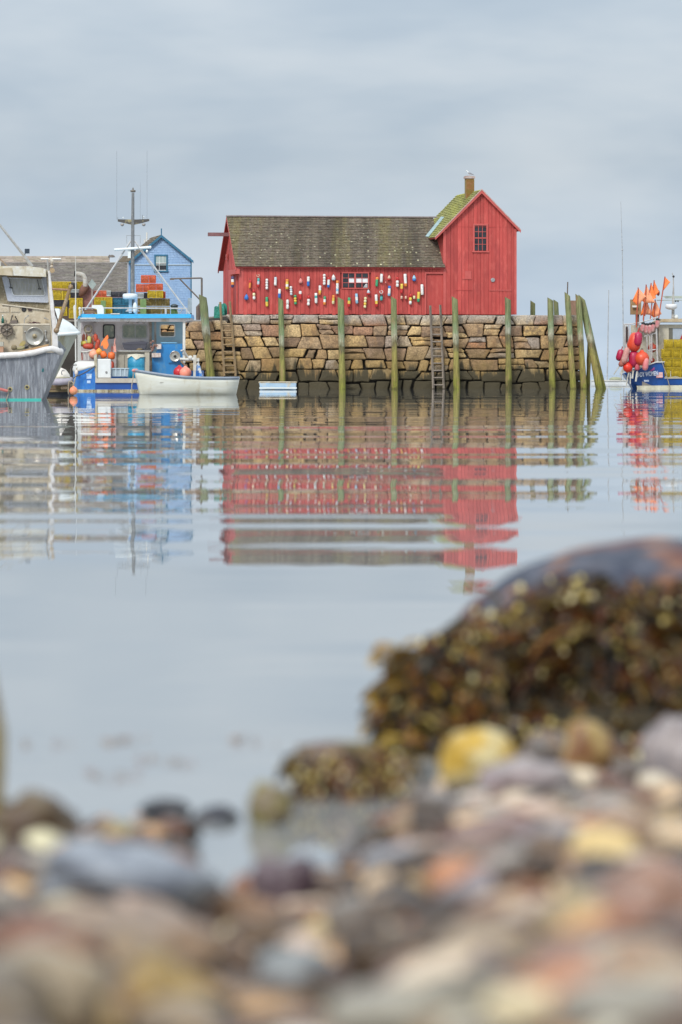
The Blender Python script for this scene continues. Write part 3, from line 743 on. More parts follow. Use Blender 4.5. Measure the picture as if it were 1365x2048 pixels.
buoy(516.6,556,575,'tsr','teal and red buoy with a curved hook on top','s',5,hook='h')
buoy(534,557.5,578.7,'wwww','white ridged buoy directly above the green and yellow one','b',5.6)
buoy(551,554,571,'sww','white buoy with a blue-grey tip left of the first short piling head','s',5.6)
buoy(574.4,558,578.7,'oywy','orange, yellow and white striped buoy in the upper row','s',6)
buoy(601.5,556,567,'p','small pinkish red round buoy almost the wall\'s colour','d',8)
buoy(616.9,553,572.5,'wwbb','half white half deep blue buoy in the upper row','s',5.6)
buoy(648.9,548,570,'wwww','white ridged buoy hung highest, near the pale teardrop buoy','b',6)
buoy(657,554,575,'rwwb','buoy red on top, white in the middle, blue at the foot','s',5.4)
buoy(493,588,600,'b','round blue teardrop buoy low at the far left of the wall','d',8.6)
buoy(508.6,579,599,'rcw','dark red, cream and white buoy next to the blue teardrop','b',5.8)
buoy(534.5,594,613,'ggyy','green over yellow buoy low on the wall, left of the slim piling','s',5.6)
buoy(559,578,596,'wwbb','white and blue buoy whose foot nearly touches the slim piling head','s',5.6)
buoy(583,572.5,590.5,'wsws','pale blue-white ridged buoy below the orange and yellow one','b',5.6)
buoy(575.4,599,618.4,'ww','lowest white two-lobed buoy right beside the slim piling','b',6)
buoy(591.5,590,609,'gyyg','green buoy with a yellow middle in the lower row','b',6)
buoy(601,582,600,'wrr','white-topped red buoy under the pinkish round one','s',5.8)
buoy(617,591,611,'rww','dark red buoy with two white lobes in the lower row','b',6)
buoy(632.6,586,606.6,'wtww','white buoy with a mint green band near the top','s',5.8)
buoy(640,571,590,'wwyo','white buoy turning yellow and orange at the foot','s',5.4)
buoy(649.6,592.6,610,'gwo','green, white and orange buoy left of the second piling','s',5.4)
buoy(667.8,549,560.8,'ws','white and grey teardrop buoy left of the window','d',8)
buoy(675,561,588,'owwlw','long orange, white and pale blue buoy just left of the window','s',5.6)
buoy(666.7,590,608,'oyc','orange and pale yellow buoy touching the second piling','s',5.4)
buoy(698.4,595,614,'gyr','green, yellow and red buoy below the window, next to the second piling','s',5.8)
buoy(714.4,587,607,'lwl','light blue buoy with a white middle below the window','s',5.8)
buoy(730,594,616,'ccyc','pale yellow beaded buoy below the window','b',5.8)
buoy(737.8,579,590,'sr','grey teardrop buoy with a red foot at the window\'s lower corner','d',7)
buoy(753.6,554,573,'oggg','green buoy with an orange top right of the window','s',5.6)
buoy(763,547.6,565,'www','plain stubby white buoy high to the right of the window','s',6)
buoy(778.4,550,561,'hr','small peach and brown-red round buoy in the top row','d',6.6)
buoy(754,589,614,'wwyr','long white buoy with yellow and red foot left of the third piling','s',5.8)
buoy(763,589,601,'ktt','short teal buoy with a black ring handle','s',5.8,hook='w')
buoy(778.5,571.5,592,'bwwl','white buoy capped in blue above the third piling','s',5.8)
buoy(795,554,574,'rww','red-topped white two-lobed buoy in the upper right group','b',6.2)
buoy(803.5,567.5,587,'yyrr','half yellow half red buoy in the right group','s',5.6)
buoy(812,547.6,573,'wwwo','long white buoy with an orange foot, highest in the right group','s',6.2)
buoy(829,550,562.5,'lb','light blue teardrop buoy nearest the plain door\'s top','d',7.8)
buoy(845,568.7,590,'www','plain long white buoy beside the door','s',6)
buoy(837,583.6,604,'yyg','yellow over green buoy near the door','s',6)
buoy(821,587.5,609,'ryw','dark red, yellow and white beaded buoy low in the right group','b',6)
buoy(829,591.5,598,'c','tiny pale yellow float near the yellow and green buoy','s',5)
buoy(803.5,592,598,'h','tiny peach float, left one of a pair','s',4.6)
buoy(812,592,598,'h','tiny peach float, right one of a pair','s',4.2)
buoy(772,563,566.5,'p','tiniest pink float between the white and peach buoys','s',3)
# green net heap by the shack's left corner
nm_ = mat('green_net', (.03,.30,.22), (.02,.17,.13), .8, 3, c3=(.10,.42,.34))
m = MB(); m.smooth = False
for i,(x0,x1,yt) in enumerate(((428,440,612),(436,449,607),(444,454,606))):
    m.pp([(x0,636),(x0+1,yt+2),(x0+4,yt),(x1-3,yt+1),(x1,yt+5),(x1+1,636)], 300+i*.5, .9)
o = m.build('net_pile', nm_)
tag(o, 'green fishing net bundled against the left corner of the red shack', 'net')
# ------------------------------------------------------------------ buildings on the wharf behind
bsh = mat('blue_wall_shingles', (.29,.44,.66), (.25,.39,.61), .8, 2, c3=(.34,.48,.69), bump=.3)
teal = mat('teal_trim', (.035,.16,.27), (.03,.13,.22), .7, 3)
bh = thing('blue_house', 'light blue shingled gable house with one teal-framed window behind the trap stacks', 'house', tuple(P(321, 636, 322)))
YB = 322.0
def B2(x, v, z):       # px column at front plane -> point v metres back along the same skew
    p = Vector((X(x, YB), YB, z)); return p + Vector((-SA*v, CA*v, 0))
zbb, zev, zpk = Z(650, YB), Z(519, YB), Z(471, YB)
m = MB(); m.loft([[B2(262,v,zbb), B2(383,v,zbb), B2(383,v,zev-.05), B2(322.5,v,zpk-.15), B2(262,v,zev-.05)] for v in (.04, 6.0)]); fixn(m.build('wall', mat('blue_wall_base', (.16,.28,.50),None,.8), bh))
# wall shingles in courses, real geometry
rr = random.Random(21); m = MB(); z = Z(640, YB); ch_ = .185
while z < zpk-.2:
    zt = z+ch_
    if z < zev: x0, x1 = 262, 383
    else:
        f = (zt-zev)/(zpk-zev); x0, x1 = 262+60.5*f, 383-60.5*f
    x = X(x0, YB)
    while x < X(x1, YB):
        e = min(x+rr.uniform(.13,.30), X(x1, YB)); px_ = .02+rr.uniform(0,.018)
        k = 1+rr.uniform(-.05,.05)
        m.add([(x+.003,YB-px_,z),(e-.003,YB-px_,z+rr.uniform(-.006,.006)),(e-.003,YB-.01,zt+.01),(x+.003,YB-.01,zt+.01),(x+.006,YB+.02,z),(e-.006,YB+.02,z)], [(0,1,2,3),(0,4,5,1)]); x = e
    z = zt
tag(m.build('wall_shingles', bsh, bh), kind='stuff')
for x0, x1 in ((261,263.5),(381.5,384)):
    m = MB(); m.pb(x0,x1,519,640,YB-.06,.1); m.build('corner_board', teal, bh)
sh3 = shingle_mat('brown_roof_shingles', (.20,.165,.12), (.15,.125,.095), (.27,.23,.18), (.2,.19,.1), False, False)
A, Bq, C_, D_ = B2(257,-.25,zev-.16), B2(257,6.2,zev-.16), B2(322.5,6.2,zpk+.06), B2(322.5,-.25,zpk+.06)
slab(bh, 'roof', sh3, A, Bq, C_, D_, .1); shingles(bh, 'roof_shingles', sh3, A, Bq, C_, D_, 14, .35, .03, 31)
A, Bq = B2(386.5,-.25,zev-.10), B2(386.5,6.2,zev-.10)
slab(bh, 'roof', sh3, A, Bq, C_, D_, .1)
for xe, zq in ((257,zev-.16),(386.5,zev-.10)):
    m = MB(); c = [B2(xe,-.3,zq), B2(322.5,-.3,zpk+.06), B2(322.5,-.3,zpk-.16), B2(xe,-.3,zq-.20)]; m.loft([c,[q+Vector((0,.08,0)) for q in c]]); fixn(m.build('rake_board', teal, bh))
m = MB(); m.pb(309,336,509,512,YB-.09,.1); m.pb(309,312,512,541,YB-.088,.1); m.pb(333,336,512,541,YB-.088,.1); m.pb(308,337,541,544,YB-.12,.13); wn = m.build('window', teal, bh)
m = MB(); m.pb(312,333,512,525.5,YB-.04,.03); m.build('pane', mat('pane_pale', (.42,.50,.48),(.33,.42,.42),.25,2), wn)['label'] = 'upper pale pane'  # upper glass simply paler than the lower
m = MB(); m.pb(312,333,527,541,YB-.038,.03); m.build('pane', glass_dark, wn)['label'] = 'lower dark pane'
m = MB(); m.pb(312,333,525.5,527,YB-.06,.03); m.pb(318.5,319.5,512,525.4,YB-.05,.02); m.pb(326,327,512,525.4,YB-.05,.02); m.pb(318.5,319.5,527,541,YB-.05,.02); m.pb(312,333,540,541,YB-.07,.02); m.build('muntin', mat('white_trim', (.74,.75,.74),(.6,.62,.62),.6,4), wn)
m = MB(); m.pb(262,381.5,529,530.5,YB-.07,.05); m.build('trim_line', mat('pale_blue_trim', (.45,.52,.52),None,.7), bh)
m = MB(); m.tube([B2(323,-.1,zpk), B2(323,-.1,Z(457,YB))], .05, 6); m.build('finial', teal, bh)
for (x_, y0, y1) in ((297,464,482),(293,478,484)):
    m = MB(); m.tube([B2(x_,1,Z(y1,YB)), B2(x_,1,Z(y0,YB))], .06, 6); m.build('vent_pipe', mat('vent_white', (.62,.6,.55),None,.6), bh)
# lower blue shed joined at its left
m = MB(); c = [(238,640),(262,640),(262,527),(254,521),(244,521),(238,527)]; m.pp(c, YB+.6, 4); fixn(m.build('side_shed', bsh, bh))
m = MB(); m.colr = (1,1,1); m.pp([(236,524),(246,512),(262,512),(262,524)], YB+.4, 4.5); fixn(m.build('shed_roof', sh3, bh))
# small box on the right corner and utility pipe
m = MB(); m.pb(376,384,596,626,YB-.35,.3); m.build('meter_box', mat('box_grey_blue', (.36,.45,.52),(.28,.35,.4),.6,4), bh)

gsh = shingle_mat('grey_roof_shingles', (.175,.155,.135), (.115,.105,.095), (.26,.235,.21), (.2,.18,.15), False, False)
tsh = shingle_mat('tan_roof_shingles', (.34,.28,.225), (.28,.235,.19), (.40,.34,.28), (.3,.27,.2), False, False)
gb = thing('grey_roof_building', 'long low building with weathered grey shingle roof behind the yellow traps', 'building', tuple(P(110, 640, 308)))
YG = 308.0
def Gp(x, y, d): return Vector((X(x, YG), YG+d, Z(y, YG)))
A, Bq, C_, D_ = Gp(-60,594,0), Gp(254,594,0), Gp(248,521,5.0), Gp(-60,521,5.0)
slab(gb, 'roof', gsh, A, Bq, C_, D_, .15); shingles(gb, 'roof_shingles', gsh, A, Bq, C_, D_, 30, .5, .022, 41, .13)
m = MB(); m.pb(-60,252,593,650,YG+.5,9); m.build('wall', mat('dark_brown_wall', (.10,.07,.055),(.07,.05,.04),.9,2), gb)
m = MB(); m.pb(-60,255,592.5,596,YG-.1,.15); m.build('eave_board', mat('faded_red_board', (.42,.14,.11),(.30,.11,.09),.8,3), gb)
m = MB(); m.pp([(249,521),(255,594),(251,594),(246,521)], YG+4.9, .1); 
m = MB(); c = [Gp(254.5,596,-.05), Gp(248.5,520.5,4.95), Gp(250.5,520.5,4.95), Gp(256.5,596,-.05)]; m.loft([c,[q-Vector((0,0,.2)) for q in c]]); fixn(m.build('rake_board', mat('grey_board', (.25,.24,.23),(.18,.17,.16),.8,3), gb))
tb = thing('tan_roof_building', 'far building with pale tan shingle roof rising behind the grey roof', 'building', tuple(P(90, 640, 330)))
YT = 330.0
def Tp(x, y, d): return Vector((X(x, YT), YT+d, Z(y, YT)))
A, Bq, C_, D_ = Tp(-80,545,0), Tp(224,545,0), Tp(212,509,4.5), Tp(-80,509,4.5)
slab(tb, 'roof', tsh, A, Bq, C_, D_, .15); shingles(tb, 'roof_shingles', tsh, A, Bq, C_, D_, 12, .4, .03, 43)
m = MB(); m.pb(-80,220,546,650,YT+.4,8); m.build('wall', MC['dark_brown_wall'], tb)
m = MB(); m.loft([[Tp(76,519,3.2),Tp(117,519,3.2),Tp(117,517,3.4),Tp(76,517,3.4)],[q+Vector((0,-.1,.12)) for q in (Tp(76,519,3.2),Tp(117,519,3.2),Tp(117,517,3.4),Tp(76,517,3.4))]]); fixn(m.build('snow_rail', mat('white_metal', (.68,.68,.67),(.55,.55,.54),.5,5), tb))
lp = thing('lamp_post', 'small dark lamp on a post beside the blue house\'s roof', 'lamp', tuple(P(220, 560, 334)))
m = MB(); m.tube([P(218,560,334), P(218,514,334), P(219,511,334), P(224,513,334)], .08, 6); m.build('pole', mat('dark_iron', (.09,.09,.09)), lp)
m = MB(); m.lathe([(.0,0),(.28,.02),(.2,.16),(.05,.22)], P(224,515,334), 8); m.build('lamp_head', mat('dark_iron', (.09,.09,.09)), lp)

# ------------------------------------------------------------------ lobster traps
def trap_mats(nm, cc, inner):
    return (mat('trap_frame_'+nm, cc, tuple(x*.7 for x in cc), .55, 6), mat('trap_wire_'+nm, tuple(x*.92 for x in cc), tuple(x*.65 for x in cc), .6, 5),
            mat('trap_inside_'+nm, inner, tuple(x*.6 for x in inner), .95, 3.5, c3=tuple(min(1,x*1.9) for x in inner)))
TM = dict(yellow=trap_mats('yellow',(.60,.43,.02),(.50,.37,.03)), orange=trap_mats('orange',(.70,.13,.05),(.58,.17,.09)), olive=trap_mats('olive',(.28,.21,.06),(.15,.12,.05)),
          blue=trap_mats('blue',(.03,.22,.36),(.05,.16,.24)), black=trap_mats('black',(.05,.05,.065),(.07,.07,.08)), grey=trap_mats('grey',(.42,.46,.46),(.33,.36,.36)), green=trap_mats('green',(.16,.30,.10),(.13,.2,.06)))
TRAP = {}
def make_trap(nm, loc, L, W, Hh, label, seed=0, dense=False):
    key = (nm, dense)
    if key in TRAP:
        s = TRAP[key]; t_ = copy_thing(s[0], loc, label, scale=(L/s[1], W/s[2], Hh/s[3])); t_['group'] = 'wire lobster traps'; return t_
    fm, wm_, im = TM[nm]
    t_ = thing('lobster_trap', label, 'lobster trap', loc, 'wire lobster traps'); lc = Vector(loc)
    m = MB(); h = Hh; b = .03
    cs = [(-L/2,0),(L/2,0),(L/2,W),(-L/2,W)]
    for z in (b,h-b):
        for i in range(4): m.tube([lc+Vector((*cs[i],z)), lc+Vector((*cs[(i+1)%4],z))], .022, 4)
    for x,y in cs: m.tube([lc+Vector((x,y,b)), lc+Vector((x,y,h-b))], .022, 4)
    m.tube([lc+Vector((.1*L,0,b)), lc+Vector((.1*L,0,h-b))], .018, 4)
    m.build('frame', fm, t_)
    m = MB(); nxw, nz = (18, 9) if dense else (16, 7); tw = .008
    def bar(a, c): 
        a, c = lc+Vector(a), lc+Vector(c); m.tube([a, c], tw, 3)
    for y in (.0, W):
        for i in range(1,nxw): x = -L/2+L*i/nxw; bar((x,y,b),(x,y,h-b))
        for k in range(1,nz): z = b+(h-2*b)*k/nz; bar((-L/2,y,z),(L/2,y,z))
    for i in range(1,nxw): x = -L/2+L*i/nxw; bar((x,0,h-b),(x,W,h-b))
    for k in range(1,4): bar((-L/2,W*k/4,h-b),(L/2,W*k/4,h-b))
    for x in (-L/2, L/2):
        for k in range(1,nz): z = b+(h-2*b)*k/nz; bar((x,0,z),(x,W,z))
    m.build('wire_mesh', wm_, t_)
    m = MB(); rr = random.Random(seed)
    for j in range(2):      # knotted netting heads and bait bags inside
        x0, x1 = (-L*.47, -L*.02) if j == 0 else (L*.04, L*.47)
        rings = []
        for i in range(5):
            f = i/4; sz = [1.0,.97,.86,.97,1.0][i]; cx_ = x0+(x1-x0)*f
            rings.append([lc+Vector((cx_+rr.uniform(-.02,.02), W/2+W*.48*sz*math.cos(a*math.pi/4)*rr.uniform(.85,1.05), h/2+h*.46*sz*math.sin(a*math.pi/4)*rr.uniform(.8,1.05))) for a in range(8)])
        m.loft(rings)
    m.build('netting', im, t_); TRAP[key] = (t_, L, W, Hh); return t_
def trap(nm, x0, x1, y0, y1, Y, label, W=.6, dense=False):
    make_trap(nm, tuple(P((x0+x1)/2, y1, Y)), (x1-x0)/F*Y, W, (y1-y0)/F*Y, label, int(x0), dense)
YA = 299.5
for a in (('yellow',103,123,563,579.5,YA,'yellow lobster trap in the top row at the far left, partly behind the brown boom'),('yellow',123.5,142,563,579.5,YA,'yellow lobster trap in the top row of the left stack, second along'),
          ('yellow',104,140,580,600,YA,'wide yellow lobster trap in the second row of the left stack'),('black',106,138,600.5,613,YA,'black lobster trap under the wide yellow one'),
          ('yellow',103,134,613.5,632,YA,'yellow lobster trap below the black one in the left stack'),('yellow',140.5,165,596,616,YA-.2,'yellow lobster trap beside the thin white aerial, third row'),
          ('yellow',139,165,616.5,637,YA-.2,'yellow lobster trap at the foot of the left stack, beside the aerial'),('yellow',154,166,563,580,YA+.1,'small yellow lobster trap end left of the rusty bin'),
          ('black',139,153.5,566,578,YA,'black lobster trap wedged between yellow ones at the top of the left stack'),('grey',139,160,578.5,585,YA,'flat pale grey tray in the left stack'),
          ('black',139,160,585.5,595.8,YA,'black tub-like lobster trap under the pale tray'),
          ('orange',190,213,581,594,YA,'red-orange lobster trap beside the diamond sign'),('grey',213.5,222,581,593,YA,'small grey lobster trap end right of the red-orange one'),('black',222.5,252,583,594.5,YA,'black lobster trap on top of the blue ones'),
          ('yellow',190,224,594.5,612,YA-.2,'yellow lobster trap with a green panel, upper of two, behind the white horn box'),('yellow',191,224,612.5,629,YA-.2,'yellow lobster trap, lower of two, behind the white horn box'),
          ('blue',224.5,262,595,611,YA,'blue lobster trap, upper of two, left of the mast foot'),('blue',224.5,262,612,629,YA,'blue lobster trap, lower of two, left of the mast foot'),
          ('olive',276,302,597,612,YA,'olive lobster trap with green panel right of the mast foot'),('olive',302.5,321,597,612,YA,'middle olive lobster trap in the row under the yellow one'),('olive',321.5,339,597,612,YA,'right end olive lobster trap in the upper olive row'),
          ('olive',276,304,613,629,YA,'left olive lobster trap of the lowest row by the mast'),('olive',304.5,339,613,629,YA,'right olive lobster trap of the lowest row by the mast'),
          ('grey',276,288,585.5,596.5,YA,'pale grey lobster trap end just right of the mast'),('black',288.5,296,585.5,596.5,YA,'narrow black lobster trap between the grey and yellow ones'),
          ('yellow',296.5,326,581,596.5,YA-.3,'yellow lobster trap under the three orange ones'),('orange',326.5,331,583,596.5,YA,'orange lobster trap end peeking out right of the yellow one'),
          ('orange',273,298,568,584.5,YA,'orange lobster trap at the lower left of the orange pyramid'),('orange',299,325,567,580.5,YA,'orange lobster trap at the lower right of the orange pyramid'),
          ('orange',283,311,550,566.5,YA,'orange lobster trap on top of the pyramid, highest of all'),
          ('green',343,355,613,630,YA,'small green and yellow lobster trap standing alone under the black cap')):
    trap(*a)
for (x0,x1,y0,y1,Y_,lb) in ((202,212,601,626,YA-.75,'green board leaning on the yellow traps'),(281,293,598,628,YA-.55,'green board leaning on the olive traps')):
    m = MB(); m.pb(x0,x1,y0,y1,Y_,.05); tag(m.build('green_board', mat('green_board', (.17,.27,.10),(.12,.2,.08),.8,5)), lb, 'board', 'green boards on the traps')
m = MB(); m.ball(P(349,612,YA-.1), .28, 12, .55); tag(m.build('bucket_lid', mat('black_lid', (.03,.05,.06),None,.5)), 'black rounded cap on top of the small green trap', 'lid')
# rusty bin, elbow pipe, diamond sign
bn_ = thing('rusty_bin', 'rusty brown pointed-top steel bin between trap stacks', 'bin', tuple(P(177, 636, YA)))
m = MB(); m.pp([(160,640),(160,598),(164,574),(166,569),(181,568),(188,584),(189,640)], YA+.1, 1.2); fixn(m.build('body', mat('rusty_steel', (.23,.10,.085), (.30,.155,.14), .8, 1.5, c3=(.15,.07,.06)), bn_))
m = MB(); m.smooth = True; m.tube([P(160,592,YA-.15), P(165,584,YA-.15), P(171,574,YA-.15), P(174,568,YA-.1)], [.1,.28,.3,.14], 10); m.build('bulge', mat('rust_dark', (.20,.085,.05),(.12,.06,.045),.8,3), bn_, True)
ep = thing('exhaust_elbow', 'curved grey exhaust pipe with dark open mouth above the rusty bin', 'pipe', tuple(P(168, 572, YA-.3)))
m = MB(); m.smooth = True; m.tube([P(171,573,YA-.3), P(171,563,YA-.3), P(170,556,YA-.3), P(167,551,YA-.3), P(162,548.5,YA-.3), P(151,547,YA-.3)], [.17]*6, 14, False); m.build('pipe', mat('pipe_galvanised', (.48,.48,.45), (.34,.32,.28), .5, 3, c3=(.35,.24,.16)), ep, True)
m = MB(); m.tube([P(152.5,547.2,YA-.3), P(149.2,547,YA-.3)], .20, 14); m.build('mouth', dark, ep)
ds = thing('diamond_sign', 'grey diamond-shaped sign on a post among the traps', 'sign', tuple(P(184, 620, YA-.4)))
m = MB(); m.pp([(176.5,569),(184.5,557.5),(193,569),(185,580)], YA-.45, .03); m.build('sign_plate', mat('sign_grey', (.30,.35,.33),(.22,.26,.25),.5,4), ds)
m = MB(); m.pb(183.6,185.6,578,637,YA-.4,.07); m.build('post', mat('grey_post', (.3,.27,.24)), ds)
# davit crane
dc = thing('davit_crane', 'dark steel davit arm on the wharf pointing left towards the blue house', 'crane', tuple(P(404, 636, 297.5)))
YD = 297.5; ir = mat('dark_iron', (.09,.09,.09))
m = MB(); m.tube([P(404,638,YD), P(404,556,YD)], .07, 8); m.build('post', ir, dc)
m = MB(); m.tube([P(342,557.5,YD), P(404,556,YD)], .065, 6); m.build('arm', ir, dc)
m = MB(); m.tube([P(360,558,YD), P(403,602,YD)], .06, 6); m.build('brace', ir, dc)
m = MB(); m.pb(340,349,556.5,560,YD-.1,.2); m.build('winch_head', ir, dc)
m = MB(); m.smooth = False; m.tube([P(397,640,298.5), P(397,614,298.5), P(400,611,298.5), P(405,612,298.5), P(409,614,298.5), P(409.5,640,298.5)], .16, 8)
tag(m.build('iron_bollard', mat('brown_iron', (.16,.12,.10),(.1,.08,.07),.8,4)), 'bent brown iron mooring pipe beside the leaning piling head', 'bollard')

# ------------------------------------------------------------------ far right: floating dock and the masts beyond
fd = thing('floating_dock', 'pale floating dock far off between the wharf end and the red-buoyed boat', 'dock', (X(1205,470), 470, 0))
m = MB(); m.box(X(1184,470), X(1262,470), 470, 478, -.2, Z(760,470)); m.build('deck', mat('dock_pale', (.62,.64,.65),(.5,.52,.53),.8,1), fd)
m = MB(); m.box(X(1184,470)-.05, X(1262,470)+.05, 469.9, 470, Z(762.3,470), Z(760.8,470)); m.build('fender_strip', mat('dock_strip', (.45,.42,.36)), fd)
m = MB(); m.smooth = True; m.ball(P(1232,758.5,471), .75, 12, .35); m.build('tarp_heap', mat('tarp_olive', (.26,.27,.17)), fd)
GM = 'masts of boats beyond the wharf'
m = MB(); m.tube([Vector((X(1215,473),473,Z(760,473))), P(1218,580,473), ], [.10,.05], 6); m.tube([P(1213.5,704,473),P(1219.5,703,473)], .025, 4)
tag(m.build('mast', mat('mast_alu', (.25,.27,.29),(.4,.4,.4),.5,3)), 'short grey yacht mast rising from the far dock, right of the wharf', 'mast', GM)
m = MB(); m.tube([Vector((X(1248,460),460,.4)), P(1245,500,460), P(1242,403,460)], [.085,.05,.02], 6); m.ball(P(1245,500,460), .12, 6)
tag(m.build('mast', mat('mast_alu', (.25,.27,.29))), 'tallest hair-thin mast, far off left of the orange flags', 'mast', GM)
# ------------------------------------------------------------------ boats
def arc(c, r, a0, a1, n, Y=None):
    return [(c[0]+r*math.cos(a0+(a1-a0)*i/n), c[1]+r*math.sin(a0+(a1-a0)*i/n)) for i in range(n+1)]
def rope(pts, r, name, mt, par=None, sub=4):
    ps = [Vector(p) for p in pts]; out = []
    for i in range(len(ps)-1):
        p0, p1, p2, p3 = ps[max(i-1,0)], ps[i], ps[i+1], ps[min(i+2,len(ps)-1)]
        for k in range(sub):
            t = k/sub; out.append(.5*((2*p1)+(p2-p0)*t+(2*p0-5*p1+4*p2-p3)*t*t+(3*p1-p0-3*p2+p3)*t**3))
    out.append(ps[-1]); m = MB(); m.smooth = True; m.tube(out, r, 5); return m.build(name, mt, par, True)
ropem = mat('rope_tan', (.38,.33,.25),(.24,.2,.15),.9,12)
roped = mat('rope_dark', (.08,.07,.06),None,.9)
white = mat('boat_white', (.62,.62,.59),(.52,.51,.47),.4,1.2,dirt=(.36,.32,.25),dirt_s=1.6,dirt_lo=.56,dirt_hi=.75)
cream = mat('cabin_cream', (.50,.43,.31),(.43,.36,.26),.5,1.4,c3=(.55,.49,.38),dirt=(.25,.18,.10),dirt_s=2.2,dirt_lo=.56,dirt_hi=.74)
alu = mat('aluminium_pipe', (.40,.40,.39),(.30,.29,.27),.45,6,metal=.25)
steel = mat('stainless_disc', (.52,.50,.45),(.40,.38,.33),.28,3,metal=.7)
blackp = mat('black_plastic', (.02,.02,.022),None,.5)
rustp = mat('rusty_pipe', (.28,.20,.12),(.20,.12,.06),.7,3,c3=(.36,.30,.22))

# --- grey lobster boat seen from astern (left edge)
gb_ = thing('grey_lobster_boat', 'old grey-hulled lobster boat seen from astern with cream wheelhouse and steering wheel', 'boat', (X(-15,168), 168, 0))
YS = 168.0; XC = X(-22, YS)
hull_g = bpy.data.materials.new('weathered_grey_hull'); hull_g.use_nodes = True; t = hull_g.node_tree; b = t.nodes['Principled BSDF']
tcn = N(t, 'ShaderNodeTexCoord'); ob = tcn.outputs['Object']
c = mixc(t, ramp(t, noisen(t, mapn(t, ob, (2.2,1,.5)), 1.5, 6, .7), [(.3,0.0),(.7,1.0)]), (.075,.082,.10), (.19,.205,.235))
c = mixc(t, ramp(t, noisen(t, mapn(t, ob, (5,1,.45),(3,0,1)), 2, 5, .75), [(.46,0.0),(.68,.7)]), c, (.40,.42,.45))
c = mixc(t, ramp(t, noisen(t, mapn(t, ob, (8,1,.4),(0,0,5)), 2, 4, .7), [(.55,0.0),(.7,.7)]), c, (.06,.055,.055))
t.links.new(c, b.inputs['Base Color']); b.inputs['Roughness'].default_value = .45
def sec(y, hw, zg, hwl, zc=-.5, rd=0.0):
    pts = [(0,-.75),(hwl*.75,zc),(hwl,0.0),(hwl+(hw-hwl)*.30,zg*.30),(hwl+(hw-hwl)*.58,zg*.6),(hwl+(hw-hwl)*.85,zg*.85),(hw,zg)]
    return [Vector((XC-x,y,z)) for x,z in pts[::-1]] + [Vector((XC+x,y,z)) for x,z in pts[1:]]
hw, hwl, zg = (122+22)/F*YS, (84+22)/F*YS, Z(705,YS)
m = MB(); m.smooth = True
secs = [sec(YS,hw,zg,hwl), sec(YS+2.5,hw*.99,zg,hwl*.99), sec(YS+5,hw*.96,zg+.15,hwl*.92), sec(YS+8,hw*.8,zg+.5,hwl*.7), sec(YS+10,hw*.42,zg+.95,hwl*.22), sec(YS+11.3,.05,zg+1.3,.03)]
m.loft(secs, False, False); m.smooth = False
tz = secs[0]; m.add(tz, [tuple(range(len(tz)))])
dkz = .75; m.add([(XC-hw*.8,YS+.05,dkz),(XC+hw*.8,YS+.05,dkz),(XC+hw*.8,YS+8,dkz),(XC-hw*.8,YS+8,dkz)], [(0,1,2,3)])
m.build('hull', hull_g, gb_)
m = MB(); m.box(XC-hwl*1.0, X(83,YS), YS-.02, YS+.01, -.02, .06); m.build('boot_stripe', mat('teal_boot_top', (.05,.42,.36),(.04,.34,.30),.6,3), gb_)
rub_w = mat('rub_rail_white', (.66,.65,.64),(.55,.52,.50),.5,4)
m = MB(); m.smooth = True
m.tube([P(-60,714,YS-.05),P(0,711.5,YS-.06),P(40,709.5,YS-.06),P(70,705,YS-.06),P(92,699,YS-.05),P(104,697,YS-.03),P(114,700,YS-.02),P(120,704.5,YS+.03),P(121,705,YS+.6),P(122,702,YS+3)], [.125,.125,.125,.125,.12,.12,.125,.125,.12,.12], 10); m.build('rub_rail', rub_w, gb_, True)
for (x,y) in ((20.5,778.5),(54.5,774.5)):
    m = MB(); m.lathe([(.0,-.02),(.10,-.02),(.10,.03),(.06,.035),(.06,-.0)], P(x,y,YS-.005), 12, (0,-1,0)); m.build('scupper', mat('scupper_brass', (.4,.32,.14),(.2,.2,.12),.5,9), gb_)
    m = MB(); m.lathe([(.0,0),(.062,0),(.0,.01)], P(x+.6,y-1,YS-.03), 10, (0,-1,0)); m.build('scupper_hole', blackp, gb_)
m = MB(); m.tube([P(-30,771,YS-.3), P(16,782,YS-.15)], .055, 8); m.build('red_pole', mat('faded_red_pole', (.50,.12,.10),(.45,.2,.18),.6,5), gb_)
rope([P(19,780,YS-.06),P(17,788,YS-.08),P(13,800,YS-.1)], .02, 'rope', ropem, gb_)
m = MB(); 
for k in range(4): m.tube([P(85+k*.9,738-k*.6,YS-.012),P(84.2+k*1.1,743.5,YS-.012)], .011, 4)
m.build('registration_mark', mat('teal_mark', (.04,.16,.17)), gb_)
YW = 171.5
# cockpit side coaming of orange wood
m = MB(); m.pp([(12,709),(60,697),(97,688),(97,693),(62,706),(14,713)], YS+.35, .3); m.build('coaming_plank', mat('orange_plank', (.46,.25,.10),(.52,.36,.20),.7,2,(1,1,3),c3=(.3,.18,.09)), gb_)
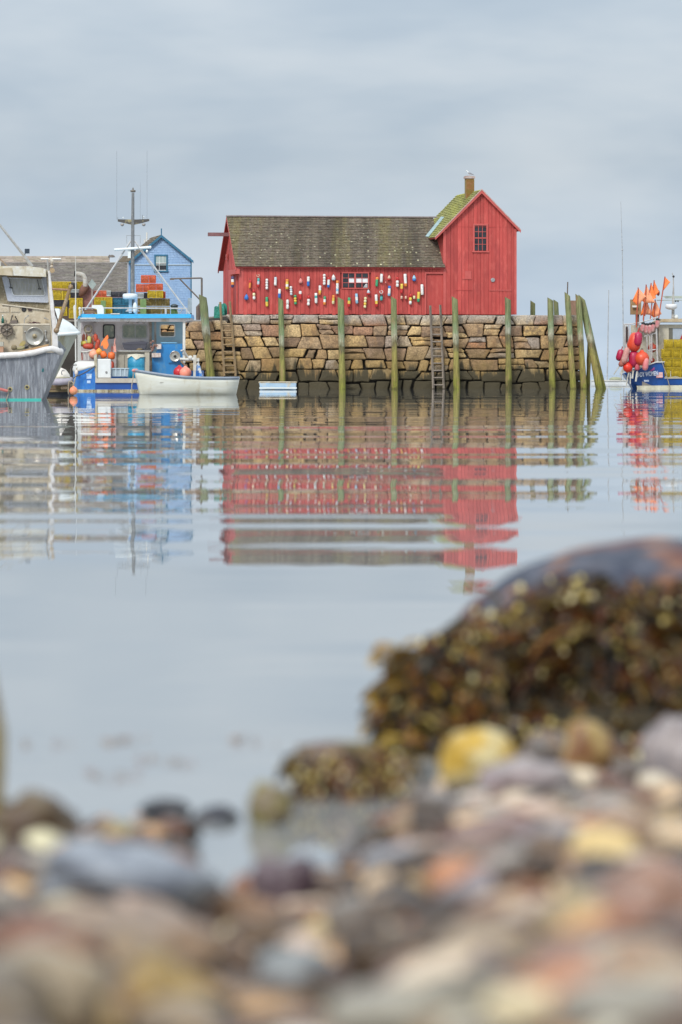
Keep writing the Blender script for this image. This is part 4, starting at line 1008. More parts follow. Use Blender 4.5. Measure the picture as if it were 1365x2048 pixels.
# bulkhead / console
m = MB(); m.pp([(-70,607),(4,607),(104,620),(107,716),(-70,716)], YW, .08); m.build('bulkhead', cream, gb_)
m = MB(); m.pp([(-60,647),(103,647),(103.5,650),(-60,650)], YW-.28, .3); m.build('console_shelf', mat('cream_edge', (.62,.56,.46),(.5,.44,.34),.5,4), gb_)
m = MB(); m.pp([(-60,650),(103,650),(110,712),(-60,712)], YW-.25, .2); m.build('console', cream, gb_)
m = MB(); m.pp([(4,607.5),(103.5,620.5),(103.5,622),(4,609.5)], YW-.08, .08); m.build('console_trim', MC['cream_edge'], gb_)
m = MB(); m.pp([(-30,600),(-10,600),(-12,700),(-30,700)], YW-.15, .1); m.build('side_post', cream, gb_)
for (x0,x1) in ((1.5,18.5),(22.5,40)):
    m = MB(); m.pb(x0,x1,613.5,624.5,YW-.03,.03); f_ = m.build('access_panel', MC['cream_edge'], gb_)
    m = MB(); m.pb(x0+1.2,x1-1.2,614.7,623.3,YW-.04,.012); m.build('panel_lid', cream, f_)
m = MB(); m.lathe([(0,0),(.10,0),(.10,.03),(.075,.045),(.07,.03),(0,.03)], P(48.3,619,YW-.0), 20, (0,-1,0)); m.build('compass', blackp, gb_)
m = MB(); m.pb(56.8,64.4,615.5,622,YW-.05,.05); m.build('switch_box', mat('switch_dark', (.04,.02,.02)), gb_)
# steering wheel
YH = YW-.42; wc = P(14,659.5,YH); rw = 11.6/F*YH
st = mat('wheel_bronze', (.09,.07,.055),(.16,.13,.10),.5,6)
m = MB(); m.smooth = True; ring = [wc+Vector((math.cos(a*math.pi/12)*rw,0,math.sin(a*math.pi/12)*rw)) for a in range(25)]; m.tube(ring, .035, 6, False); whl = m.build('steering_wheel', st, gb_, True)
m = MB(); m.lathe([(0,-.03),(rw*.9,-.03),(rw*.9,-.02),(0,-.02)], wc, 20, (0,-1,0)); m.build('wheel_plate', mat('wheel_plate', (.17,.14,.10),(.25,.2,.16),.6,5), whl)
for k in range(6):
    a = math.pi/2 + k*math.pi/3; m = MB(); d_ = Vector((math.cos(a),0,math.sin(a))); m.tube([wc+Vector((0,-.03,0)), wc+d_*rw*1.15+Vector((0,-.01,0)), wc+d_*rw*1.62], [.022,.02,.026], 6); m.build('spoke', st, whl)
m = MB(); m.ball(wc+Vector((0,-.05,0)), .03, 8); m.build('hub', steel, whl)
# throttle levers, bottle, tap, glove
for pts in ([(22,647),(22.5,640),(25,632)],[(36,647),(35,640),(31.5,634)],[(49,647),(49,640),(52,635),(57,631.5)],[(98,640),(90,636)]):
    m = MB(); m.tube([P(x,y,YW-.18) for x,y in pts], .022, 6); m.ball(P(*pts[-1],YW-.18), .036, 8); m.build('lever', blackp if pts[0][0] < 45 else alu, gb_)
m = MB(); m.pp([(18,646.8),(24,640.5),(33,640.5),(36,646.8)], YW-.3, .18); m.build('throttle_box', mat('brown_box', (.15,.12,.10)), gb_)
m = MB(); m.pp([(56,646.9),(60,644.5),(64,645.5),(68,642.8),(75,644.8),(81,645.2),(81,646.9)], YW-.25, .15); tag(m.build('work_gloves', mat('glove_dark', (.10,.02,.03),(.03,.03,.03),.9,8)), 'crumpled dark red work gloves on the boat\'s console shelf', 'gloves')
bt = thing('bottle', 'green bottle standing on the console left of the throttle', 'bottle', tuple(P(6,646.8,YW-.2)))
m = MB(); m.smooth = True; m.lathe([(0,0),(.06,0),(.06,.17),(.025,.23),(.022,.30)], P(6,646.8,YW-.2), 10); m.build('bottle_body', mat('bottle_green', (.02,.12,.09),None,.2), bt)
m = MB(); m.lathe([(.03,0),(.03,.05),(0,.05)], P(6,632,YW-.2), 8); m.build('cap', mat('cap_white', (.7,.7,.68)), bt)
# pot hauler
m = MB(); m.pb(46,101,651,690.5,YW-.30,.06); hp = m.build('hauler_plate', mat('hauler_plate_steel', (.30,.26,.20),(.38,.35,.29),.4,3,metal=.5), gb_)
m = MB(); m.smooth = True; hc = P(70,672.5,YW-.30); rh = 18.3/F*YW
m.lathe([(0,.05),(rh*.18,.05),(rh*.5,.03),(rh*.80,.045),(rh*.93,.10),(rh,.11),(rh,.02),(rh*.9,0)], hc, 36, (0,-1,0)); dsc = m.build('hauler_disc', steel, hp, True)
m = MB(); m.lathe([(rh*.27,.045),(rh*.27,.07),(rh*.2,.075),(rh*.12,.12),(0,.13)], hc, 16, (0,-1,0)); m.build('hub', mat('brass_hub', (.40,.34,.22),(.3,.25,.16),.35,6,metal=.6), hp)
m = MB(); m.smooth = True; m.ball(P(50.8,663.5,YW-.36), .045, 8); m.ball(P(91.5,662.5,YW-.36), .05, 8); m.tube([P(91.5,663,YW-.35),P(91,671,YW-.36),P(94,680,YW-.36)], [.03,.025,.05], 6); m.ball(P(94,682,YW-.36), .08, 8); m.build('guide_rollers', alu, hp, True)
# gear lying at the foot of the console
cl_ = thing('motor_coupling', 'dirty brass pump and coupling lying under the pot hauler', 'pump', tuple(P(35,700,YW-.6)))
m = MB(); m.smooth = True; m.lathe([(0,-.1),(.11,-.1),(.12,.0),(.11,.1),(0,.1)], P(28.5,695,YW-.6), 14, (0,-1,0)); m.build('body', mat('grimy_brass', (.17,.14,.09),(.26,.2,.1),.6,9), cl_)
m = MB(); m.tube([P(33,698,YW-.6),P(45,697,YW-.6),P(52,693,YW-.6)], [.05,.055,.08], 8); m.build('shaft', mat('grimy_shaft', (.28,.25,.12)), cl_)
m = MB(); m.pp([(39,692),(40,687),(46,681.5),(50,681),(52,686),(46,692)], YW-.6, .1); m.build('yellow_rag', mat('rag_yellow', (.42,.34,.10),(.35,.28,.15),.9,8), cl_)
m = MB(); m.tube([P(50,694,YW-.62),P(57,692,YW-.62)], .07, 8); m.build('coupling', blackp, cl_)
cr_ = thing('wooden_crate', 'orange-brown box with a grey lid cut by the left edge of the photo', 'crate', tuple(P(-2,704,YW-.7)))
m = MB(); m.pb(-12,7,693,705,YW-.8,.3); m.build('box_body', mat('crate_orange', (.42,.22,.12),(.5,.3,.2),.7,4), cr_)
m = MB(); m.pb(-13,7,683.5,692.5,YW-.82,.34); m.build('lid', mat('crate_lid', (.45,.44,.38),(.35,.33,.26),.6,4), cr_)
# windscreen, tilted frame
def rr_poly(pts, r=3, n=4):
    out = []
    for i, p in enumerate(pts):
        p = Vector(p); a = (Vector(pts[i-1])-p).normalized(); c = (Vector(pts[(i+1)%len(pts)])-p).normalized()
        s, e = p+a*r, p+c*r
        for k in range(n+1):
            t = k/n; out.append(tuple((1-t)**2*s + 2*t*(1-t)*p + t*t*e))
    return out
m = MB(); m.pp([(-70,545),(99,545),(104,622),(3.5,609),(-70,609)], YW+.12, .06); m.build('wheelhouse_front', mat('olive_frame', (.24,.20,.12),(.17,.14,.09),.7,3,c3=(.36,.32,.24)), gb_)
fr_o = rr_poly([(4,553),(93,553),(98,605.5),(16,602.5)], 4); fr_i = rr_poly([(17,556),(84,556),(91,591),(27,591)], 4)
m = MB(); a_ = [P(x,y,YW+.02) for x,y in fr_o]; b_ = [P(x,y,YW+.02) for x,y in fr_i]; a2 = [P(x,y,YW+.10) for x,y in fr_o]; b2 = [P(x,y,YW+.10) for x,y in fr_i]; n_ = len(a_)
vs_ = a_+b_+a2+b2; fs_ = []
for k in range(n_):
    j = (k+1) % n_; fs_ += [(k,j,n_+j,n_+k),(k,2*n_+k,2*n_+j,j),(n_+k,n_+j,3*n_+j,3*n_+k)]
m.add(vs_, fs_); wsf = fixn(m.build('windscreen', mat('frosted_frame', (.42,.45,.52),(.33,.36,.42),.5,20,c3=(.55,.58,.64)), gb_))
m = MB(); m.smooth = True; m.tube([P(x,y,YW+.0) for x,y in fr_i+[fr_i[0]]], .018, 5, False); m.build('gasket', mat('gasket_pale', (.62,.66,.70)), wsf, True)
m = MB(); m.pp(fr_i, YW+.06, .02); m.build('glass', mat('salted_glass', (.36,.37,.38),(.27,.27,.25),.25,4,(3,1,.6),c3=(.34,.33,.24)), wsf)
for (x0,y0,x1,y1) in ((18,556,22,575),(75,559,79.5,577)):
    m = MB(); m.tube([P(x0,y0,YW-.02),P(x1,y1,YW-.03)], .013, 5); m.ball(P(x1-1.4,y1+.5,YW-.03), .032, 6); m.ball(P(x1+2,y1+.8,YW-.03), .032, 6); m.build('wiper_arm', blackp, wsf)
for i in range(8):
    m = MB(); m.ball(P(22+i*10.8,553.2,YW-.03), .022, 6); m.ball(P(16+i*11.6,604+i*.4,YW-.0), .020, 6); m.build('bolt', blackp, wsf)
# roof
m = MB(); m.smooth = False
r0 = [(-80,536),(-20,532.5),(30,532),(60,532.5),(85,536),(92,539),(92.5,553.5),(60,552.5),(30,551),(-20,549),(-80,550)]
m.pp(r0, YW-.75, 2.6); m.build('roof', mat('roof_cream_dirty', (.56,.54,.47),(.46,.40,.27),.6,1.3,c3=(.60,.60,.58),dirt=(.30,.22,.11),dirt_s=2.5,dirt_lo=.55,dirt_hi=.7), gb_)
m = MB(); m.pp([(-80,549),(-20,548.5),(26,551.5),(26,541),(24,536),(-80,538)], YW-.79, .04); m.build('roof_patch', mat('patch_cream', (.52,.46,.36),(.36,.29,.17),.6,2), gb_)
m = MB(); m.pp([(15,551.5),(84,553.6),(84,557.5),(15,554.5)], YW-.2, .2); m.build('roof_lip', mat('brown_lip', (.22,.15,.07),(.14,.10,.05),.8,6), gb_)
# door jamb pillar, hoses
m = MB(); m.pp([(96,542),(100,541),(108,612),(115,668),(116,694),(105,694),(105,655),(100,600)], YW-.55, .3); m.build('side_pillar', rub_w, gb_)
m = MB(); m.pp([(93,540),(96,540),(103,652),(107,692),(103.5,692),(99,620)], YW-.30, .3); m.build('pillar_inner', cream, gb_)
rope([P(101,556,YW-.5),P(102,585,YW-.5),P(107,612,YW-.5),P(113,632,YW-.5),P(116,645,YW-.5),P(114,657,YW-.5)], .030, 'hose', mat('dark_hose', (.06,.035,.03),None,.5), gb_)
# hauling davit with block
dv = MB(); dv.tube([P(113.5,662,YW-.6),P(141,575,YW-.6)], [.085,.075], 10); dv.ball(P(113.5,661,YW-.6), .12, 10); dv.ball(P(142,574,YW-.6), .11, 8); dbo = dv.build('davit_boom', rustp, gb_)
m = MB(); m.tube([P(103,578,YW-.5),P(141,580,YW-.6)], .045, 8); m.build('cross_bar', mat('rust_bar', (.25,.13,.08),(.33,.22,.15),.8,6), gb_)
m = MB(); m.tube([P(95,518,YW-.5),P(97,535,YW-.5),P(101,560,YW-.5)], [.03,.045,.05], 6); m.build('davit_post', alu, gb_)
m = MB(); m.lathe([(0,-.06),(.10,-.06),(.11,0),(.10,.06),(0,.06)], P(105,541,YW-.6), 14, (0,-1,0)); m.build('block_sheave', mat('bone_sheave', (.42,.34,.22),(.32,.22,.12),.6,8), gb_)
m = MB(); m.smooth = True; m.tube([P(98,520,YW-.55),P(101,518,YW-.55),P(105,522,YW-.55),P(104,530,YW-.55)], [.05,.07,.08,.05], 8); m.lathe([(0,-.05),(.06,-.05),(.06,.05),(0,.05)], P(104,533,YW-.6), 10, (0,-1,0)); m.build('pulley_block', mat('white_block', (.55,.52,.46),(.4,.3,.2),.6,7), gb_, True)
# outriggers, flag box, short aerial
m = MB(); m.tube([P(-30,412,YW),P(50,513,YW),P(64,533,YW)], [.045,.055,.085], 8); m.build('outrigger_pole', alu, gb_)
m = MB(); m.tube([P(-40,488,YW-.3),P(0,517,YW-.3),P(19,537,YW-.3)], .025, 6); m.build('stay', rustp, gb_)
m = MB(); m.pb(50,59.5,497.5,507,YW-.1,.06); m.build('radar_reflector', mat('navy_box', (.015,.03,.05)), gb_)
m = MB(); m.tube([P(50.5,498,YW),P(50.5,519,YW)], .014, 4); m.build('reflector_stem', blackp, gb_)
m = MB(); m.tube([P(1.5,533,YW),P(1.5,523,YW)], .02, 5); m.build('stub_aerial', MC['boat_white'], gb_)

# --- white-bowed boat poking out behind it
wb = thing('white_bow_boat', 'white boat whose raised bow pokes out behind the grey lobster boat', 'boat', (X(90,196), 196, 0))
YQ = 196.0
m = MB(); m.smooth = True
def bsec(xt, zt, hb, xb):
    out = []
    for s in (-1,1):
        pts = []
        for f in (0,.25,.5,.75,1):
            w_ = (1-f)**.55 if f < 1 else 0
            pts.append(Vector((X(xt,YQ)+(X(xb,YQ)-X(xt,YQ))*f, YQ + s*hb*max(w_,.02)*-1*-1, zt+(-.35-zt)*f)))
        out.append(pts)
    return out[0] + out[1][::-1][1:]
st_ = [(60,Z(672,YQ),1.7,30),(100,Z(669,YQ),1.5,58),(125,Z(667,YQ),1.15,70),(142,Z(666,YQ),.75,77),(153,Z(665,YQ),.35,82),(158.5,Z(664,YQ),.03,85)]
m.loft([bsec(*q) for q in st_], False, False); m.build('hull', mat('hull_pale_green', (.42,.44,.38),(.36,.35,.27),.45,1.5,dirt=(.28,.24,.14),dirt_s=2), wb)
m = MB(); m.smooth = True
def dsec(xt, zt, hb, hh): return [Vector((X(xt,YQ), YQ+hb*math.cos(a*math.pi/8), zt+hh*math.sin(a*math.pi/8))) for a in range(9)]
m.loft([dsec(60,Z(671,YQ),1.65,Z(645,YQ)-Z(671,YQ)),dsec(100,Z(668,YQ),1.46,Z(624,YQ)-Z(668,YQ)),dsec(112,Z(668,YQ),1.3,Z(627,YQ)-Z(668,YQ)),dsec(125,Z(667,YQ),1.1,Z(636,YQ)-Z(667,YQ)),dsec(142,Z(666,YQ),.72,Z(646,YQ)-Z(666,YQ)),dsec(152,Z(665,YQ),.35,Z(655,YQ)-Z(665,YQ)),dsec(158,Z(664,YQ),.05,.05)], False, False)
m.build('foredeck', mat('gloss_white', (.70,.74,.74),(.64,.67,.66),.3,1.5), wb)
m = MB(); m.smooth = True; m.tube([P(60,673,YQ-1.7),P(100,670,YQ-1.52),P(125,668.5,YQ-1.18),P(142,667.5,YQ-.78),P(153,666.5,YQ-.38),P(159,665.5,YQ-.02)], .075, 8); m.build('rub_rail', mat('gloss_white_rail', (.72,.75,.74)), wb, True)
m = MB(); m.pp(rr_poly([(98,642),(98,617),(119,617),(122,642)],3), YQ-.2, .8); m.build('cabin_top', MC['gloss_white'], wb)

# --- inflatable tender and raft
it = thing('inflatable_tender', 'small white and lilac-grey inflatable tender with a hooked letter on its side', 'dinghy', (X(125,205), 205, .4))
YI = 205.0
m = MB(); m.smooth = True
prof = [(104,.0),(106,.30),(112,.40),(122,.43),(132,.36),(139,.22),(142,.05)]
m.loft([[Vector((X(x,YI), YI+math.cos(a*math.pi/5)*.6*h/.43, Z(762,YI)+ (math.sin(a*math.pi/5)*h*1.6 if a <= 5 else math.sin(a*math.pi/5)*h*.4))) for a in range(10)] for x,h in prof]); m.build('cover', mat('tender_cover', (.66,.62,.56),(.58,.53,.48),.7,4), it, True)
m = MB(); m.smooth = True; m.tube([P(100,764,YI-.5),P(120,764,YI-.62),P(136,762.5,YI-.45),P(142.5,758,YI)], [.16,.17,.16,.11], 10); m.build('tube', mat('tender_tube', (.30,.27,.34),(.38,.36,.40),.6,3), it, True)
m = MB(); m.smooth = True; m.tube([P(108,754.5,YI-.62),P(125,754.5,YI-.66),P(140,755,YI-.4)], .028, 6); m.build('rope_band', mat('olive_band', (.45,.42,.28)), it, True)
m = MB(); m.tube([P(127.5,740,YI-.66),P(124.5,742,YI-.68),P(123.5,746,YI-.7),P(125,750,YI-.7)], .025, 5); m.tube([P(127.5,742.5,YI-.67),P(130,741,YI-.64)],.016,4); m.build('lettering', mat('script_grey', (.14,.14,.15)), it)
rf_ = thing('wooden_raft', 'weed-stained timber raft under the inflatable tender', 'raft', (X(115,206), 206, 0))
for k,(y0,y1) in enumerate(((767.5,772.5),(773,778.5),(779,784))):
    m = MB(); m.box(X(88,206),X(141,206),205.4+k*.02,208,Z(y1,206),Z(y0,206)); m.build('plank', mat('raft_wood', (.16,.13,.06),(.10,.08,.05),.9,2,(.6,1,3),c3=(.22,.13,.09),obj_rand=.3), rf_)
m = MB(); m.box(X(92,206),X(138,206),205.6,207.6,-.3,Z(784,206)); m.build('float_block', mat('float_black', (.03,.035,.05)), rf_)
m = MB(); 
for k in range(3): m.ball(P(125+k*3.4,776,205.3), .075, 8)
m.build('pale_floats', mat('pale_float', (.5,.36,.24)), rf_)
def ball_buoy(x, y, rpx, Y, cm, label, group=None, lobe=True):
    t_ = thing('ball_buoy', label, 'buoy', tuple(P(x, y+rpx, Y)), group); r = rpx/F*Y
    m = MB(); m.smooth = True; m.lathe([(r*math.sin(math.pi*i/12), -r*math.cos(math.pi*i/12)) for i in range(11)]+[(r*.34,r*.93),(r*.22,r*1.12),(r*.2,r*1.2),(0,r*1.21)], P(x,y,Y), 20); m.build('float', cm, t_, True)
    m = MB(); m.tube([P(x,y,Y)+Vector((math.cos(a)*r*.13, 0, r*1.24+math.sin(a)*r*.13)) for a in [k*math.pi/4 for k in range(9)]], r*.05, 5, False); m.build('eye', blackp, t_); return t_
orr = mat('buoy_orange_red', (.70,.09,.035),(.62,.07,.03),.4,2); orf = mat('buoy_faded_orange', (.72,.20,.10),(.66,.32,.17),.5,1.6,lo=.4,hi=.6)
pnk = mat('buoy_salmon', (.75,.22,.15),(.72,.28,.20),.45,3); crim = mat('buoy_crimson', (.48,.02,.03),(.42,.02,.03),.35,3)
mag = mat('fender_magenta', (.42,.015,.075),(.36,.015,.05),.4,3)
ball_buoy(147.5,781.5,8.3,204,orf,'faded orange ball buoy floating between the grey and blue boats')
rope([P(147,772,204),P(146,765,204),P(139,763,204),P(137,774,204),P(137.5,789,204)], .03, 'mooring_rope', ropem); tag(bpy.data.objects['mooring_rope'], 'frayed tan rope dropping into the water by the faded orange ball', 'rope')

# --- blue lobster boat seen from astern
bb = thing('blue_lobster_boat', 'open-sterned blue and white lobster boat with bright blue roof edge and tall mast', 'boat', (X(268,254), 254, 0))
YL = 254.0
bluem = mat('hull_blue', (.025,.165,.50),(.02,.13,.44),.3,1.2,c3=(.04,.22,.58),dirt=(.05,.22,.42),dirt_s=2)
navy = mat('hull_blue_deep', (.012,.07,.30),(.012,.06,.25),.35,2)
bootw = mat('boot_fouled', (.48,.45,.34),(.22,.17,.08),.8,2.5,(1,1,.6),c3=(.10,.075,.03))
skyb = mat('roof_edge_blue', (.05,.40,.72),(.04,.36,.66),.4,3)
engb = mat('engine_box_blue', (.02,.20,.48),(.015,.17,.42),.4,2,dirt=(.08,.22,.36),dirt_s=3)
palew = mat('cabin_lilac_white', (.62,.58,.58),(.56,.51,.50),.5,1.6,dirt=(.42,.36,.28),dirt_s=2)
bluw = mat('cabin_pale_blue', (.30,.44,.50),(.26,.40,.46),.5,2)
# hull: plan outline at a height -> points; rounded quarter at the left
def plan(zlev, k):     # k: shrink towards keel
    L = []
    xl, xr = 143 + (1-k)*14, 404 - (1-k)*10
    for (x, dy) in ((192,0.0),(176,.02),(163,.12),(153,.40),(147,.85),(143.5,1.5),(142,3.0),(142,6.5),(165,9.5),(215,12.2),(268,13.4)):
        xx = x if x > 190 else 192 - (192-x)*( (192-xl)/49.0 )
        L.append(Vector((X(xx,YL), YL+dy, zlev)))
    for (x, dy) in ((322,12.2),(375,9.5),(402,6.0),(404,2.0),(402,.5),(392,.0)):
        xx = x if x < 390 else x-(1-k)*8
        L.append(Vector((X(xx,YL), YL+dy, zlev)))
    return L
zt0, zt1 = Z(741,YL), Z(722,YL)
def sheer(L, zb, zt):    # top edge rises from the round stern quarter to the side
    out = []
    for i, p in enumerate(L):
        out.append(Vector((p.x, p.y, zt)))
    return out
m = MB(); m.smooth = True
lv = [(-.5,.5),(0,.78),(.25,.9),(.55,.97),(Z(757,YL),.99)]
m.loft([plan(z,k) for z,k in lv], True, False); 
SHR = [733,737,741,744,744,741,736,730,728,726,726]
def shr(L, dz=0.0): return [Vector((p.x,p.y,(Z(SHR[i],YL) if i < 11 else zt0)+dz)) for i,p in enumerate(L)]
m.loft([plan(Z(757,YL),.99), shr(plan(zt0,1.0))], False, False); m.smooth = False
hb_ = m.build('hull', bluem, bb)
# the hull is closed across the stern only up to the platform
pz = Z(757,YL)
hb_.data.update()
m = MB(); m.smooth = True
top = plan(zt0,1.0); cap = [Vector((p.x, p.y, zt0)) for p in top]
def ring2(off, z): 
    out = []
    c0 = Vector((X(270,YL), YL+6, 0))
    for p in top: d_ = (Vector((p.x,p.y,0))-c0); q = p - d_.normalized()*off; out.append(Vector((q.x,q.y,z)))
    return out
rs_ = [shr(cap), shr(ring2(-.05,0), .03), shr(ring2(-.03,0), .14)]
for off, k_ in ((.06,.6),(.22,.88),(.55,1.0)):
    R_ = ring2(off, zt1); rs_.append([Vector((p.x,p.y,a_.z+(zt1-a_.z)*k_)) for p, a_ in zip(R_, rs_[2])])
m.loft([r_[:12] for r_ in rs_], False, False)
m.build('gunwale', white, bb)
m = MB(); m.pb(191,402,765,779,YL-.06,.2); m.build('transom', navy, bb)
m = MB(); m.pb(191,402,756.5,765.5,YL-.16,.9); m.build('stern_platform', mat('platform_beige', (.46,.42,.36),(.38,.33,.27),.7,2), bb)
m = MB(); m.pb(150,404,779,790,YL-.08,.4); m.pb(140,192,783,792,YL+.5,.4); m.build('boot_top', bootw, bb)
m = MB(); m.smooth = True; pl = plan(Z(780,YL),.82); m.loft([[p+Vector((-.03 if p.x < 0 else 0,-.03,0)) for p in pl[:8]], [p+Vector((-.03,-.03,-.45)) for p in pl[:8]]], False, False); m.build('boot_top', bootw, bb)
m = MB(); m.box(X(196,YL),X(396,YL),YL+.3,YL+8,.2,pz); m.build('cockpit_sole', mat('sole_grey', (.30,.28,.25),(.24,.22,.2),.8,2), bb)
m = MB(); m.pp([(188,710),(194,708),(195,764),(192,764),(190,740)], YL-.05, .35); m.build('stern_post', mat('post_beige', (.46,.42,.32),(.3,.26,.18),.7,4), bb)
for (x0,x1,y0,y1) in ((173.5,183.5,747.5,757.5),(174.5,181.5,761,766.5)):
    m = MB(); m.pb(x0,x1,y0,y1,YL-.02,.03); m.build('registration_plate', mat('plate_pale', (.55,.66,.78),(.30,.45,.68),.5,20), bb)
YC = YL+4.6
# wheelhouse
zr0, zr1 = Z(636,YC-2.2), Z(627.5,YC-2.2)
m = MB(); m.pp([(155,637),(160,628),(382,628),(383,636)], YC-2.2, 5.4); m.build('roof', skyb, bb)
m = MB(); m.pp([(160,637.3),(383,636.3),(381,641),(370,643),(160,643)], YC-2.0, 5); m.build('roof_underside', palew, bb)
m = MB(); m.pb(161,192,635.2,638,YC-2.24,.04); m.pb(222,240,626.5,628.5,YC-2.24,.1); m.build('roof_marking', white, bb)
# bulkhead with real window openings
def wall_holes(x0, x1, y0, y1, holes, Y, d, name, mt, par):
    xsn = sorted({x0,x1,*[h[0] for h in holes],*[h[1] for h in holes]}); ysn = sorted({y0,y1,*[h[2] for h in holes],*[h[3] for h in holes]}); m = MB()
    for i in range(len(xsn)-1):
        for j in range(len(ysn)-1):
            cx_, cy_ = (xsn[i]+xsn[i+1])/2, (ysn[j]+ysn[j+1])/2
            if not any(h[0] < cx_ < h[1] and h[2] < cy_ < h[3] for h in holes): m.pb(xsn[i],xsn[i+1],ysn[j],ysn[j+1],Y,d)
    return m.build(name, mt, par)
W1, W2, W3 = (207.5,229,650,676), (246,294,650,676), (321,350,649,673)
wall_holes(162,302,641,742,(W1,W2),YC,.08,'bulkhead',palew,bb)
wall_holes(302,370,641,742,(W3,),YC-.01,.07,'bulkhead',bluw,bb)
m = MB(); m.pb(163,368,638,760,YC+3.4,.06); 
fwd = wall_holes(163,368,641,742,((205,298,648,682),(316,356,646,676)),YC+3.4,.06,'forward_bulkhead',mat('inside_beige',(.40,.37,.28)),bb)
ggl = mat('boat_window_glass', (.30,.33,.24),(.19,.22,.17),.15,2.2,(1,1,.7),c3=(.38,.37,.27))
for (h, r_, fm_) in ((W1,4,blackp),(W2,4,alu),(W3,3,white)):
    x0,x1,y0,y1 = h; po = rr_poly([(x0-1.5,y0-1.5),(x1+1.5,y0-1.5),(x1+1.5,y1+1.5),(x0-1.5,y1+1.5)], 5); pi_ = rr_poly([(x0+.8,y0+.8),(x1-.8,y0+.8),(x1-.8,y1-.8),(x0+.8,y1-.8)], 4)
    m = MB(); a_ = [P(x,y,YC-.05) for x,y in po]; b_ = [P(x,y,YC-.05) for x,y in pi_]; a2 = [P(x,y,YC+.0) for x,y in po]; b2 = [P(x,y,YC+.03) for x,y in pi_]; n_ = len(a_); fs_ = []
    for k in range(n_):
        j = (k+1) % n_; fs_ += [(k,j,n_+j,n_+k),(k,2*n_+k,2*n_+j,j),(n_+k,n_+j,3*n_+j,3*n_+k)]
    m.add(a_+b_+a2+b2, fs_); wo_ = fixn(m.build('window', fm_, bb))
    if h is not W3: m = MB(); m.pp(pi_, YC+.01, .02); m.build('pane', ggl, wo_)
m = MB(); m.pb(270,272,650,676,YC-.02,.03); m.build('window_bar', alu, bb)
m = MB(); m.pp([(322,664),(349,664),(349,673),(322,673)], YC+.6, .1); m.build('seat_back', mat('tan_seat', (.42,.33,.20),(.25,.22,.18),.8,5), bb)
for (x0,x1,y0,y1,d_) in ((155.5,162,638,724,.25),(366,371,641,725,.25)):
    m = MB(); m.pb(x0,x1,y0,y1,YC-1.9,d_); m.build('pillar', white, bb)
m = MB(); m.pb(163,188,641,735,YC-.06,.05); m.build('locker_panel', mat('panel_lilac', (.47,.43,.44),(.40,.36,.36),.6,2), bb)
m = MB(); m.pb(299,304,641,752,YC-.12,.12); m.pb(309,313,643,690,YC-.06,.05); m.build('door_frame', mat('frame_stained', (.45,.42,.38),(.22,.15,.09),.7,2.5), bb)
m = MB(); m.pb(231,304,700.5,703,YC-1.5,.1); m.build('grab_rail', alu, bb)
m = MB(); m.pb(233,300,703,742,YC-1.3,.06); m.pb(236,249,710,742,YC-1.36,.05); m.build('counter_front', mat('counter_beige', (.40,.37,.30),(.33,.30,.24),.7,2), bb)
# engine box, stepped
m = MB(); m.pp([(305,760),(305,713),(313,713),(313,702),(321,695),(322,686.5),(365,687.5),(365,700),(368,710),(366,760)], YC-1.6, 1.2); ebx = m.build('engine_box', engb, bb)
m = MB(); m.pb(322,354,684.5,686.5,YC-1.65,.6); m.build('box_lid', mat('lid_blue', (.16,.38,.56)), ebx)
m = MB(); m.pb(337.5,368,698,725,YC-1.72,.1); m.build('hauler_box', engb, ebx)
hc = P(350.5,712.5,YC-1.78); rh = 10.6/F*YC; m = MB(); m.smooth = True; m.lathe([(0,.04),(rh*.3,.05),(rh*.6,.02),(rh*.9,.06),(rh,.09),(rh,.0),(0,-.05)], hc, 24, (0,-1,0)); hd_ = m.build('hauler_disc', steel, bb, True)
m = MB(); m.lathe([(rh*.28,.05),(rh*.2,.10),(rh*.1,.12),(0,.13)], hc, 12, (0,-1,0)); m.build('hub', blackp, hd_)
for pts,r_,mm in (([(362,702),(368,700),(372,709),(378,716)],.07,alu),([(360,718),(375,719),(388,718)],.09,white),([(365,706),(374,712),(385,716)],.05,alu),([(362,722),(372,732)],.06,rustp)):
    m = MB(); m.tube([P(x,y,YC-1.9) for x,y in pts], r_, 8); m.build('hauler_arm', mm, bb)
m = MB(); m.smooth = True; m.ball(P(381,716,YC-1.9), .16, 10); m.build('swivel_block', white, bb, True)
m = MB(); m.pb(387,393,710,756,YL+.2,.25); m.pb(393,399,716,723,YL+.25,.15); m.build('towing_post', mat('post_white_worn', (.55,.54,.50),(.42,.38,.32),.7,3), bb)
m = MB(); m.pp([(393,728),(397,724),(401,735),(405,752),(394,754)], YL+.3, .8); m.build('gunwale_right', mat('torn_blue', (.06,.2,.5),(.55,.56,.55),.7,2.5,lo=.48,hi=.52), bb)
for (x0,x1,y0,y1) in ((304,322,706,714.5),(314,323,688,698)):
    m = MB(); m.pb(x0,x1,y0,y1,YC-1.9,.25); m.build('hydraulic_box', mat('box_white', (.62,.56,.52),(.4,.3,.26),.6,6), bb)
m = MB(); rr = random.Random(8)
for k in range(16): m.ball(P(302+rr.uniform(0,12),680+rr.uniform(0,22),YC-1.9+rr.uniform(0,.2)), rr.uniform(.05,.09), 6)
m.build('rusty_fittings', mat('fitting_rust', (.14,.05,.04),(.3,.2,.16),.7,9), bb)
# deck lights under the roof
for (x,y) in ((192,641.5),(256,641.5),(276,642),(288,642.5)):
    m = MB(); m.smooth = True; m.lathe([(0,.0),(.10,0),(.12,.08),(.07,.14),(0,.15)], P(x,y,YC-1.7), 10, (0,-1,-.3)); m.build('deck_light', mat('lamp_grey', (.22,.20,.19),(.35,.33,.3),.5,9), bb, True)
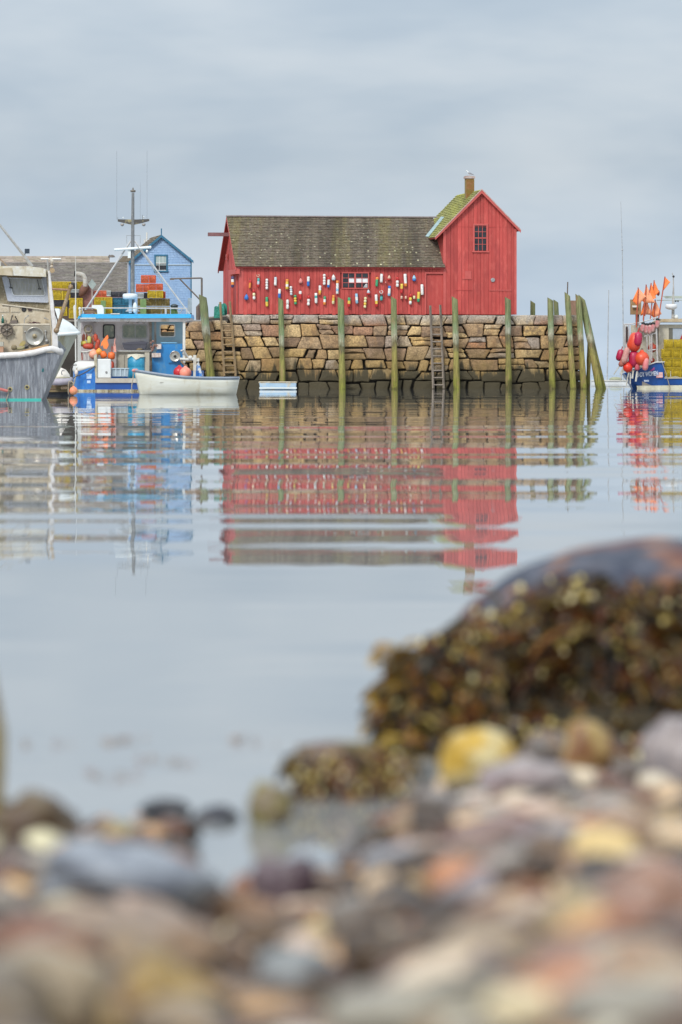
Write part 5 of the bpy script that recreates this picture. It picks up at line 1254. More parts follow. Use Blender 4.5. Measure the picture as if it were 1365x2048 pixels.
# cockpit gear on the blue boat: each its own thing
wbx = thing('white_ice_chest', 'white upright ice chest with a round drain plug on the blue boat\'s stern', 'cooler', tuple(P(208,756.5,YL+.2)))
m = MB(); m.cbox(X(194,YL),X(222,YL),YL+.05,YL+.7,Z(756.5,YL),Z(718,YL),.05); m.build('box_body', mat('chest_white', (.66,.68,.68),(.6,.61,.6),.4,2), wbx)
m = MB(); m.lathe([(0,0),(.07,0),(.07,.03),(.03,.04),(0,.03)], P(213.3,744.5,YL+.04), 12, (0,-1,0)); m.build('drain_plug', mat('plug_grey', (.2,.2,.2)), wbx)
gt = thing('grey_fish_tote', 'pale grey-blue ribbed plastic tote beside the white ice chest', 'crate', tuple(P(240,753,YL+.4)))
m = MB(); m.pp([(223,737),(257,737),(256,753),(224,753)], YL+.4, .6); tb_ = m.build('tub', mat('tote_grey', (.32,.39,.44),(.26,.33,.38),.5,3), gt)
for x in (231,240,249): m = MB(); m.pb(x,x+2.6,738.5,752.5,YL+.34,.07); m.build('rib', mat('tote_rib', (.38,.46,.52)), tb_)
m = MB(); m.pb(222,258,736,738,YL+.33,.75); m.build('rim', mat('tote_rib', (.38,.46,.52)), gt)
bt_ = thing('black_bait_tote', 'dark grey lidded tote on the rail under the blue boat\'s wide window', 'crate', tuple(P(270,697,YC-.9)))
m = MB(); m.pp([(246,688),(294,686.5),(291,699),(262,700),(249,698.5)], YC-.9, .5); m.build('tub', mat('tote_black', (.055,.055,.075),(.08,.08,.10),.5,4), bt_)
m = MB(); m.pp([(245,685.5),(284,682),(294.5,684),(294.5,687.5),(246,689.5)], YC-.93, .58); m.build('lid', mat('tote_lid', (.075,.075,.10)), bt_)
m = MB(); m.smooth = True; m.lathe([(0,0),(.5,0),(.55,.06),(.3,.13),(0,.15)], P(280,701,YC-.8), 14, sx=1.0, sy=.4); tag(m.build('burlap_sack', mat('burlap', (.30,.22,.11),(.22,.16,.09),.95,8)), 'brown burlap sack squeezed under the dark lidded tote', 'sack')
brl = thing('blue_bait_barrel', 'blue bait barrel with ragged white top liner in the cockpit', 'barrel', tuple(P(273,755,YL+2.0)))
m = MB(); m.smooth = True; r_ = 17.5/F*(YL+2); c0 = Vector((X(273,YL+2),YL+2.0,Z(757,YL+2))); hh = Z(710,YL+2)-Z(757,YL+2)
m.lathe([(0,0),(r_*.95,0),(r_,.08),(r_,.45*hh),(r_*.97,.47*hh),(r_,.5*hh),(r_*.97,hh),(r_*.9,hh),(0,hh)], c0, 24); m.build('drum', mat('barrel_blue', (.02,.25,.42),(.015,.20,.36),.4,2,c3=(.05,.32,.45)), brl, True)
m = MB(); pts = []
import itertools as _it
for k in range(24):
    a = 2*math.pi*k/24; d0 = .17 + .08*math.sin(a*4+1) + .05*math.sin(a*7)
    pts.append((a, d0))
m.loft([[c0+Vector((math.cos(a)*r_*1.03, math.sin(a)*r_*1.03, hh*1.02)) for a,_ in pts], [c0+Vector((math.cos(a)*r_*1.06, math.sin(a)*r_*1.06, hh-d)) for a,d in pts]], True, False); m.lathe([(r_*1.03,hh*1.02),(0,hh*1.05)], c0, 24); m.build('liner', mat('liner_white', (.68,.66,.56),(.55,.50,.38),.8,5), brl)
m = MB(); m.pb(290,299,705,756,YL+1.9,.5); tag(m.build('beige_locker', mat('counter_beige', (.40,.37,.30))), 'narrow beige locker right of the blue bait barrel', 'locker')
ball_buoy(359,744.5,11.8,YL+1.6,crim,'crimson ball buoy resting inside the blue boat\'s stern'); ball_buoy(371.5,746,12,YL+1.2,pnk,'salmon-pink ball buoy overlapping the crimson one')
# buoys and flags on the port side
def stick_buoy(x0, y0, x1, y1, wpx, Y, mm, label, name='pot_buoy', cat='buoy', grp='orange gear hung on the blue boat', stick=None):
    t_ = thing(name, label, cat, tuple(P(x1,y1,Y)), grp); a, c = P(x0,y0,Y), P(x1,y1,Y); r = wpx*(1.22 if grp.startswith('orange gear') else 1.0)/2/F*Y; m = MB(); m.smooth = True
    m.tube([a, a.lerp(c,.06), a.lerp(c,.2), a.lerp(c,.75), a.lerp(c,.93), c], [r*.3,r*.7,r*.95,r,r*.75,r*.25], 12); m.build('float', mm, t_, True)
    m = MB(); d_ = (a-c).normalized(); m.tube([a, a+d_*(stick or r*.8)], r*.14, 5); m.build('spindle', mat('spindle_red', (.35,.05,.03)), t_); return t_
yel = mat('buoy_dull_yellow', (.62,.50,.07),(.5,.42,.1),.5,5); lime = mat('buoy_lime', (.52,.53,.16),(.45,.42,.12),.5,5); dro = mat('buoy_dark_orange', (.48,.07,.03),(.38,.05,.025),.5,5); brn = mat('buoy_brown_red', (.28,.06,.04),(.36,.12,.08),.6,6); bor = mat('buoy_bright_orange', (.80,.17,.035),(.74,.13,.03),.45,4)
yb_ = YC-1.5
stick_buoy(179,672,179,688,7.5,yb_,lime,'lime-yellow pot buoy in the middle of the cluster under the rope coil'); stick_buoy(161,687,174,687,9,yb_,yel,'dull yellow pot buoy lying sideways beside the left pillar')
stick_buoy(191,668,193,684,7.5,yb_,dro,'dark orange pot buoy at the right of the rope coil'); stick_buoy(166,692,188,693,10,yb_-.1,dro,'wide dark orange-red pot buoy lying under the lime one')
stick_buoy(168,668,167,684,5.5,yb_+.1,brn,'brown-red pot buoy hanging left below the rope coil'); stick_buoy(174,667,174,680,3.6,yb_+.1,brn,'slim brown-red pot buoy hanging behind the rope coil')
stick_buoy(198,679,193,700,7.5,yb_-.2,dro,'slanting orange-red pot buoy reaching down to the round floats'); stick_buoy(185,670,186,690,4,yb_+.1,brn,'thin brown pot buoy right of the lime one')
ball_buoy(188,709,9.5,yb_-.3,mat('buoy_peach', (.78,.38,.26),(.75,.30,.18),.5,4),'peach ball buoy above the white gunwale of the blue boat'); ball_buoy(198.5,703.5,6.5,yb_-.4,mat('buoy_orange_peel', (.80,.36,.06),(.75,.28,.05),.5,4),'small orange-yellow ball between the flag and the peach ball')
stick_buoy(204,703,211,716,11,yb_-.4,bor,'bright orange float with a dark stick leaning over the ice chest',stick=.75)
stick_buoy(224,704,223,719,12,yb_-.3,bor,'bright orange round float hanging by the small black-framed window',stick=.35); stick_buoy(224,722,224,745,8,yb_-.2,dro,'long dark orange buoy hanging down behind the ice chest')
fg = mat('flag_orange', (.92,.24,.06),(.88,.20,.05),.7,3)
m = MB(); m.pp([(213.5,671),(216.5,670),(217.5,676),(215,680),(218,690),(214,698),(208,697),(206,690),(202,693),(203,685),(209,677)], yb_-.3, .04); tag(m.build('flag', fg), 'furled orange flag standing against the blue boat\'s small window', 'flag')
m = MB(); m.tube([P(231,677,yb_-.25),P(229,690,yb_-.25)], .03, 5); m.pp([(230,680),(232,690),(233,704),(228,704),(227,694)], yb_-.2, .03); tag(m.build('flag', mat('flag_faded_pink', (.72,.33,.26),None,.7)), 'faded pink flag wrapped on a red stick right of the small window', 'flag')
for k,rp in enumerate((8,5.5)):
    m = MB(); m.smooth = True; rg = rp/F*yb_; m.tube([P(177,658+k*.5,yb_-.1*k)+Vector((math.cos(a*math.pi/8)*rg,0,math.sin(a*math.pi/8)*rg)) for a in range(17)], .045, 6, False); o = m.build('rope_coil', ropem, None, True); tag(o, ['outer tan rope coil hung on the blue boat\'s white wall','smaller tan rope coil hung in front of the larger coil'][k], 'rope coil')
for k in range(5): rope([P(176+rr.uniform(-5,6),664,yb_),P(172+k*5,675,yb_-.05),P(165+k*8,695+rr.uniform(-4,4),yb_)], .018, 'hanging_line', ropem, bb)
rope([P(160,703,YC-1.8),P(172,704,YC-1.9),P(186,700,YC-1.8)], .05, 'side_rail', white, bb)
for x in (164,170,177): m = MB(); m.tube([P(x,704,YC-1.8),P(x+1,720,YC-1.8)], .05, 6); m.build('rail_post', MC['buoy_brown_red'] if x == 164 else white, bb)
rope([P(191,732,YL-.1),P(176,742,YL-.2),P(165,748,YL-.25),P(155,752,YL-.2),P(141,760,YL-.2)], .035, 'mooring_line', roped, bb); rope([P(154,730,YL+.2),P(146,731,YL+.1),P(142,738,YL+.3),P(141,755,YL-.1)], .03, 'mooring_line', roped, bb)
rope([P(154,736,YL+.1),P(153,748,YL-.1),P(150,760,YL-.25),P(148,770,YL-.3)], .04, 'mooring_line', ropem, bb)
m = MB(); m.smooth = True; m.tube([P(154,740,YL-.05),P(153,746,YL-.1),P(154,751,YL-.1)], [.06,.12,.06], 8); m.build('line_knot', mat('knot_pale', (.6,.52,.46)), bb, True)
# rigging
YM = YC-.6
mastm = mat('mast_paint_grey', (.17,.18,.19),(.12,.125,.13),.5,2,(1,1,.5),c3=(.25,.25,.24))
m = MB(); m.tube([P(265.5,628,YM),P(265.8,540,YM),P(266,440,YM),P(266.5,386,YM)], [.145,.125,.105,.085], 10); mst = m.build('mast', mastm, bb)
m = MB(); m.lathe([(0,0),(.14,.02),(.18,.08),(.16,.14),(.05,.17),(.03,.3),(0,.3)], P(266.5,385,YM), 10); m.build('masthead', mat('masthead_brown', (.15,.13,.11)), mst)
m = MB(); m.pp([(236,438.5),(262,439),(270,439),(299,438),(299,442),(285,446),(266,450),(248,446),(236,443)], YM-.06, .12); m.build('crosstree', mat('crosstree_dark', (.07,.065,.06),(.30,.26,.14),.7,2.2,lo=.5,hi=.6), mst)
for x in (245,288): m = MB(); m.smooth = True; m.lathe([(0,0),(.09,-.0),(.12,-.08),(.06,-.16),(0,-.17)][::-1], P(x,447,YM), 8); m.build('crosstree_light', mat('lamp_grey', (.22,.20,.19)), mst, True)
for (x,y0,y1,r_) in ((234,302,440,.013),(294.5,302,438,.013),(281,365,440,.010),(285.5,430,440,.03),(236,434,440,.02)):
    m = MB(); m.tube([P(x,y1,YM),P(x,y0,YM)], r_, 4); m.build('aerial', mat('aerial_white', (.30,.33,.36)), mst)
for (x,y) in ((247,435),(288,434)): m = MB(); m.smooth = True; m.ball(P(x,y,YM), .055, 8, .6); m.tube([P(x,y,YM),P(x,440,YM)], .015, 4); m.build('gps_dome', MC['gloss_white'], mst, True)
for (x0,y0,x1,y1) in ((262,482,166,628),(270,482,380,629),):
    m = MB(); m.tube([P(x0,y0,YM),P(x1,y1,YM)], .055, 8); m.build('stay_pipe', mat('stay_pipe', (.50,.50,.50),(.38,.37,.36),.45,5), mst)
m = MB(); m.tube([P(165,628,YM),P(152,645,YM)], .05, 8); m.build('stay_pipe', MC['stay_pipe'], mst)
m = MB(); m.tube([P(274,490,YM-.4),P(326,565,YM-.4)], .025, 6); m.build('wire_stay', alu, mst)
m = MB(); m.tube([P(254,487,YM+.1),P(254,470,YM+.1)], .012, 4); m.tube([P(281,487,YM+.1),P(281,470,YM+.1)], .012, 4); m.tube([P(254,471,YM+.1),P(281,471,YM+.1)], .015, 4); m.build('bracket_frame', alu, mst)
m = MB(); m.tube([P(229,499.5,YM-.25),P(303,494.5,YM-.25)], [.075,.085], 12); m.build('radar_bar', MC['gloss_white'], mst)
m = MB(); m.pb(256,262,500,516,YM-.2,.2); m.build('radar_bracket', MC['gloss_white'], mst); m = MB(); m.smooth = True; m.ball(P(294.5,502.5,YM-.3), .075, 8, 1.3); m.build('horn', MC['gloss_white'], mst, True)
m = MB(); m.smooth = True; m.lathe([(0,0),(.34,0),(.44,.06),(.45,.26),(.38,.34),(0,.36)], P(260.5,598.5,YM-.5), 20); m.build('radar_dome', mat('radome_pale', (.60,.68,.74),(.66,.70,.72),.35,2), bb, True)
m = MB(); m.pb(258,264,598.5,626,YM-.4,.15); m.build('dome_stand', mat('stand_pale_blue', (.38,.52,.62)), bb)
m = MB(); m.smooth = True; m.loft([[P(270.5+math.cos(a*math.pi/8)*w_, 616+math.sin(a*math.pi/8)*h_, YM-.6-d_) for a in range(16)] for w_,h_,d_ in ((2.5,9,-.1),(4.6,11.5,0),(4.6,11.5,.1),(2.5,9,.18))]); m.build('oval_lamp', MC['gloss_white'], bb, True)
m = MB(); m.lathe([(.16,0),(.42,-.30),(.46,-.34),(0,-.35)][::-1], P(266,612,YM), 14); m.build('mast_foot', mat('foot_grey', (.35,.35,.34)), bb)
m = MB(); m.tube([P(164,616,YC-2),P(300,616.5,YC-2),P(374,617,YC-2)], .04, 8); m.build('roof_rail', MC['stay_pipe'], bb)
for x in (165,332,374): m = MB(); m.tube([P(x,616,YC-2),P(x,628,YC-2)], .05 if x != 332 else .07, 6); m.build('rail_post', MC['stay_pipe'], bb)
for (x0,y0,x1,y1) in ((354,617,358,628),(366,617,360,628)): m = MB(); m.tube([P(x0,y0,YC-2),P(x1,y1,YC-2)], .025, 5); m.build('rail_brace', alu, bb)
m = MB(); m.pb(168,198,619.5,625.5,YC-1.9,.8); m.build('roof_rack_box', mat('rack_brown', (.30,.18,.10),(.2,.12,.07),.8,4), bb)
m = MB(); m.pp(rr_poly([(184,610),(204,610),(208,616),(208,630),(196,630),(194,618),(184,616)],2), YC-2.1, .5); m.build('horn_box', MC['gloss_white'], bb)
for (x0,x1) in ((148.5,149),(151.5,152)):
    m = MB(); Y_ = YC-2.3
    if x0 < 150: m.tube([P(150,638,Y_),P(148.8,612,Y_)], .06, 6)
    else: m.tube([P(152,722,Y_),P(151.5,640,Y_),P(152,560,Y_),P(151.5,512,Y_)], [.045,.045,.03,.012], 6)
    m.build('aerial', white, bb)
m = MB(); m.tube([P(150,610,YC-2.3),P(152,655,YC-2.3)], .07, 6); m.build('aerial_socket', white, bb)
m = MB(); m.tube([P(160,631,YC-2.3),P(160,617,YC-2.3)], .06, 6); m.ball(P(160,617,YC-2.3), .09, 8); m.build('roof_cleat', white, bb)

# --- white dinghy
wd = thing('white_rowing_skiff', 'white wooden skiff with grey gunwale moored in front of the blue boat', 'dinghy', (X(370,214), 214, 0))
YK = 212.0
def gz(x): # gunwale row
    pts = [(267,741.5),(285,743.5),(300,746),(330,750.5),(360,754),(400,756),(440,756.5),(478,756)]
    for (a,b_),(c,d_) in zip(pts, pts[1:]):
        if a <= x <= c: return b_+(d_-b_)*(x-a)/(c-a)
    return pts[-1][1]
def bot(x): return 279 + (x-267)*(470-279)/(478-267)
def ksec(x, hb, sc_=1.0):
    zt = Z(gz(x), YK); xt, xb = X(x,YK), X(bot(x),YK)
    pts = []
    for s in (-1,1):
        L = []
        for f,wf_ in ((0,1),(.22,.97),(.45,.90),(.68,.80),(.88,.62),(1.0,0.0)):
            z = zt + (-.12-zt)*f; L.append(Vector((xt+(xb-xt)*f, YK+.85+s*hb*wf_*sc_, z)))
        pts.append(L)
    return pts[0] + pts[1][::-1][1:]
st_ = [(267.3,.02),(272,.16),(282,.38),(300,.58),(330,.76),(370,.86),(410,.84),(450,.76),(478,.66)]
m = MB(); m.smooth = True; m.loft([ksec(*q) for q in st_], False, False); m.smooth = False; e = ksec(*st_[-1]); m.add(e, [tuple(range(len(e)))])
sk = mat('skiff_white', (.66,.67,.62),(.58,.57,.48),.5,1.3,(.5,1,3),dirt=(.44,.38,.25),dirt_s=1.5,dirt_lo=.56,dirt_hi=.75)
o = m.build('hull', sk, wd); md = o.modifiers.new('thickness', 'SOLIDIFY'); md.thickness = .03; md.offset = 0
for s in (-1,1):
    m = MB(); m.smooth = True; m.tube([Vector((X(x,YK), YK+.85+s*hb*1.03, Z(gz(x)-.3,YK))) for x,hb in st_], .062, 8); m.build('gunwale', mat('gunwale_slate', (.17,.21,.27),(.24,.27,.32),.5,4), wd, True)
m = MB(); m.smooth = True; m.tube([Vector((X(x,YK), YK+.85-hb*1.02, Z(gz(x)+2.6,YK))) for x,hb in st_], .018, 6); m.build('pinstripe', mat('pinstripe_blue', (.33,.42,.50)), wd, True)
for f in (.36,.62):      # lapped plank edges
    m = MB(); m.smooth = True; m.tube([ksec(x,hb)[0].lerp(ksec(x,hb)[5], 0) if False else (lambda S_: Vector((S_[0].x+(S_[5].x-S_[0].x)*f, YK+.85-hb*(.925 if f < .5 else .825)-.006, S_[0].z+(-.12-S_[0].z)*f)))(ksec(x,hb)) for x,hb in st_], .012, 5); m.build('plank_edge', sk, wd, True)
for x in (320,400,452):
    hb = .7; m = MB(); m.box(X(x,YK), X(x+9,YK), YK+.85-hb, YK+.85+hb, Z(764,YK)-.03, Z(764,YK)); m.build('thwart', mat('thwart_grey', (.4,.38,.33)), wd)
m = MB(); m.smooth = True; m.ball(P(269,741,YK+.8), .13, 10, .7, 1.2); m.ball(P(273,740,YK+.8), .10, 8, .7); m.build('bow_pad', mat('faded_pink_pad', (.52,.18,.17),(.6,.3,.27),.8,7), wd, True)
rope([P(267,745,YK+.6),P(266.5,757,YK+.5),P(264,772,YK+.4),P(264.5,788,YK+.4)], .025, 'painter_line', ropem, wd)

# --- small pale-blue skiff at the wall
bs = thing('pale_blue_skiff', 'tiny pale-blue skiff with a brown gunwale lying against the stone wall', 'dinghy', (X(556,283), 283, 0))
YP = 283.0; m = MB(); m.smooth = False
def ps(x, hb, k=0):
    return [Vector((X(x,YP), YP+.7-hb, Z(765.8,YP))), Vector((X(x+k,YP), YP+.7-hb*.92, .15)), Vector((X(x+k*1.3,YP), YP+.7-hb*.7, -.15)), Vector((X(x+k*1.3,YP), YP+.7+hb*.7, -.15)), Vector((X(x+k,YP), YP+.7+hb*.92, .15)), Vector((X(x,YP), YP+.7+hb, Z(765.8,YP)))]
m.loft([ps(519.5,.5,1.5),ps(535,.6,.4),ps(575,.6,-.2),ps(592.5,.5,-1)], False, False); e0, e1 = ps(519.5,.5,1.5), ps(592.5,.5,-1); m.add(e0, [tuple(range(6))]); m.add(e1, [tuple(range(6))])
o = m.build('hull', mat('skiff_pale_blue', (.34,.50,.66),(.48,.58,.66),.5,1.4,c3=(.30,.46,.66),dirt=(.55,.52,.44),dirt_s=2.2,dirt_lo=.55,dirt_hi=.62), bs); md = o.modifiers.new('thickness','SOLIDIFY'); md.thickness = .04; md.offset = 0
for s in (-1,1):
    m = MB(); m.tube([Vector((X(519,YP),YP+.7+s*.5,Z(765,YP)+.02)),Vector((X(540,YP),YP+.7+s*.61,Z(764.6,YP))),Vector((X(575,YP),YP+.7+s*.61,Z(764.6,YP))),Vector((X(593,YP),YP+.7+s*.5,Z(764.6,YP)))], .055, 5); m.build('gunwale', mat('gunwale_brown', (.34,.27,.18),(.55,.50,.40),.8,6), bs)
m = MB(); 
for x in (519,592.5): m.box(X(x,YP)-.05,X(x,YP)+.05,YP+.2,YP+1.2,Z(766,YP),Z(764,YP)+.03)
m.build('end_cap', MC['gunwale_brown'], bs)
m = MB(); m.pb(519,594,774.5,777.5,YP+.05,.04); m.build('waterline_band', mat('band_white', (.62,.66,.66)), bs)

# --- boat at the right edge
rb = thing('navy_lobster_boat', 'navy-blue lobster boat at the right edge hung with red floats and orange flags', 'boat', (X(1330,308), 308, 0))
YR = 306.0
nvy = mat('hull_royal_blue', (.012,.085,.33),(.01,.06,.24),.3,1.5); 
m = MB(); m.smooth = False
def rsec(xt, yt, xb, hb): 
    zt = Z(yt,YR); a, b_ = X(xt,YR), X(xb,YR)
    return [Vector((a,YR+2-hb,zt)),Vector(((a+b_)/2,YR+2-hb*.96,zt*.45)),Vector((b_,YR+2-hb*.9,.10)),Vector((b_,YR+2-hb*.75,-.5)),Vector((b_,YR+2+hb*.75,-.5)),Vector((b_,YR+2+hb*.9,.10)),Vector(((a+b_)/2,YR+2+hb*.96,zt*.45)),Vector((a,YR+2+hb,zt))]
ss = [(1251,748,1273,1.55),(1280,736,1288,1.9),(1312,725,1312,2.0),(1328.5,724,1328.5,2.0),(1329.5,757,1329.5,2.0),(1440,757,1440,2.0),(1560,730,1550,1.2),(1620,715,1590,.05)]
m.loft([rsec(*q) for q in ss], False, False); m.add(rsec(*ss[0]), [tuple(range(8))]); m.build('hull', nvy, rb)
m = MB(); m.pp([(1274,771.5),(1315,771),(1440,769.8),(1440,782),(1276,782)], YR-.03, 3.8); m.build('boot_top', mat('boot_cream', (.62,.60,.48),(.45,.42,.30),.6,2), rb)
m = MB(); m.box(X(1285,YR),X(1440,YR),YR+.2,YR+3.8,.1,Z(757,YR)); m.build('deck', mat('sole_grey', (.30,.28,.25)), rb)
m = MB(); m.smooth = True; m.tube([P(1254,746,YR-.03),P(1283,735,YR-.08),P(1312,724.5,YR-.08),P(1330,724,YR-.08)], .05, 6); m.build('gunwale', white, rb, True)
m = MB(); m.tube([P(1330,756.5,YR-.04),P(1440,756,YR-.04)], .04, 6); m.build('toe_rail', MC['thwart_grey'], rb)
def text3(s_, px, py, hpx, Y, mt, par, w_=1.0, rot=0):
    cu = bpy.data.curves.new('lettering', 'FONT'); cu.body = s_; cu.size = hpx/F*Y*1.4; cu.extrude = .006; cu.align_x = 'CENTER'; cu.align_y = 'CENTER'; cu.offset = .012
    tmp = bpy.data.objects.new('lettering_curve', cu); me = bpy.data.meshes.new_from_object(tmp); bpy.data.objects.remove(tmp)
    me.materials.clear(); me.materials.append(mt)
    me_o = bpy.data.objects.new('lettering', me); col.objects.link(me_o); me_o.rotation_euler = (R(90), rot, 0); me_o.scale = (w_, 1, 1)
    me_o.location = P(px, py, Y) - ORG[par.name]; me_o.parent = par; return me_o
lt = mat('letter_silver', (.60,.66,.74),(.45,.5,.6),.4,12)
text3('LADY WOMEN', 1295, 748.5, 9.0, YR-.14, lt, rb, .52, R(-5)); text3('MASS', 1293.5, 761.8, 3.4, YR-.14, lt, rb, .85)
m = MB(); m.pb(1313,1326,744.5,755.5,YR-.035,.02); fd_ = m.build('flag_decal', mat('decal_white', (.7,.68,.68)), rb)
m = MB(); m.pb(1313,1318,744.5,750,YR-.045,.015); m.build('canton', mat('decal_blue', (.10,.13,.34)), fd_)
m = MB()
for k in range(4): m.pb(1318.2 if k < 2 else 1313,1326,745.3+k*2.8,746.7+k*2.8,YR-.043,.01)
m.build('stripe', mat('decal_red', (.60,.14,.12)), fd_)
m = MB(); m.pp([(1300,742),(1309,734),(1310,739),(1303,743)], YR-.06, .02); m.build('decal_patch', mat('decal_magenta', (.30,.05,.20)), rb)
# cabin
YX = YR+.9
wall_holes(1318,1440,649,742,((1338,1400,656,679),),YX,.08,'cabin_side',mat('cabin_beige', (.52,.49,.40),(.46,.43,.34),.5,1.5,c3=(.56,.53,.45)),rb)
m = MB(); m.pp(rr_poly([(1336.5,654.5),(1402,654.5),(1402,680.5),(1336.5,680.5)],3), YX+.03, .04); wnr = m.build('window', mat('cabin_window_rim', (.15,.14,.11)), rb)
m = MB(); m.pb(1340,1400,657,678.5,YX+.01,.02); m.build('pane', mat('sky_glass', (.30,.36,.44),(.42,.47,.53),.1,1.2), wnr)
m = MB(); m.pb(1340,1346,657,678.5,YX-.005,.015); m.build('curtain', mat('curtain_dark', (.12,.12,.10)), wnr)
m = MB(); m.pp([(1360,678.5),(1365,668),(1372,668),(1372,678.5)], YX-.004, .012); m.build('red_jacket', mat('jacket_red', (.35,.03,.03)), wnr)
m = MB(); m.pp([(1300,650),(1318,638),(1440,636),(1440,644),(1322,644),(1318,652),(1302,652)], YX-.5, 3); m.build('roof', mat('roof_tan', (.34,.24,.13),(.46,.38,.26),.7,2), rb)
m = MB(); m.pp([(1248,650),(1255,648),(1262,690),(1262,735),(1252,735)], YX+1.5, 1.2); m.build('side_wall', mat('cabin_pale', (.55,.58,.58)), rb)
m = MB(); m.pb(1252,1256,653,685,YX+1.4,.05); m.build('side_window', mat('dark_brown_glass', (.05,.03,.03)), rb)
m = MB(); m.pp([(1262,650),(1318,650),(1318,738),(1300,738),(1262,736)], YX+2.6, .1); m.build('forward_wall', MC['cabin_beige'], rb)
bx_ = MB(); bx_.pb(1262,1283,599,629,YX+1,.7); bx_.build('stack_box', mat('box_brown', (.24,.155,.07),(.30,.20,.10),.7,3), rb)
m = MB(); m.tube([P(1265,613.5,YX+.85),P(1276,613.5,YX+.85)], .09, 8); m.build('roller', white, rb)
m = MB(); m.pb(1272,1279,629,650,YX+1.2,.3); m.build('box_stand', mat('stand_brown', (.16,.09,.07)), rb)
# railing
for pts in ([(1247,648.5),(1262,648),(1285,644),(1313,635)],[(1289,673),(1300,669),(1313,666)],[(1296,701),(1312,699)]):
    m = MB(); m.tube([P(x,y,YR-.0) for x,y in pts], .045, 6); m.build('rail', MC['stay_pipe'], rb)
for (x0,y0,x1,y1) in ((1312.5,635,1315.5,726),(1249,649,1251,700),(1277,646,1278,690),(1294,672,1296,732),(1258,649,1259,690),(1300,660,1301,730),(1304,668,1304,722)):
    m = MB(); m.tube([P(x0,y0,YR),P(x1,y1,YR)], .07 if x0 > 1310 else .045, 6); m.build('rail_post', MC['stay_pipe'], rb)
m = MB(); m.tube([P(1316,700,YR-.05),P(1333,748,YR-.1),P(1341,778,YR-.1)], .03, 5); m.build('stay_line', MC['rope_tan'], rb)
# mast with radar
m = MB(); m.tube([P(1346.5,638,YX),P(1347,600,YX),P(1347.5,574,YX),P(1347,553,YX),P(1345,546,YX)], [.12,.09,.05,.035,.03], 8); rm_ = m.build('mast', mat('mast_pale', (.46,.45,.42),(.3,.29,.27),.5,4), rb)
m = MB(); m.pp([(1326,592),(1440,592),(1440,597),(1332,597)], YX-.05, .12); m.tube([P(1314,600.5,YX),P(1440,600,YX)], .03, 5); m.build('crosstree', mat('crosstree_sage', (.36,.40,.34)), rm_)
m = MB(); m.ball(P(1347.5,553,YX), .09, 8); m.build('mast_lamp', blackp, rm_)
m = MB(); m.smooth = True; m.lathe([(0,0),(.22,.02),(.42,.12),(.44,.34),(.36,.40),(0,.41)], P(1343,619.5,YX-.2), 18); m.build('radar_dome', mat('radome_white', (.66,.66,.66)), rm_, True)
for x in (1352,1356.5): m = MB(); m.ball(P(x,602.5,YX-.05), .07, 6); m.build('lamp', blackp, rm_)
m = MB(); m.smooth = True; m.ball(P(1353,634,YX), .16, 10, 1.2); m.build('dome_light', MC['gloss_white'], rb, True)
# orange flags on poles
FP = [(1277,575,1273,655,(1265,601),'narrow triangle, farthest left, in front of the brown box'),(1293,569,1287,640,(1279,608),'broad folded flag, second from the left'),(1303,566,1290,632,(1313,596),'flag caught between two poles in the middle'),
      (1309,560.5,1301,640,(1319,590),'largest flag, over the red lamp'),(1330.5,553,1318,636,(1341,565),'highest flag of all, flying to the right'),(1291,592,1287,650,(1281,632),'lower middle flag hanging limp'),(1311,599,1308,640,(1302,630),'short flag just left of the white post')]
for i,(x0,y0,x1,y1,tip,lb) in enumerate(FP):
    fp_ = thing('marker_flag', 'orange pot marker: '+lb, 'flag', tuple(P(x1,y1,YR+.1*i-.2)), 'orange marker flags on the navy boat'); Yf = YR+.1*i-.2
    m = MB(); m.tube([P(x1,y1,Yf),P(x0,y0,Yf)], .045, 5); m.build('pole', mat('flag_pole_red', (.45,.09,.04),(.35,.06,.04),.6,5), fp_)
    d_ = Vector(((x1-x0),(y1-y0))).normalized()*(37 if i != 4 else 30); xb_, yb2 = x0+d_.x, y0+d_.y
    m = MB(); n_ = 5; A_, B_, T_ = Vector((x0,y0+1)), Vector((xb_,yb2)), Vector(tip)
    if i == 4: T_ = Vector((1341,564))
    if i in (1,3): T_ = T_ + Vector((6 if i == 1 else 0, -6))
    rows_ = []
    for a in range(n_+1):
        f = a/n_; p, q = A_.lerp(T_,f), B_.lerp(T_,f*.9)
        rows_.append([P(*p.lerp(q,g/4), Yf)+Vector((0, .07*math.sin(f*6+g+i)*f, 0)) for g in range(5)])
    m.loft(rows_, False, False); o = m.build('cloth', fg, fp_, True); md = o.modifiers.new('t','SOLIDIFY'); md.thickness = .01
    if i in (0,1,2,3,5,6):
        m = MB(); T2 = Vector((2*x0-tip[0]+(4 if i != 3 else 2), tip[1]-(8 if i == 0 else 2))); rows_ = [[P(*A_.lerp(T2,a/4).lerp(B_.lerp(T2,a/4),g/3), Yf+.04)+Vector((0,.04*math.sin(a+g),0)) for g in range(4)] for a in range(5)]; m.loft(rows_, False, False); o = m.build('cloth_fold', mat('flag_orange_light', (.85,.34,.18),None,.7), fp_, True); md = o.modifiers.new('t','SOLIDIFY'); md.thickness = .01
m = MB(); m.smooth = True; m.ball(P(1317,586,YR+.2), .12, 10, 1.8); tag(m.build('red_lamp', mat('lamp_dark_red', (.20,.02,.01))), 'small dark red float hanging beside the largest orange flag', 'float')
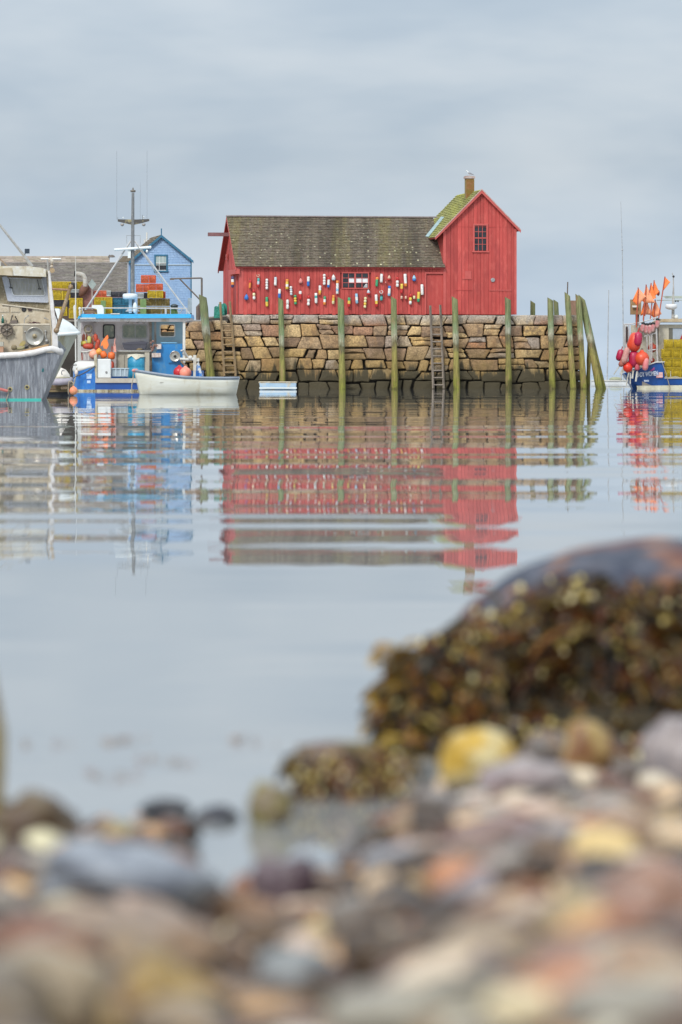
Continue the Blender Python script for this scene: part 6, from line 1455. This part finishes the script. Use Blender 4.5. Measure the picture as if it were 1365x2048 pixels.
# floats
GF = 'floats hung on the navy boat\'s stern rail'
def fb(*a): ball_buoy(*a, group=GF)
fb(1284.5,717,14.4,YR-.7,orr,'big orange ball float, lowest front centre of the cluster')
def fender(x0,y0,x1,y1,w_,Y,mm,lb): stick_buoy(x0,y0,x1,y1,w_*1.2,Y,mm,lb,'fender_float','float',GF)
fender(1276,666,1264,702,23,YR-.5,mat('float_orange_deep', (.66,.07,.03),(.58,.06,.03),.4,2),'large slanting orange float under the magenta one')
fender(1278,664,1275,692,14,YR-.85,mag,'magenta fender, highest of the cluster'); fender(1268,702,1268,734,18,YR-.45,mag,'wide magenta fender left of the big orange ball')
fender(1244,699,1238,722,13,YR-.2,mag,'dull magenta fender at the cluster\'s far left'); fender(1256,695,1247,728,11,YR-.7,mat('float_pink_white', (.60,.36,.32),(.45,.16,.14),.6,3),'pink and white slanting float with a black band')
fender(1251,715,1240,733,9.5,YR-.6,mat('float_brick', (.40,.13,.10)),'brick-red small float at the lower left of the cluster'); fender(1293.5,716,1290,741,10,YR-1.05,mat('float_pink', (.66,.18,.19),(.62,.24,.24),.5,3),'bright pink upright fender in front of the big orange ball')
fender(1275,727,1275,741,9,YR-.6,mat('float_rose', (.52,.10,.13)),'rose fender tucked under the big orange ball'); fb(1256,735,10,YR-.5,mat('float_scarlet', (.70,.04,.02),None,.4),'scarlet ball float above the white sticks')
fb(1305,696,9,YR+.4,mat('float_brown_orange', (.42,.06,.03),None,.5),'dark orange ball behind the white rail'); fender(1306,716,1304,728,8,YR+.5,MC['float_brown_orange'] if 'float_brown_orange' in MC else orr,'dark red float low behind the rail')
for k,(x0,y0,x1,y1,lb) in enumerate(((1287,648,1284,664,'first pink float under the top rail'),(1294,650,1292,667,'second pink float under the top rail'),(1301,649,1299,668,'third pink float under the top rail'),(1307,648,1305,664,'fourth pink float under the top rail'),(1316,640,1314,656,'black-capped pink float hanging right of the corner post'))):
    fender(x0,y0,x1,y1,7.5,YR-.1,mat('float_dusty_pink', (.42,.13,.14),(.6,.42,.38),.6,3),lb)
    m = MB(); m.smooth = True; m.ball(P(x0,y0-1,YR-.1), .15, 8, .8); m.build('black_cap', blackp, bpy.data.objects[[o_.name for o_ in col.objects if o_.get('label') == lb][0]], True)
for k,(x0,y0,x1,y1) in enumerate(((1240,731,1228,749),(1251,728,1240,749),(1245,741,1241,764),(1248,735,1243,751),(1258,744,1253,772),(1261,746,1261,768),(1267,741,1265,757),(1275,742,1272,763))):
    m = MB(); m.tube([P(x0,y0,YR-.55),P(x1,y1,YR-.55)], .045 if k not in (6,7) else .07, 5); tag(m.build('buoy_stick', mat('stick_white', (.66,.66,.62),(.45,.42,.35),.6,6)), ['longest leftmost white stick slanting out over the water','second slanting white stick from the left','short thin white stick under the brick-red float','white stick under the black-banded pink float','longest upright white stick before the navy bow corner','upright white stick close beside the longest one','thick short white stick left of the boat name','thick white stick nearest the boat name'][k]+', below the red floats', 'stick', 'white sticks trailing under the floats')
# traps aboard
for r_ in range(4):
    for c_ in range(2):
        y1 = 755.5-r_*19.3; x0 = 1324+c_*38+(r_ % 2)*2 + (r_ == 3)*3
        trap('yellow', x0, x0+37, y1-18.8, y1, YR+.15, ['bottom','third','second','top'][r_]+' yellow lobster trap of the '+['left','right'][c_]+' column on the navy boat', .8, True)
# ------------------------------------------------------------------ foreground: boulder, rockweed, stones, pebbles
def wet(name, palette_attr=True, rough=.3, spec=.3):
    m = bpy.data.materials.new(name); m.use_nodes = True; t = m.node_tree; b = t.nodes['Principled BSDF']
    at = N(t, 'ShaderNodeAttribute'); at.attribute_name = 'Col'
    tcn = N(t, 'ShaderNodeTexCoord'); f = ramp(t, noisen(t, tcn.outputs['Object'], 38, 5, .65), [(.3,.62),(.7,1.3)])
    c = mixc(t, 1.0, at.outputs['Color'], f, 'MULTIPLY'); t.links.new(c, b.inputs['Base Color']); b.inputs['Roughness'].default_value = rough; b.inputs['Specular IOR Level'].default_value = spec
    bn = N(t, 'ShaderNodeBump'); bn.inputs['Strength'].default_value = .35; bn.inputs['Distance'].default_value = .003
    t.links.new(noisen(t, tcn.outputs['Object'], 90, 4, .6), bn.inputs['Height']); t.links.new(bn.outputs[0], b.inputs['Normal']); return m
pebm = wet('wet_pebbles', rough=.34, spec=.32)
def ico(sub):
    import bmesh
    b = bmesh.new(); bmesh.ops.create_icosphere(b, subdivisions=sub, radius=1); v = [x.co.copy() for x in b.verts]; f = [tuple(q.index for q in x.verts) for x in b.faces]; b.free(); return v, f
I1, I2, I4 = ico(1), ico(2), ico(4)
def put_stone(m, c, ax, rot, colr, ic, seed, amp=.22, c2=None):
    Rm = Matrix.Rotation(rot[2],3,'Z') @ Matrix.Rotation(rot[0],3,'X') @ Matrix.Rotation(rot[1],3,'Y')
    v, f = ic; out = []; cs = []
    for q in v:
        k = 1 + amp*1.5*noise.noise(q*1.25+Vector((seed,seed*.7,0))) + amp*.55*noise.noise(q*3.1+Vector((0,seed,seed))) - .10*max(0, abs(q.x)**3+abs(q.y)**3-.75)
        p = Vector((q.x*ax[0]*k, q.y*ax[1]*k, q.z*ax[2]*k)); out.append(c + Rm @ p)
        if c2 is not None:
            w_ = smooth(-.1,.3,noise.noise(q*1.7+Vector((seed*2,0,3)))); cs.append(tuple(colr[i]*(1-w_)+c2[i]*w_ for i in range(3)))
    o = len(m.v); m.v += out; m.c += cs if c2 is not None else [colr]*len(out)
    for x in f: m.f.append([i+o for i in x]); m.m.append(0); m.sm.append(True)
# the boulder
def rowd(py):   # distance where that photo row meets the beach
    d = 11.0
    for _ in range(30): d = F*(1-ground(0.3, d))/(py-HY)*.5 + d*.5
    return d
BY = 11.9
m = MB(); v, f = ico(5); out = []; cs = []
bc = Vector((X(1300,BY), BY+.35, -.12)); bx = (X(1300,BY)-X(862,BY)); bzh = Z(1092,BY)+.12
for q in v:
    k = 1 + .10*noise.noise(q*1.1+Vector((2,5,1))) + .035*noise.noise(q*4)
    zz2 = abs(q.z)**.82*(1 if q.z > 0 else -1)
    x_ = q.x*(bx if q.x < 0 else bx*1.5)*(1.0)
    out.append(bc + Vector((x_*k, q.y*.62*k, zz2*bzh*(1+.04*noise.noise(q*3.1)))))
    n1_, n2_ = noise.noise(q*5+Vector((3,1,4))), noise.noise(q*11+Vector((1,1,7)))
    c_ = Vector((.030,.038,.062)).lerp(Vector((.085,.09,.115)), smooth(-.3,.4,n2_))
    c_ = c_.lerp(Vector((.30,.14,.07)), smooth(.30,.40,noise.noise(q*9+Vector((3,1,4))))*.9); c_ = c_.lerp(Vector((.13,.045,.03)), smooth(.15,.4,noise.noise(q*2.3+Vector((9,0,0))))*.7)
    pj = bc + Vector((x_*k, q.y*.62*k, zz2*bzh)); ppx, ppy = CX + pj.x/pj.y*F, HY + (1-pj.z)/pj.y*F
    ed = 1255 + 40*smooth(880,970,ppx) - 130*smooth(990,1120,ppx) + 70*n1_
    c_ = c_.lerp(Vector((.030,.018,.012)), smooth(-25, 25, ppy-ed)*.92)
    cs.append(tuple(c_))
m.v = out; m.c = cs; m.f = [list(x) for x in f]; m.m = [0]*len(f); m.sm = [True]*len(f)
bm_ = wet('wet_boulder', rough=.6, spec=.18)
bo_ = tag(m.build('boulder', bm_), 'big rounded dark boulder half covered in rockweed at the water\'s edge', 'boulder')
from mathutils.bvhtree import BVHTree
bt = BVHTree.FromPolygons(out, [tuple(x) for x in f])
# rockweed: forking straps with paired air bladders, draped over the boulder and its foot
rw = MB(); rb_ = random.Random(77)
ALG = [(.035,.022,.006),(.06,.036,.008),(.020,.014,.005),(.09,.055,.010),(.035,.012,.005),(.012,.009,.005),(.07,.022,.006),(.17,.065,.008),(.022,.016,.007),(.15,.10,.02),(.09,.025,.008),(.014,.010,.005)]
BLD_GLINT = [(.62,.50,.17),(.50,.38,.10),(.74,.64,.32),(.34,.24,.05),(.78,.68,.40)]  # pale bladder colours: bright highlights on the weed painted into the colour
def strap(p, d, n, L, wd, c):
    pts = [p]; 
    for i in range(4):
        d = (d + Vector((rb_.uniform(-.35,.35), rb_.uniform(-.3,.2), -.35 + rb_.uniform(-.25,.25)))).normalized(); pts.append(pts[-1] + d*L/4)
    s = d.cross(Vector((0,1,0)) + n*.3 + Vector((rb_.uniform(-.4,.4),0,rb_.uniform(-.4,.4)))).normalized()
    vs_ = []; 
    for i, q in enumerate(pts):
        w_ = wd*(.5,.9,1,1.1,.5)[i]; vs_ += [q - s*w_, q + s*w_]
    rw.colr = c; rw.add(vs_, [(2*i,2*i+1,2*i+3,2*i+2) for i in range(4)])
    return pts
def bladder(p, r):
    rw.colr = rb_.choice(BLD_GLINT) if rb_.random() < .9 else rb_.choice(ALG); v1, f1 = I1; rw.smooth = True
    rw.add([p + Vector((q.x*r, q.y*r, q.z*r*1.3)) for q in v1], f1); rw.smooth = False
rw.c = []
cnt = 0
for i in range(16000):
    if cnt > 4200: break
    px_ = rb_.uniform(770,1640); py_ = rb_.uniform(1170,1560)
    # where weed grows: below a sloping line that climbs to the right
    edge = 1255 + 40*smooth(880,970,px_) - 130*smooth(990,1120,px_) + 22*math.sin(px_*.03) + 15*math.sin(px_*.083)
    if py_ < edge + rb_.triangular(-150,110,0): continue
    d0 = P(px_, py_, 1.0) - Vector((0,0,1.0)); d0.normalize()
    hit = bt.ray_cast(Vector((0,0,1.0)), d0)
    if hit[0] is None:
        if px_ > 900 or px_ < 780: continue
        if py_ < 1275 + (900-px_)*.2: continue
        dist = 11.75 + rb_.uniform(0,.25); p = P(px_, py_, dist); n = Vector((-.3,-1,.3)).normalized()
        if p.z < -.05: continue
        if rb_.random() < .35: continue
    else: p, n = hit[0], hit[1]
    out_ = rb_.uniform(.0,.045) + .05*smooth(1320,1500,py_); p = p + n*out_
    c = rb_.choice(ALG); pts = strap(p, (Vector((rb_.uniform(-1,1),-.3,rb_.uniform(-.5,.6)))).normalized(), n, rb_.uniform(.06,.24)*(.35 + .65*smooth(20,140,py_-edge))*(.5 if px_ < 960 else 1), rb_.uniform(.003,.009), c)
    if rb_.random() < .09 + .4*max(-.2, noise.noise(p*6)): bladder(pts[rb_.randint(1,4)] + Vector((0,-.014,0)), rb_.choice([.004,.006,.008,.012]))
    cnt += 1
# amber tips standing proud of the left edge
for k in range(46):
    px_, py_ = rb_.choice(((800,1300),(795,1375),(815,1340),(790,1400),(830,1310),(780,1450),(800,1480),(870,1500))); px_ += rb_.uniform(-14,22); py_ += rb_.uniform(-14,28)
    p = P(px_, py_, 11.5+rb_.uniform(-.1,.1)); strap(p, Vector((-.7,-.1,rb_.uniform(.0,.9))).normalized(), Vector((0,-1,0)), rb_.uniform(.05,.10), .013, rb_.choice([(.26,.14,.012),(.18,.10,.012),(.32,.20,.03),(.10,.06,.012),(.07,.04,.01)]))
    if k % 2: bladder(p, .011)
for k in range(1500):       # apron of weed running down from the boulder to the left
    px_ = rb_.uniform(775,985); t_ = (px_-775)/210.0; py_ = rb_.uniform(1335 - 110*t_**.8, 1520)
    if px_ < 815 and py_ < 1350 + (815-px_)*1.5: continue
    p = P(px_, py_, 11.22 + .14*(1520-py_)/200 + rb_.uniform(-.03,.05))
    strap(p, Vector((rb_.uniform(-1,.6),-.3,rb_.uniform(-.5,.5))).normalized(), Vector((0,-1,0)), rb_.uniform(.04,.11), rb_.uniform(.004,.010), rb_.choice(ALG+[(.22,.13,.015),(.13,.08,.015)]))
    if rb_.random() < .10 + .5*max(-.2, noise.noise(p*6)): bladder(p+Vector((0,-.015,0)), rb_.choice([.005,.008,.011]))
for k in range(7000):       # undergrowth heap in front of and left of the boulder
    if k > 2600: break
    px_ = rb_.triangular(745,1340,900); py_ = rb_.uniform(1400,1570) if px_ < 900 else rb_.uniform(1440,1590)
    if px_ < 850 and py_ < 1400 + (850-px_)*.9: continue
    dd = 11.35 - .5*(py_-1400)/170 + rb_.uniform(-.05,.15); p = P(px_, py_, dd)
    strap(p, Vector((rb_.uniform(-1,1),-.3,rb_.uniform(-.2,.8))).normalized(), Vector((0,-1,0)), rb_.uniform(.04,.10), rb_.uniform(.006,.013), rb_.choice(ALG + ([(.30,.19,.02),(.38,.27,.04)] if px_ < 930 else [])))
    if rb_.random() < .22: bladder(p, rb_.uniform(.006,.012))
for k in range(260):       # weed draped over the long brown stone
    px_ = rb_.uniform(585,815); py_ = rb_.uniform(1500,1590)
    p = P(px_, py_, 9.9); strap(p, Vector((rb_.uniform(-1,1),-.2,rb_.uniform(-.4,.2))).normalized(), Vector((0,-1,0)), rb_.uniform(.02,.06), rb_.uniform(.003,.008), rb_.choice(ALG+[(.16,.06,.035),(.20,.09,.05),(.22,.13,.03)]))
    if rb_.random() < .12: bladder(p+Vector((0,-.02,0)), .006)
algm = wet('rockweed_wet', rough=.3, spec=.28)
tag(rw.build('rockweed', algm), 'olive and amber rockweed with pale air bladders draped over the boulder', 'seaweed', kind='stuff')
hm = MB(); hm.c = []     # holdfast mound under the weed
for k,(px_,py_,a,b_,c_) in enumerate(((850,1425,.12,.1,.15),(812,1500,.11,.1,.09),(915,1390,.13,.1,.19),(840,1500,.13,.12,.12),(960,1500,.16,.14,.13),(1100,1490,.2,.15,.12),(1250,1510,.2,.15,.13),(800,1540,.10,.1,.05))):
    put_stone(hm, P(px_,py_,11.52 if k < 3 else 11.38), (a,b_,c_), (0,0,0), (.028,.020,.008), I2, k+3.1, .3)
tag(hm.build('weed_mat', wet('weed_mat_dark', rough=.85)), 'dark matted weed bed at the boulder\'s foot', 'seaweed', kind='stuff')

# single stones the photo shows (column, row of its foot, width, height in photo px, colour, second colour, label)
STN = [
 (690,1592,230,112,(.17,.085,.055),(.22,.17,.06),'long reddish-brown weedy stone lying left of the boulder','elong'),
 (968,1600,160,140,(.52,.33,.05),(.60,.50,.26),'upright golden-yellow stone right in front of the rockweed',''),
 (1048,1602,180,85,(.38,.28,.29),(.50,.44,.42),'mauve-grey stone leaning on the yellow stone',''),
 (1172,1560,100,118,(.60,.42,.16),(.36,.17,.08),'yellow and rust stone standing under the boulder',''),
 (1100,1535,110,70,(.24,.22,.21),(.30,.20,.13),'small grey-brown stone behind the mauve one',''),
 (1350,1585,130,160,(.50,.43,.42),(.28,.26,.28),'pale pinkish stone at the right edge below the boulder',''),
 (240,1830,330,150,(.42,.46,.52),(.22,.24,.29),'broad flat blue-grey cobble near the left edge','flat'),
 (70,1710,170,125,(.20,.145,.085),(.13,.07,.04),'dark brown cobble at the left edge of the beach',''),
 (540,1652,90,84,(.26,.20,.12),(.33,.28,.11),'squat olive-brown stone at the left of the puddle',''),
 (560,1850,130,150,(.21,.155,.17),(.12,.07,.09),'purple-brown stone standing in the puddle',''),
 (330,1640,90,40,(.04,.045,.06),(.06,.05,.05),'small black stone breaking the water near the shore','flat'),
 (430,1645,90,30,(.05,.055,.075),(.08,.06,.06),'flat slate-dark stone just right of the small black one','flat'),
 (240,1700,70,60,(.55,.46,.20),(.4,.35,.2),'small yellow pebble stone behind the blue-grey cobble',''),
 (840,1705,100,90,(.52,.37,.24),(.48,.32,.19),'tan-orange stone above the dark gap in mid beach',''),
 (990,1730,210,95,(.24,.13,.12),(.36,.24,.21),'wide maroon stone in the middle of the beach','flat'),
 (1110,1740,150,90,(.52,.49,.50),(.42,.38,.40),'pale lilac-white stone right of the maroon one',''),
 (800,1790,130,110,(.50,.50,.53),(.44,.43,.46),'whitish stone beside the puddle',''),
 (1230,1740,160,110,(.50,.33,.20),(.42,.26,.16),'warm tan cobble in the right half of the beach',''),
 (990,1850,190,120,(.40,.35,.36),(.30,.24,.25),'large mauve-grey cobble in the lower right',''),
 (1160,1910,170,130,(.56,.44,.24),(.45,.36,.25),'sandy yellow cobble in the lower right',''),
 (1320,1880,210,150,(.47,.27,.19),(.38,.24,.19),'terracotta-pink cobble at the right edge',''),
 (790,1900,200,120,(.24,.17,.12),(.15,.12,.09),'dark brown cobble low in the middle',''),
 (470,1900,180,110,(.42,.23,.12),(.30,.17,.09),'rust-orange stone below the puddle',''),
 (230,1930,420,90,(.42,.27,.16),(.33,.21,.13),'long orange-brown flat stone under the blue-grey cobble','flat'),
 (90,2080,260,190,(.52,.41,.27),(.42,.33,.22),'big sandy cobble at the bottom left corner',''),
 (330,2110,200,210,(.55,.37,.13),(.40,.27,.11),'ochre-yellow cobble at the bottom edge',''),
 (600,2010,190,110,(.36,.38,.38),(.28,.29,.30),'grey-green stone near the bottom',''),
 (900,2090,480,130,(.50,.46,.36),(.42,.38,.31),'long pale beige slab stone at the bottom','flat'),
 (1290,2010,240,120,(.26,.27,.29),(.19,.20,.23),'slate-grey flat stone at the lower right','flat'),
 (1250,2110,260,150,(.53,.49,.40),(.44,.40,.34),'cream cobble in the bottom right corner',''),
 (700,1740,60,50,(.30,.27,.28),(.2,.2,.2),'little grey stone alone in the puddle',''),
 (1010,1665,120,55,(.55,.50,.42),(.45,.38,.30),'flat cream pebble stone below the yellow upright stone','flat'),
 (870,1640,90,60,(.40,.36,.34),(.30,.26,.25),'grey stone touching the foot of the yellow stone',''),
 (1190,1650,130,60,(.36,.34,.33),(.46,.38,.28),'grey stone under the yellow and rust stone','flat'),
 (60,1800,120,90,(.50,.47,.43),(.38,.33,.28),'off-white cobble against the left edge',''),
]
rs2 = random.Random(9)
for k,(px_,pf,wp,hp_,c1,c2,lb,kd) in enumerate(STN):
    g_ = .85 if 'golden' in lb else .58; c1 = tuple(q*g_ for q in c1); c2 = tuple(q*g_ for q in c2)
    x_ = 0
    d = rowd(pf)
    for _ in range(25):
        x_ = X(px_, d); d = .5*d + .5*F*(1-max(ground(x_, d),-.004))/(pf-HY)
    a = wp/F*d/2; h = hp_/F*d/2
    m = MB(); m.c = []
    put_stone(m, Vector((x_, d+a*.5, max(ground(x_,d),-.004)+h*.82)), (a*1.04, a*(.8 if kd != 'elong' else .45), h*1.08), (rs2.uniform(-.15,.15), rs2.uniform(-.12,.12), rs2.uniform(-.2,.2)), c1, ico(3) if k == 0 else I3 if 'I3' in globals() else ico(3), k*1.7+.3, .36 if k == 0 else .28, c2)
    tag(m.build('beach_stone', pebm), lb, 'stone', 'larger stones on the beach')
# seaweed-covered stone grazing the left edge of the frame
m = MB(); m.c = []; put_stone(m, Vector((X(-62,8.9), 8.9, .06)), (.066,.09,.33), (0,.03,0), (.20,.12,.03), ico(3), 5.5, .25, (.33,.24,.06)); tag(m.build('weedy_stone', pebm), 'upright amber-weeded stone cut off by the left edge above the beach', 'stone')
# pebbles nobody could count
PAL2 = [(.62,.50,.34),(.26,.15,.08),(.40,.30,.27),(.16,.08,.07),(.72,.64,.54),(.55,.32,.12),(.42,.16,.06),(.10,.08,.08),(.30,.31,.33),(.60,.42,.14),(.06,.035,.02),(.74,.69,.62),(.24,.09,.05),(.10,.06,.03),(.48,.38,.35),(.08,.05,.035),(.66,.50,.32),(.15,.085,.05),(.36,.22,.12),(.05,.03,.02)]
pb_ = MB(); pb_.c = []; n_ = 0
for k in range(12500):
    y = rs2.uniform(3.6, 11.6); hw_ = .105*y+1.2; x_ = rs2.uniform(-hw_, hw_); gz_ = ground(x_, y); dsh = shore(x_) - y
    if dsh < -.55: continue
    if dsh < 0 and rs2.random() > .10: continue
    if -.30 < x_ < .07 and 8.0 < y < 10.2 and rs2.random() < .95: continue
    r_ = rs2.choice([.012,.016,.02,.026,.034,.045,.055]) * rs2.uniform(.8,1.25) * (1 if y < 8 else .8)
    if dsh < 0: r_ *= .7
    c = rs2.choice(PAL2); kk = rs2.choice([.25,.42,.6,.78,.95,1.12])*rs2.uniform(.8,1.1); L_ = .3*c[0]+.6*c[1]+.1*c[2]; c = tuple(q*.66+L_*w_*.34 for q,w_ in zip(c,(1.15,.98,.8))); c = (min(.6,c[0]*kk*1.05), min(.55,c[1]*kk*.95), min(.5,c[2]*kk*.84))
    put_stone(pb_, Vector((x_, y, gz_+r_*rs2.uniform(.05,.5))), (r_*rs2.uniform(1,1.5), r_*rs2.uniform(.8,1.2), r_*rs2.uniform(.55,.85)), (rs2.uniform(-.4,.4), rs2.uniform(-.4,.4), rs2.uniform(0,6)), c, I2 if (r_ > .03 and y < 7) else I1, k*.37, .25); n_ += 1
print('pebbles', n_)
tag(pb_.build('pebbles', pebm), 'wet mixed pebbles covering the beach', 'pebbles', kind='stuff')

# torn weed scraps drifting in the shallows
rw = MB(); rw.c = []
for (a_,b_,n_) in ((250,1482,16),(330,1522,12),(205,1556,12),(100,1488,7),(470,1478,8),(545,1492,4),(1130,1010,0)):
    for k in range(n_):
        x_, y_ = a_+rb_.gauss(0,34), b_+rb_.gauss(0,5); d = F/(y_-HY); p = Vector((X(x_,d), d, .004))
        s_ = Vector((rb_.uniform(-1,1), rb_.uniform(-1,1), 0)).normalized()*rb_.uniform(.008,.024); t_ = Vector((-s_.y,s_.x,0)).normalized()*rb_.uniform(.003,.008)
        rw.colr = rb_.choice([(.24,.20,.20),(.20,.18,.17),(.26,.21,.18)]); rw.add([p-s_,p+t_,p+s_,p-t_,p+Vector((0,0,.006))], [(0,1,4),(1,2,4),(2,3,4),(3,0,4)])
tag(rw.build('floating_weed', algm), 'small torn scraps of purple-brown weed drifting off the beach', 'seaweed', kind='stuff')
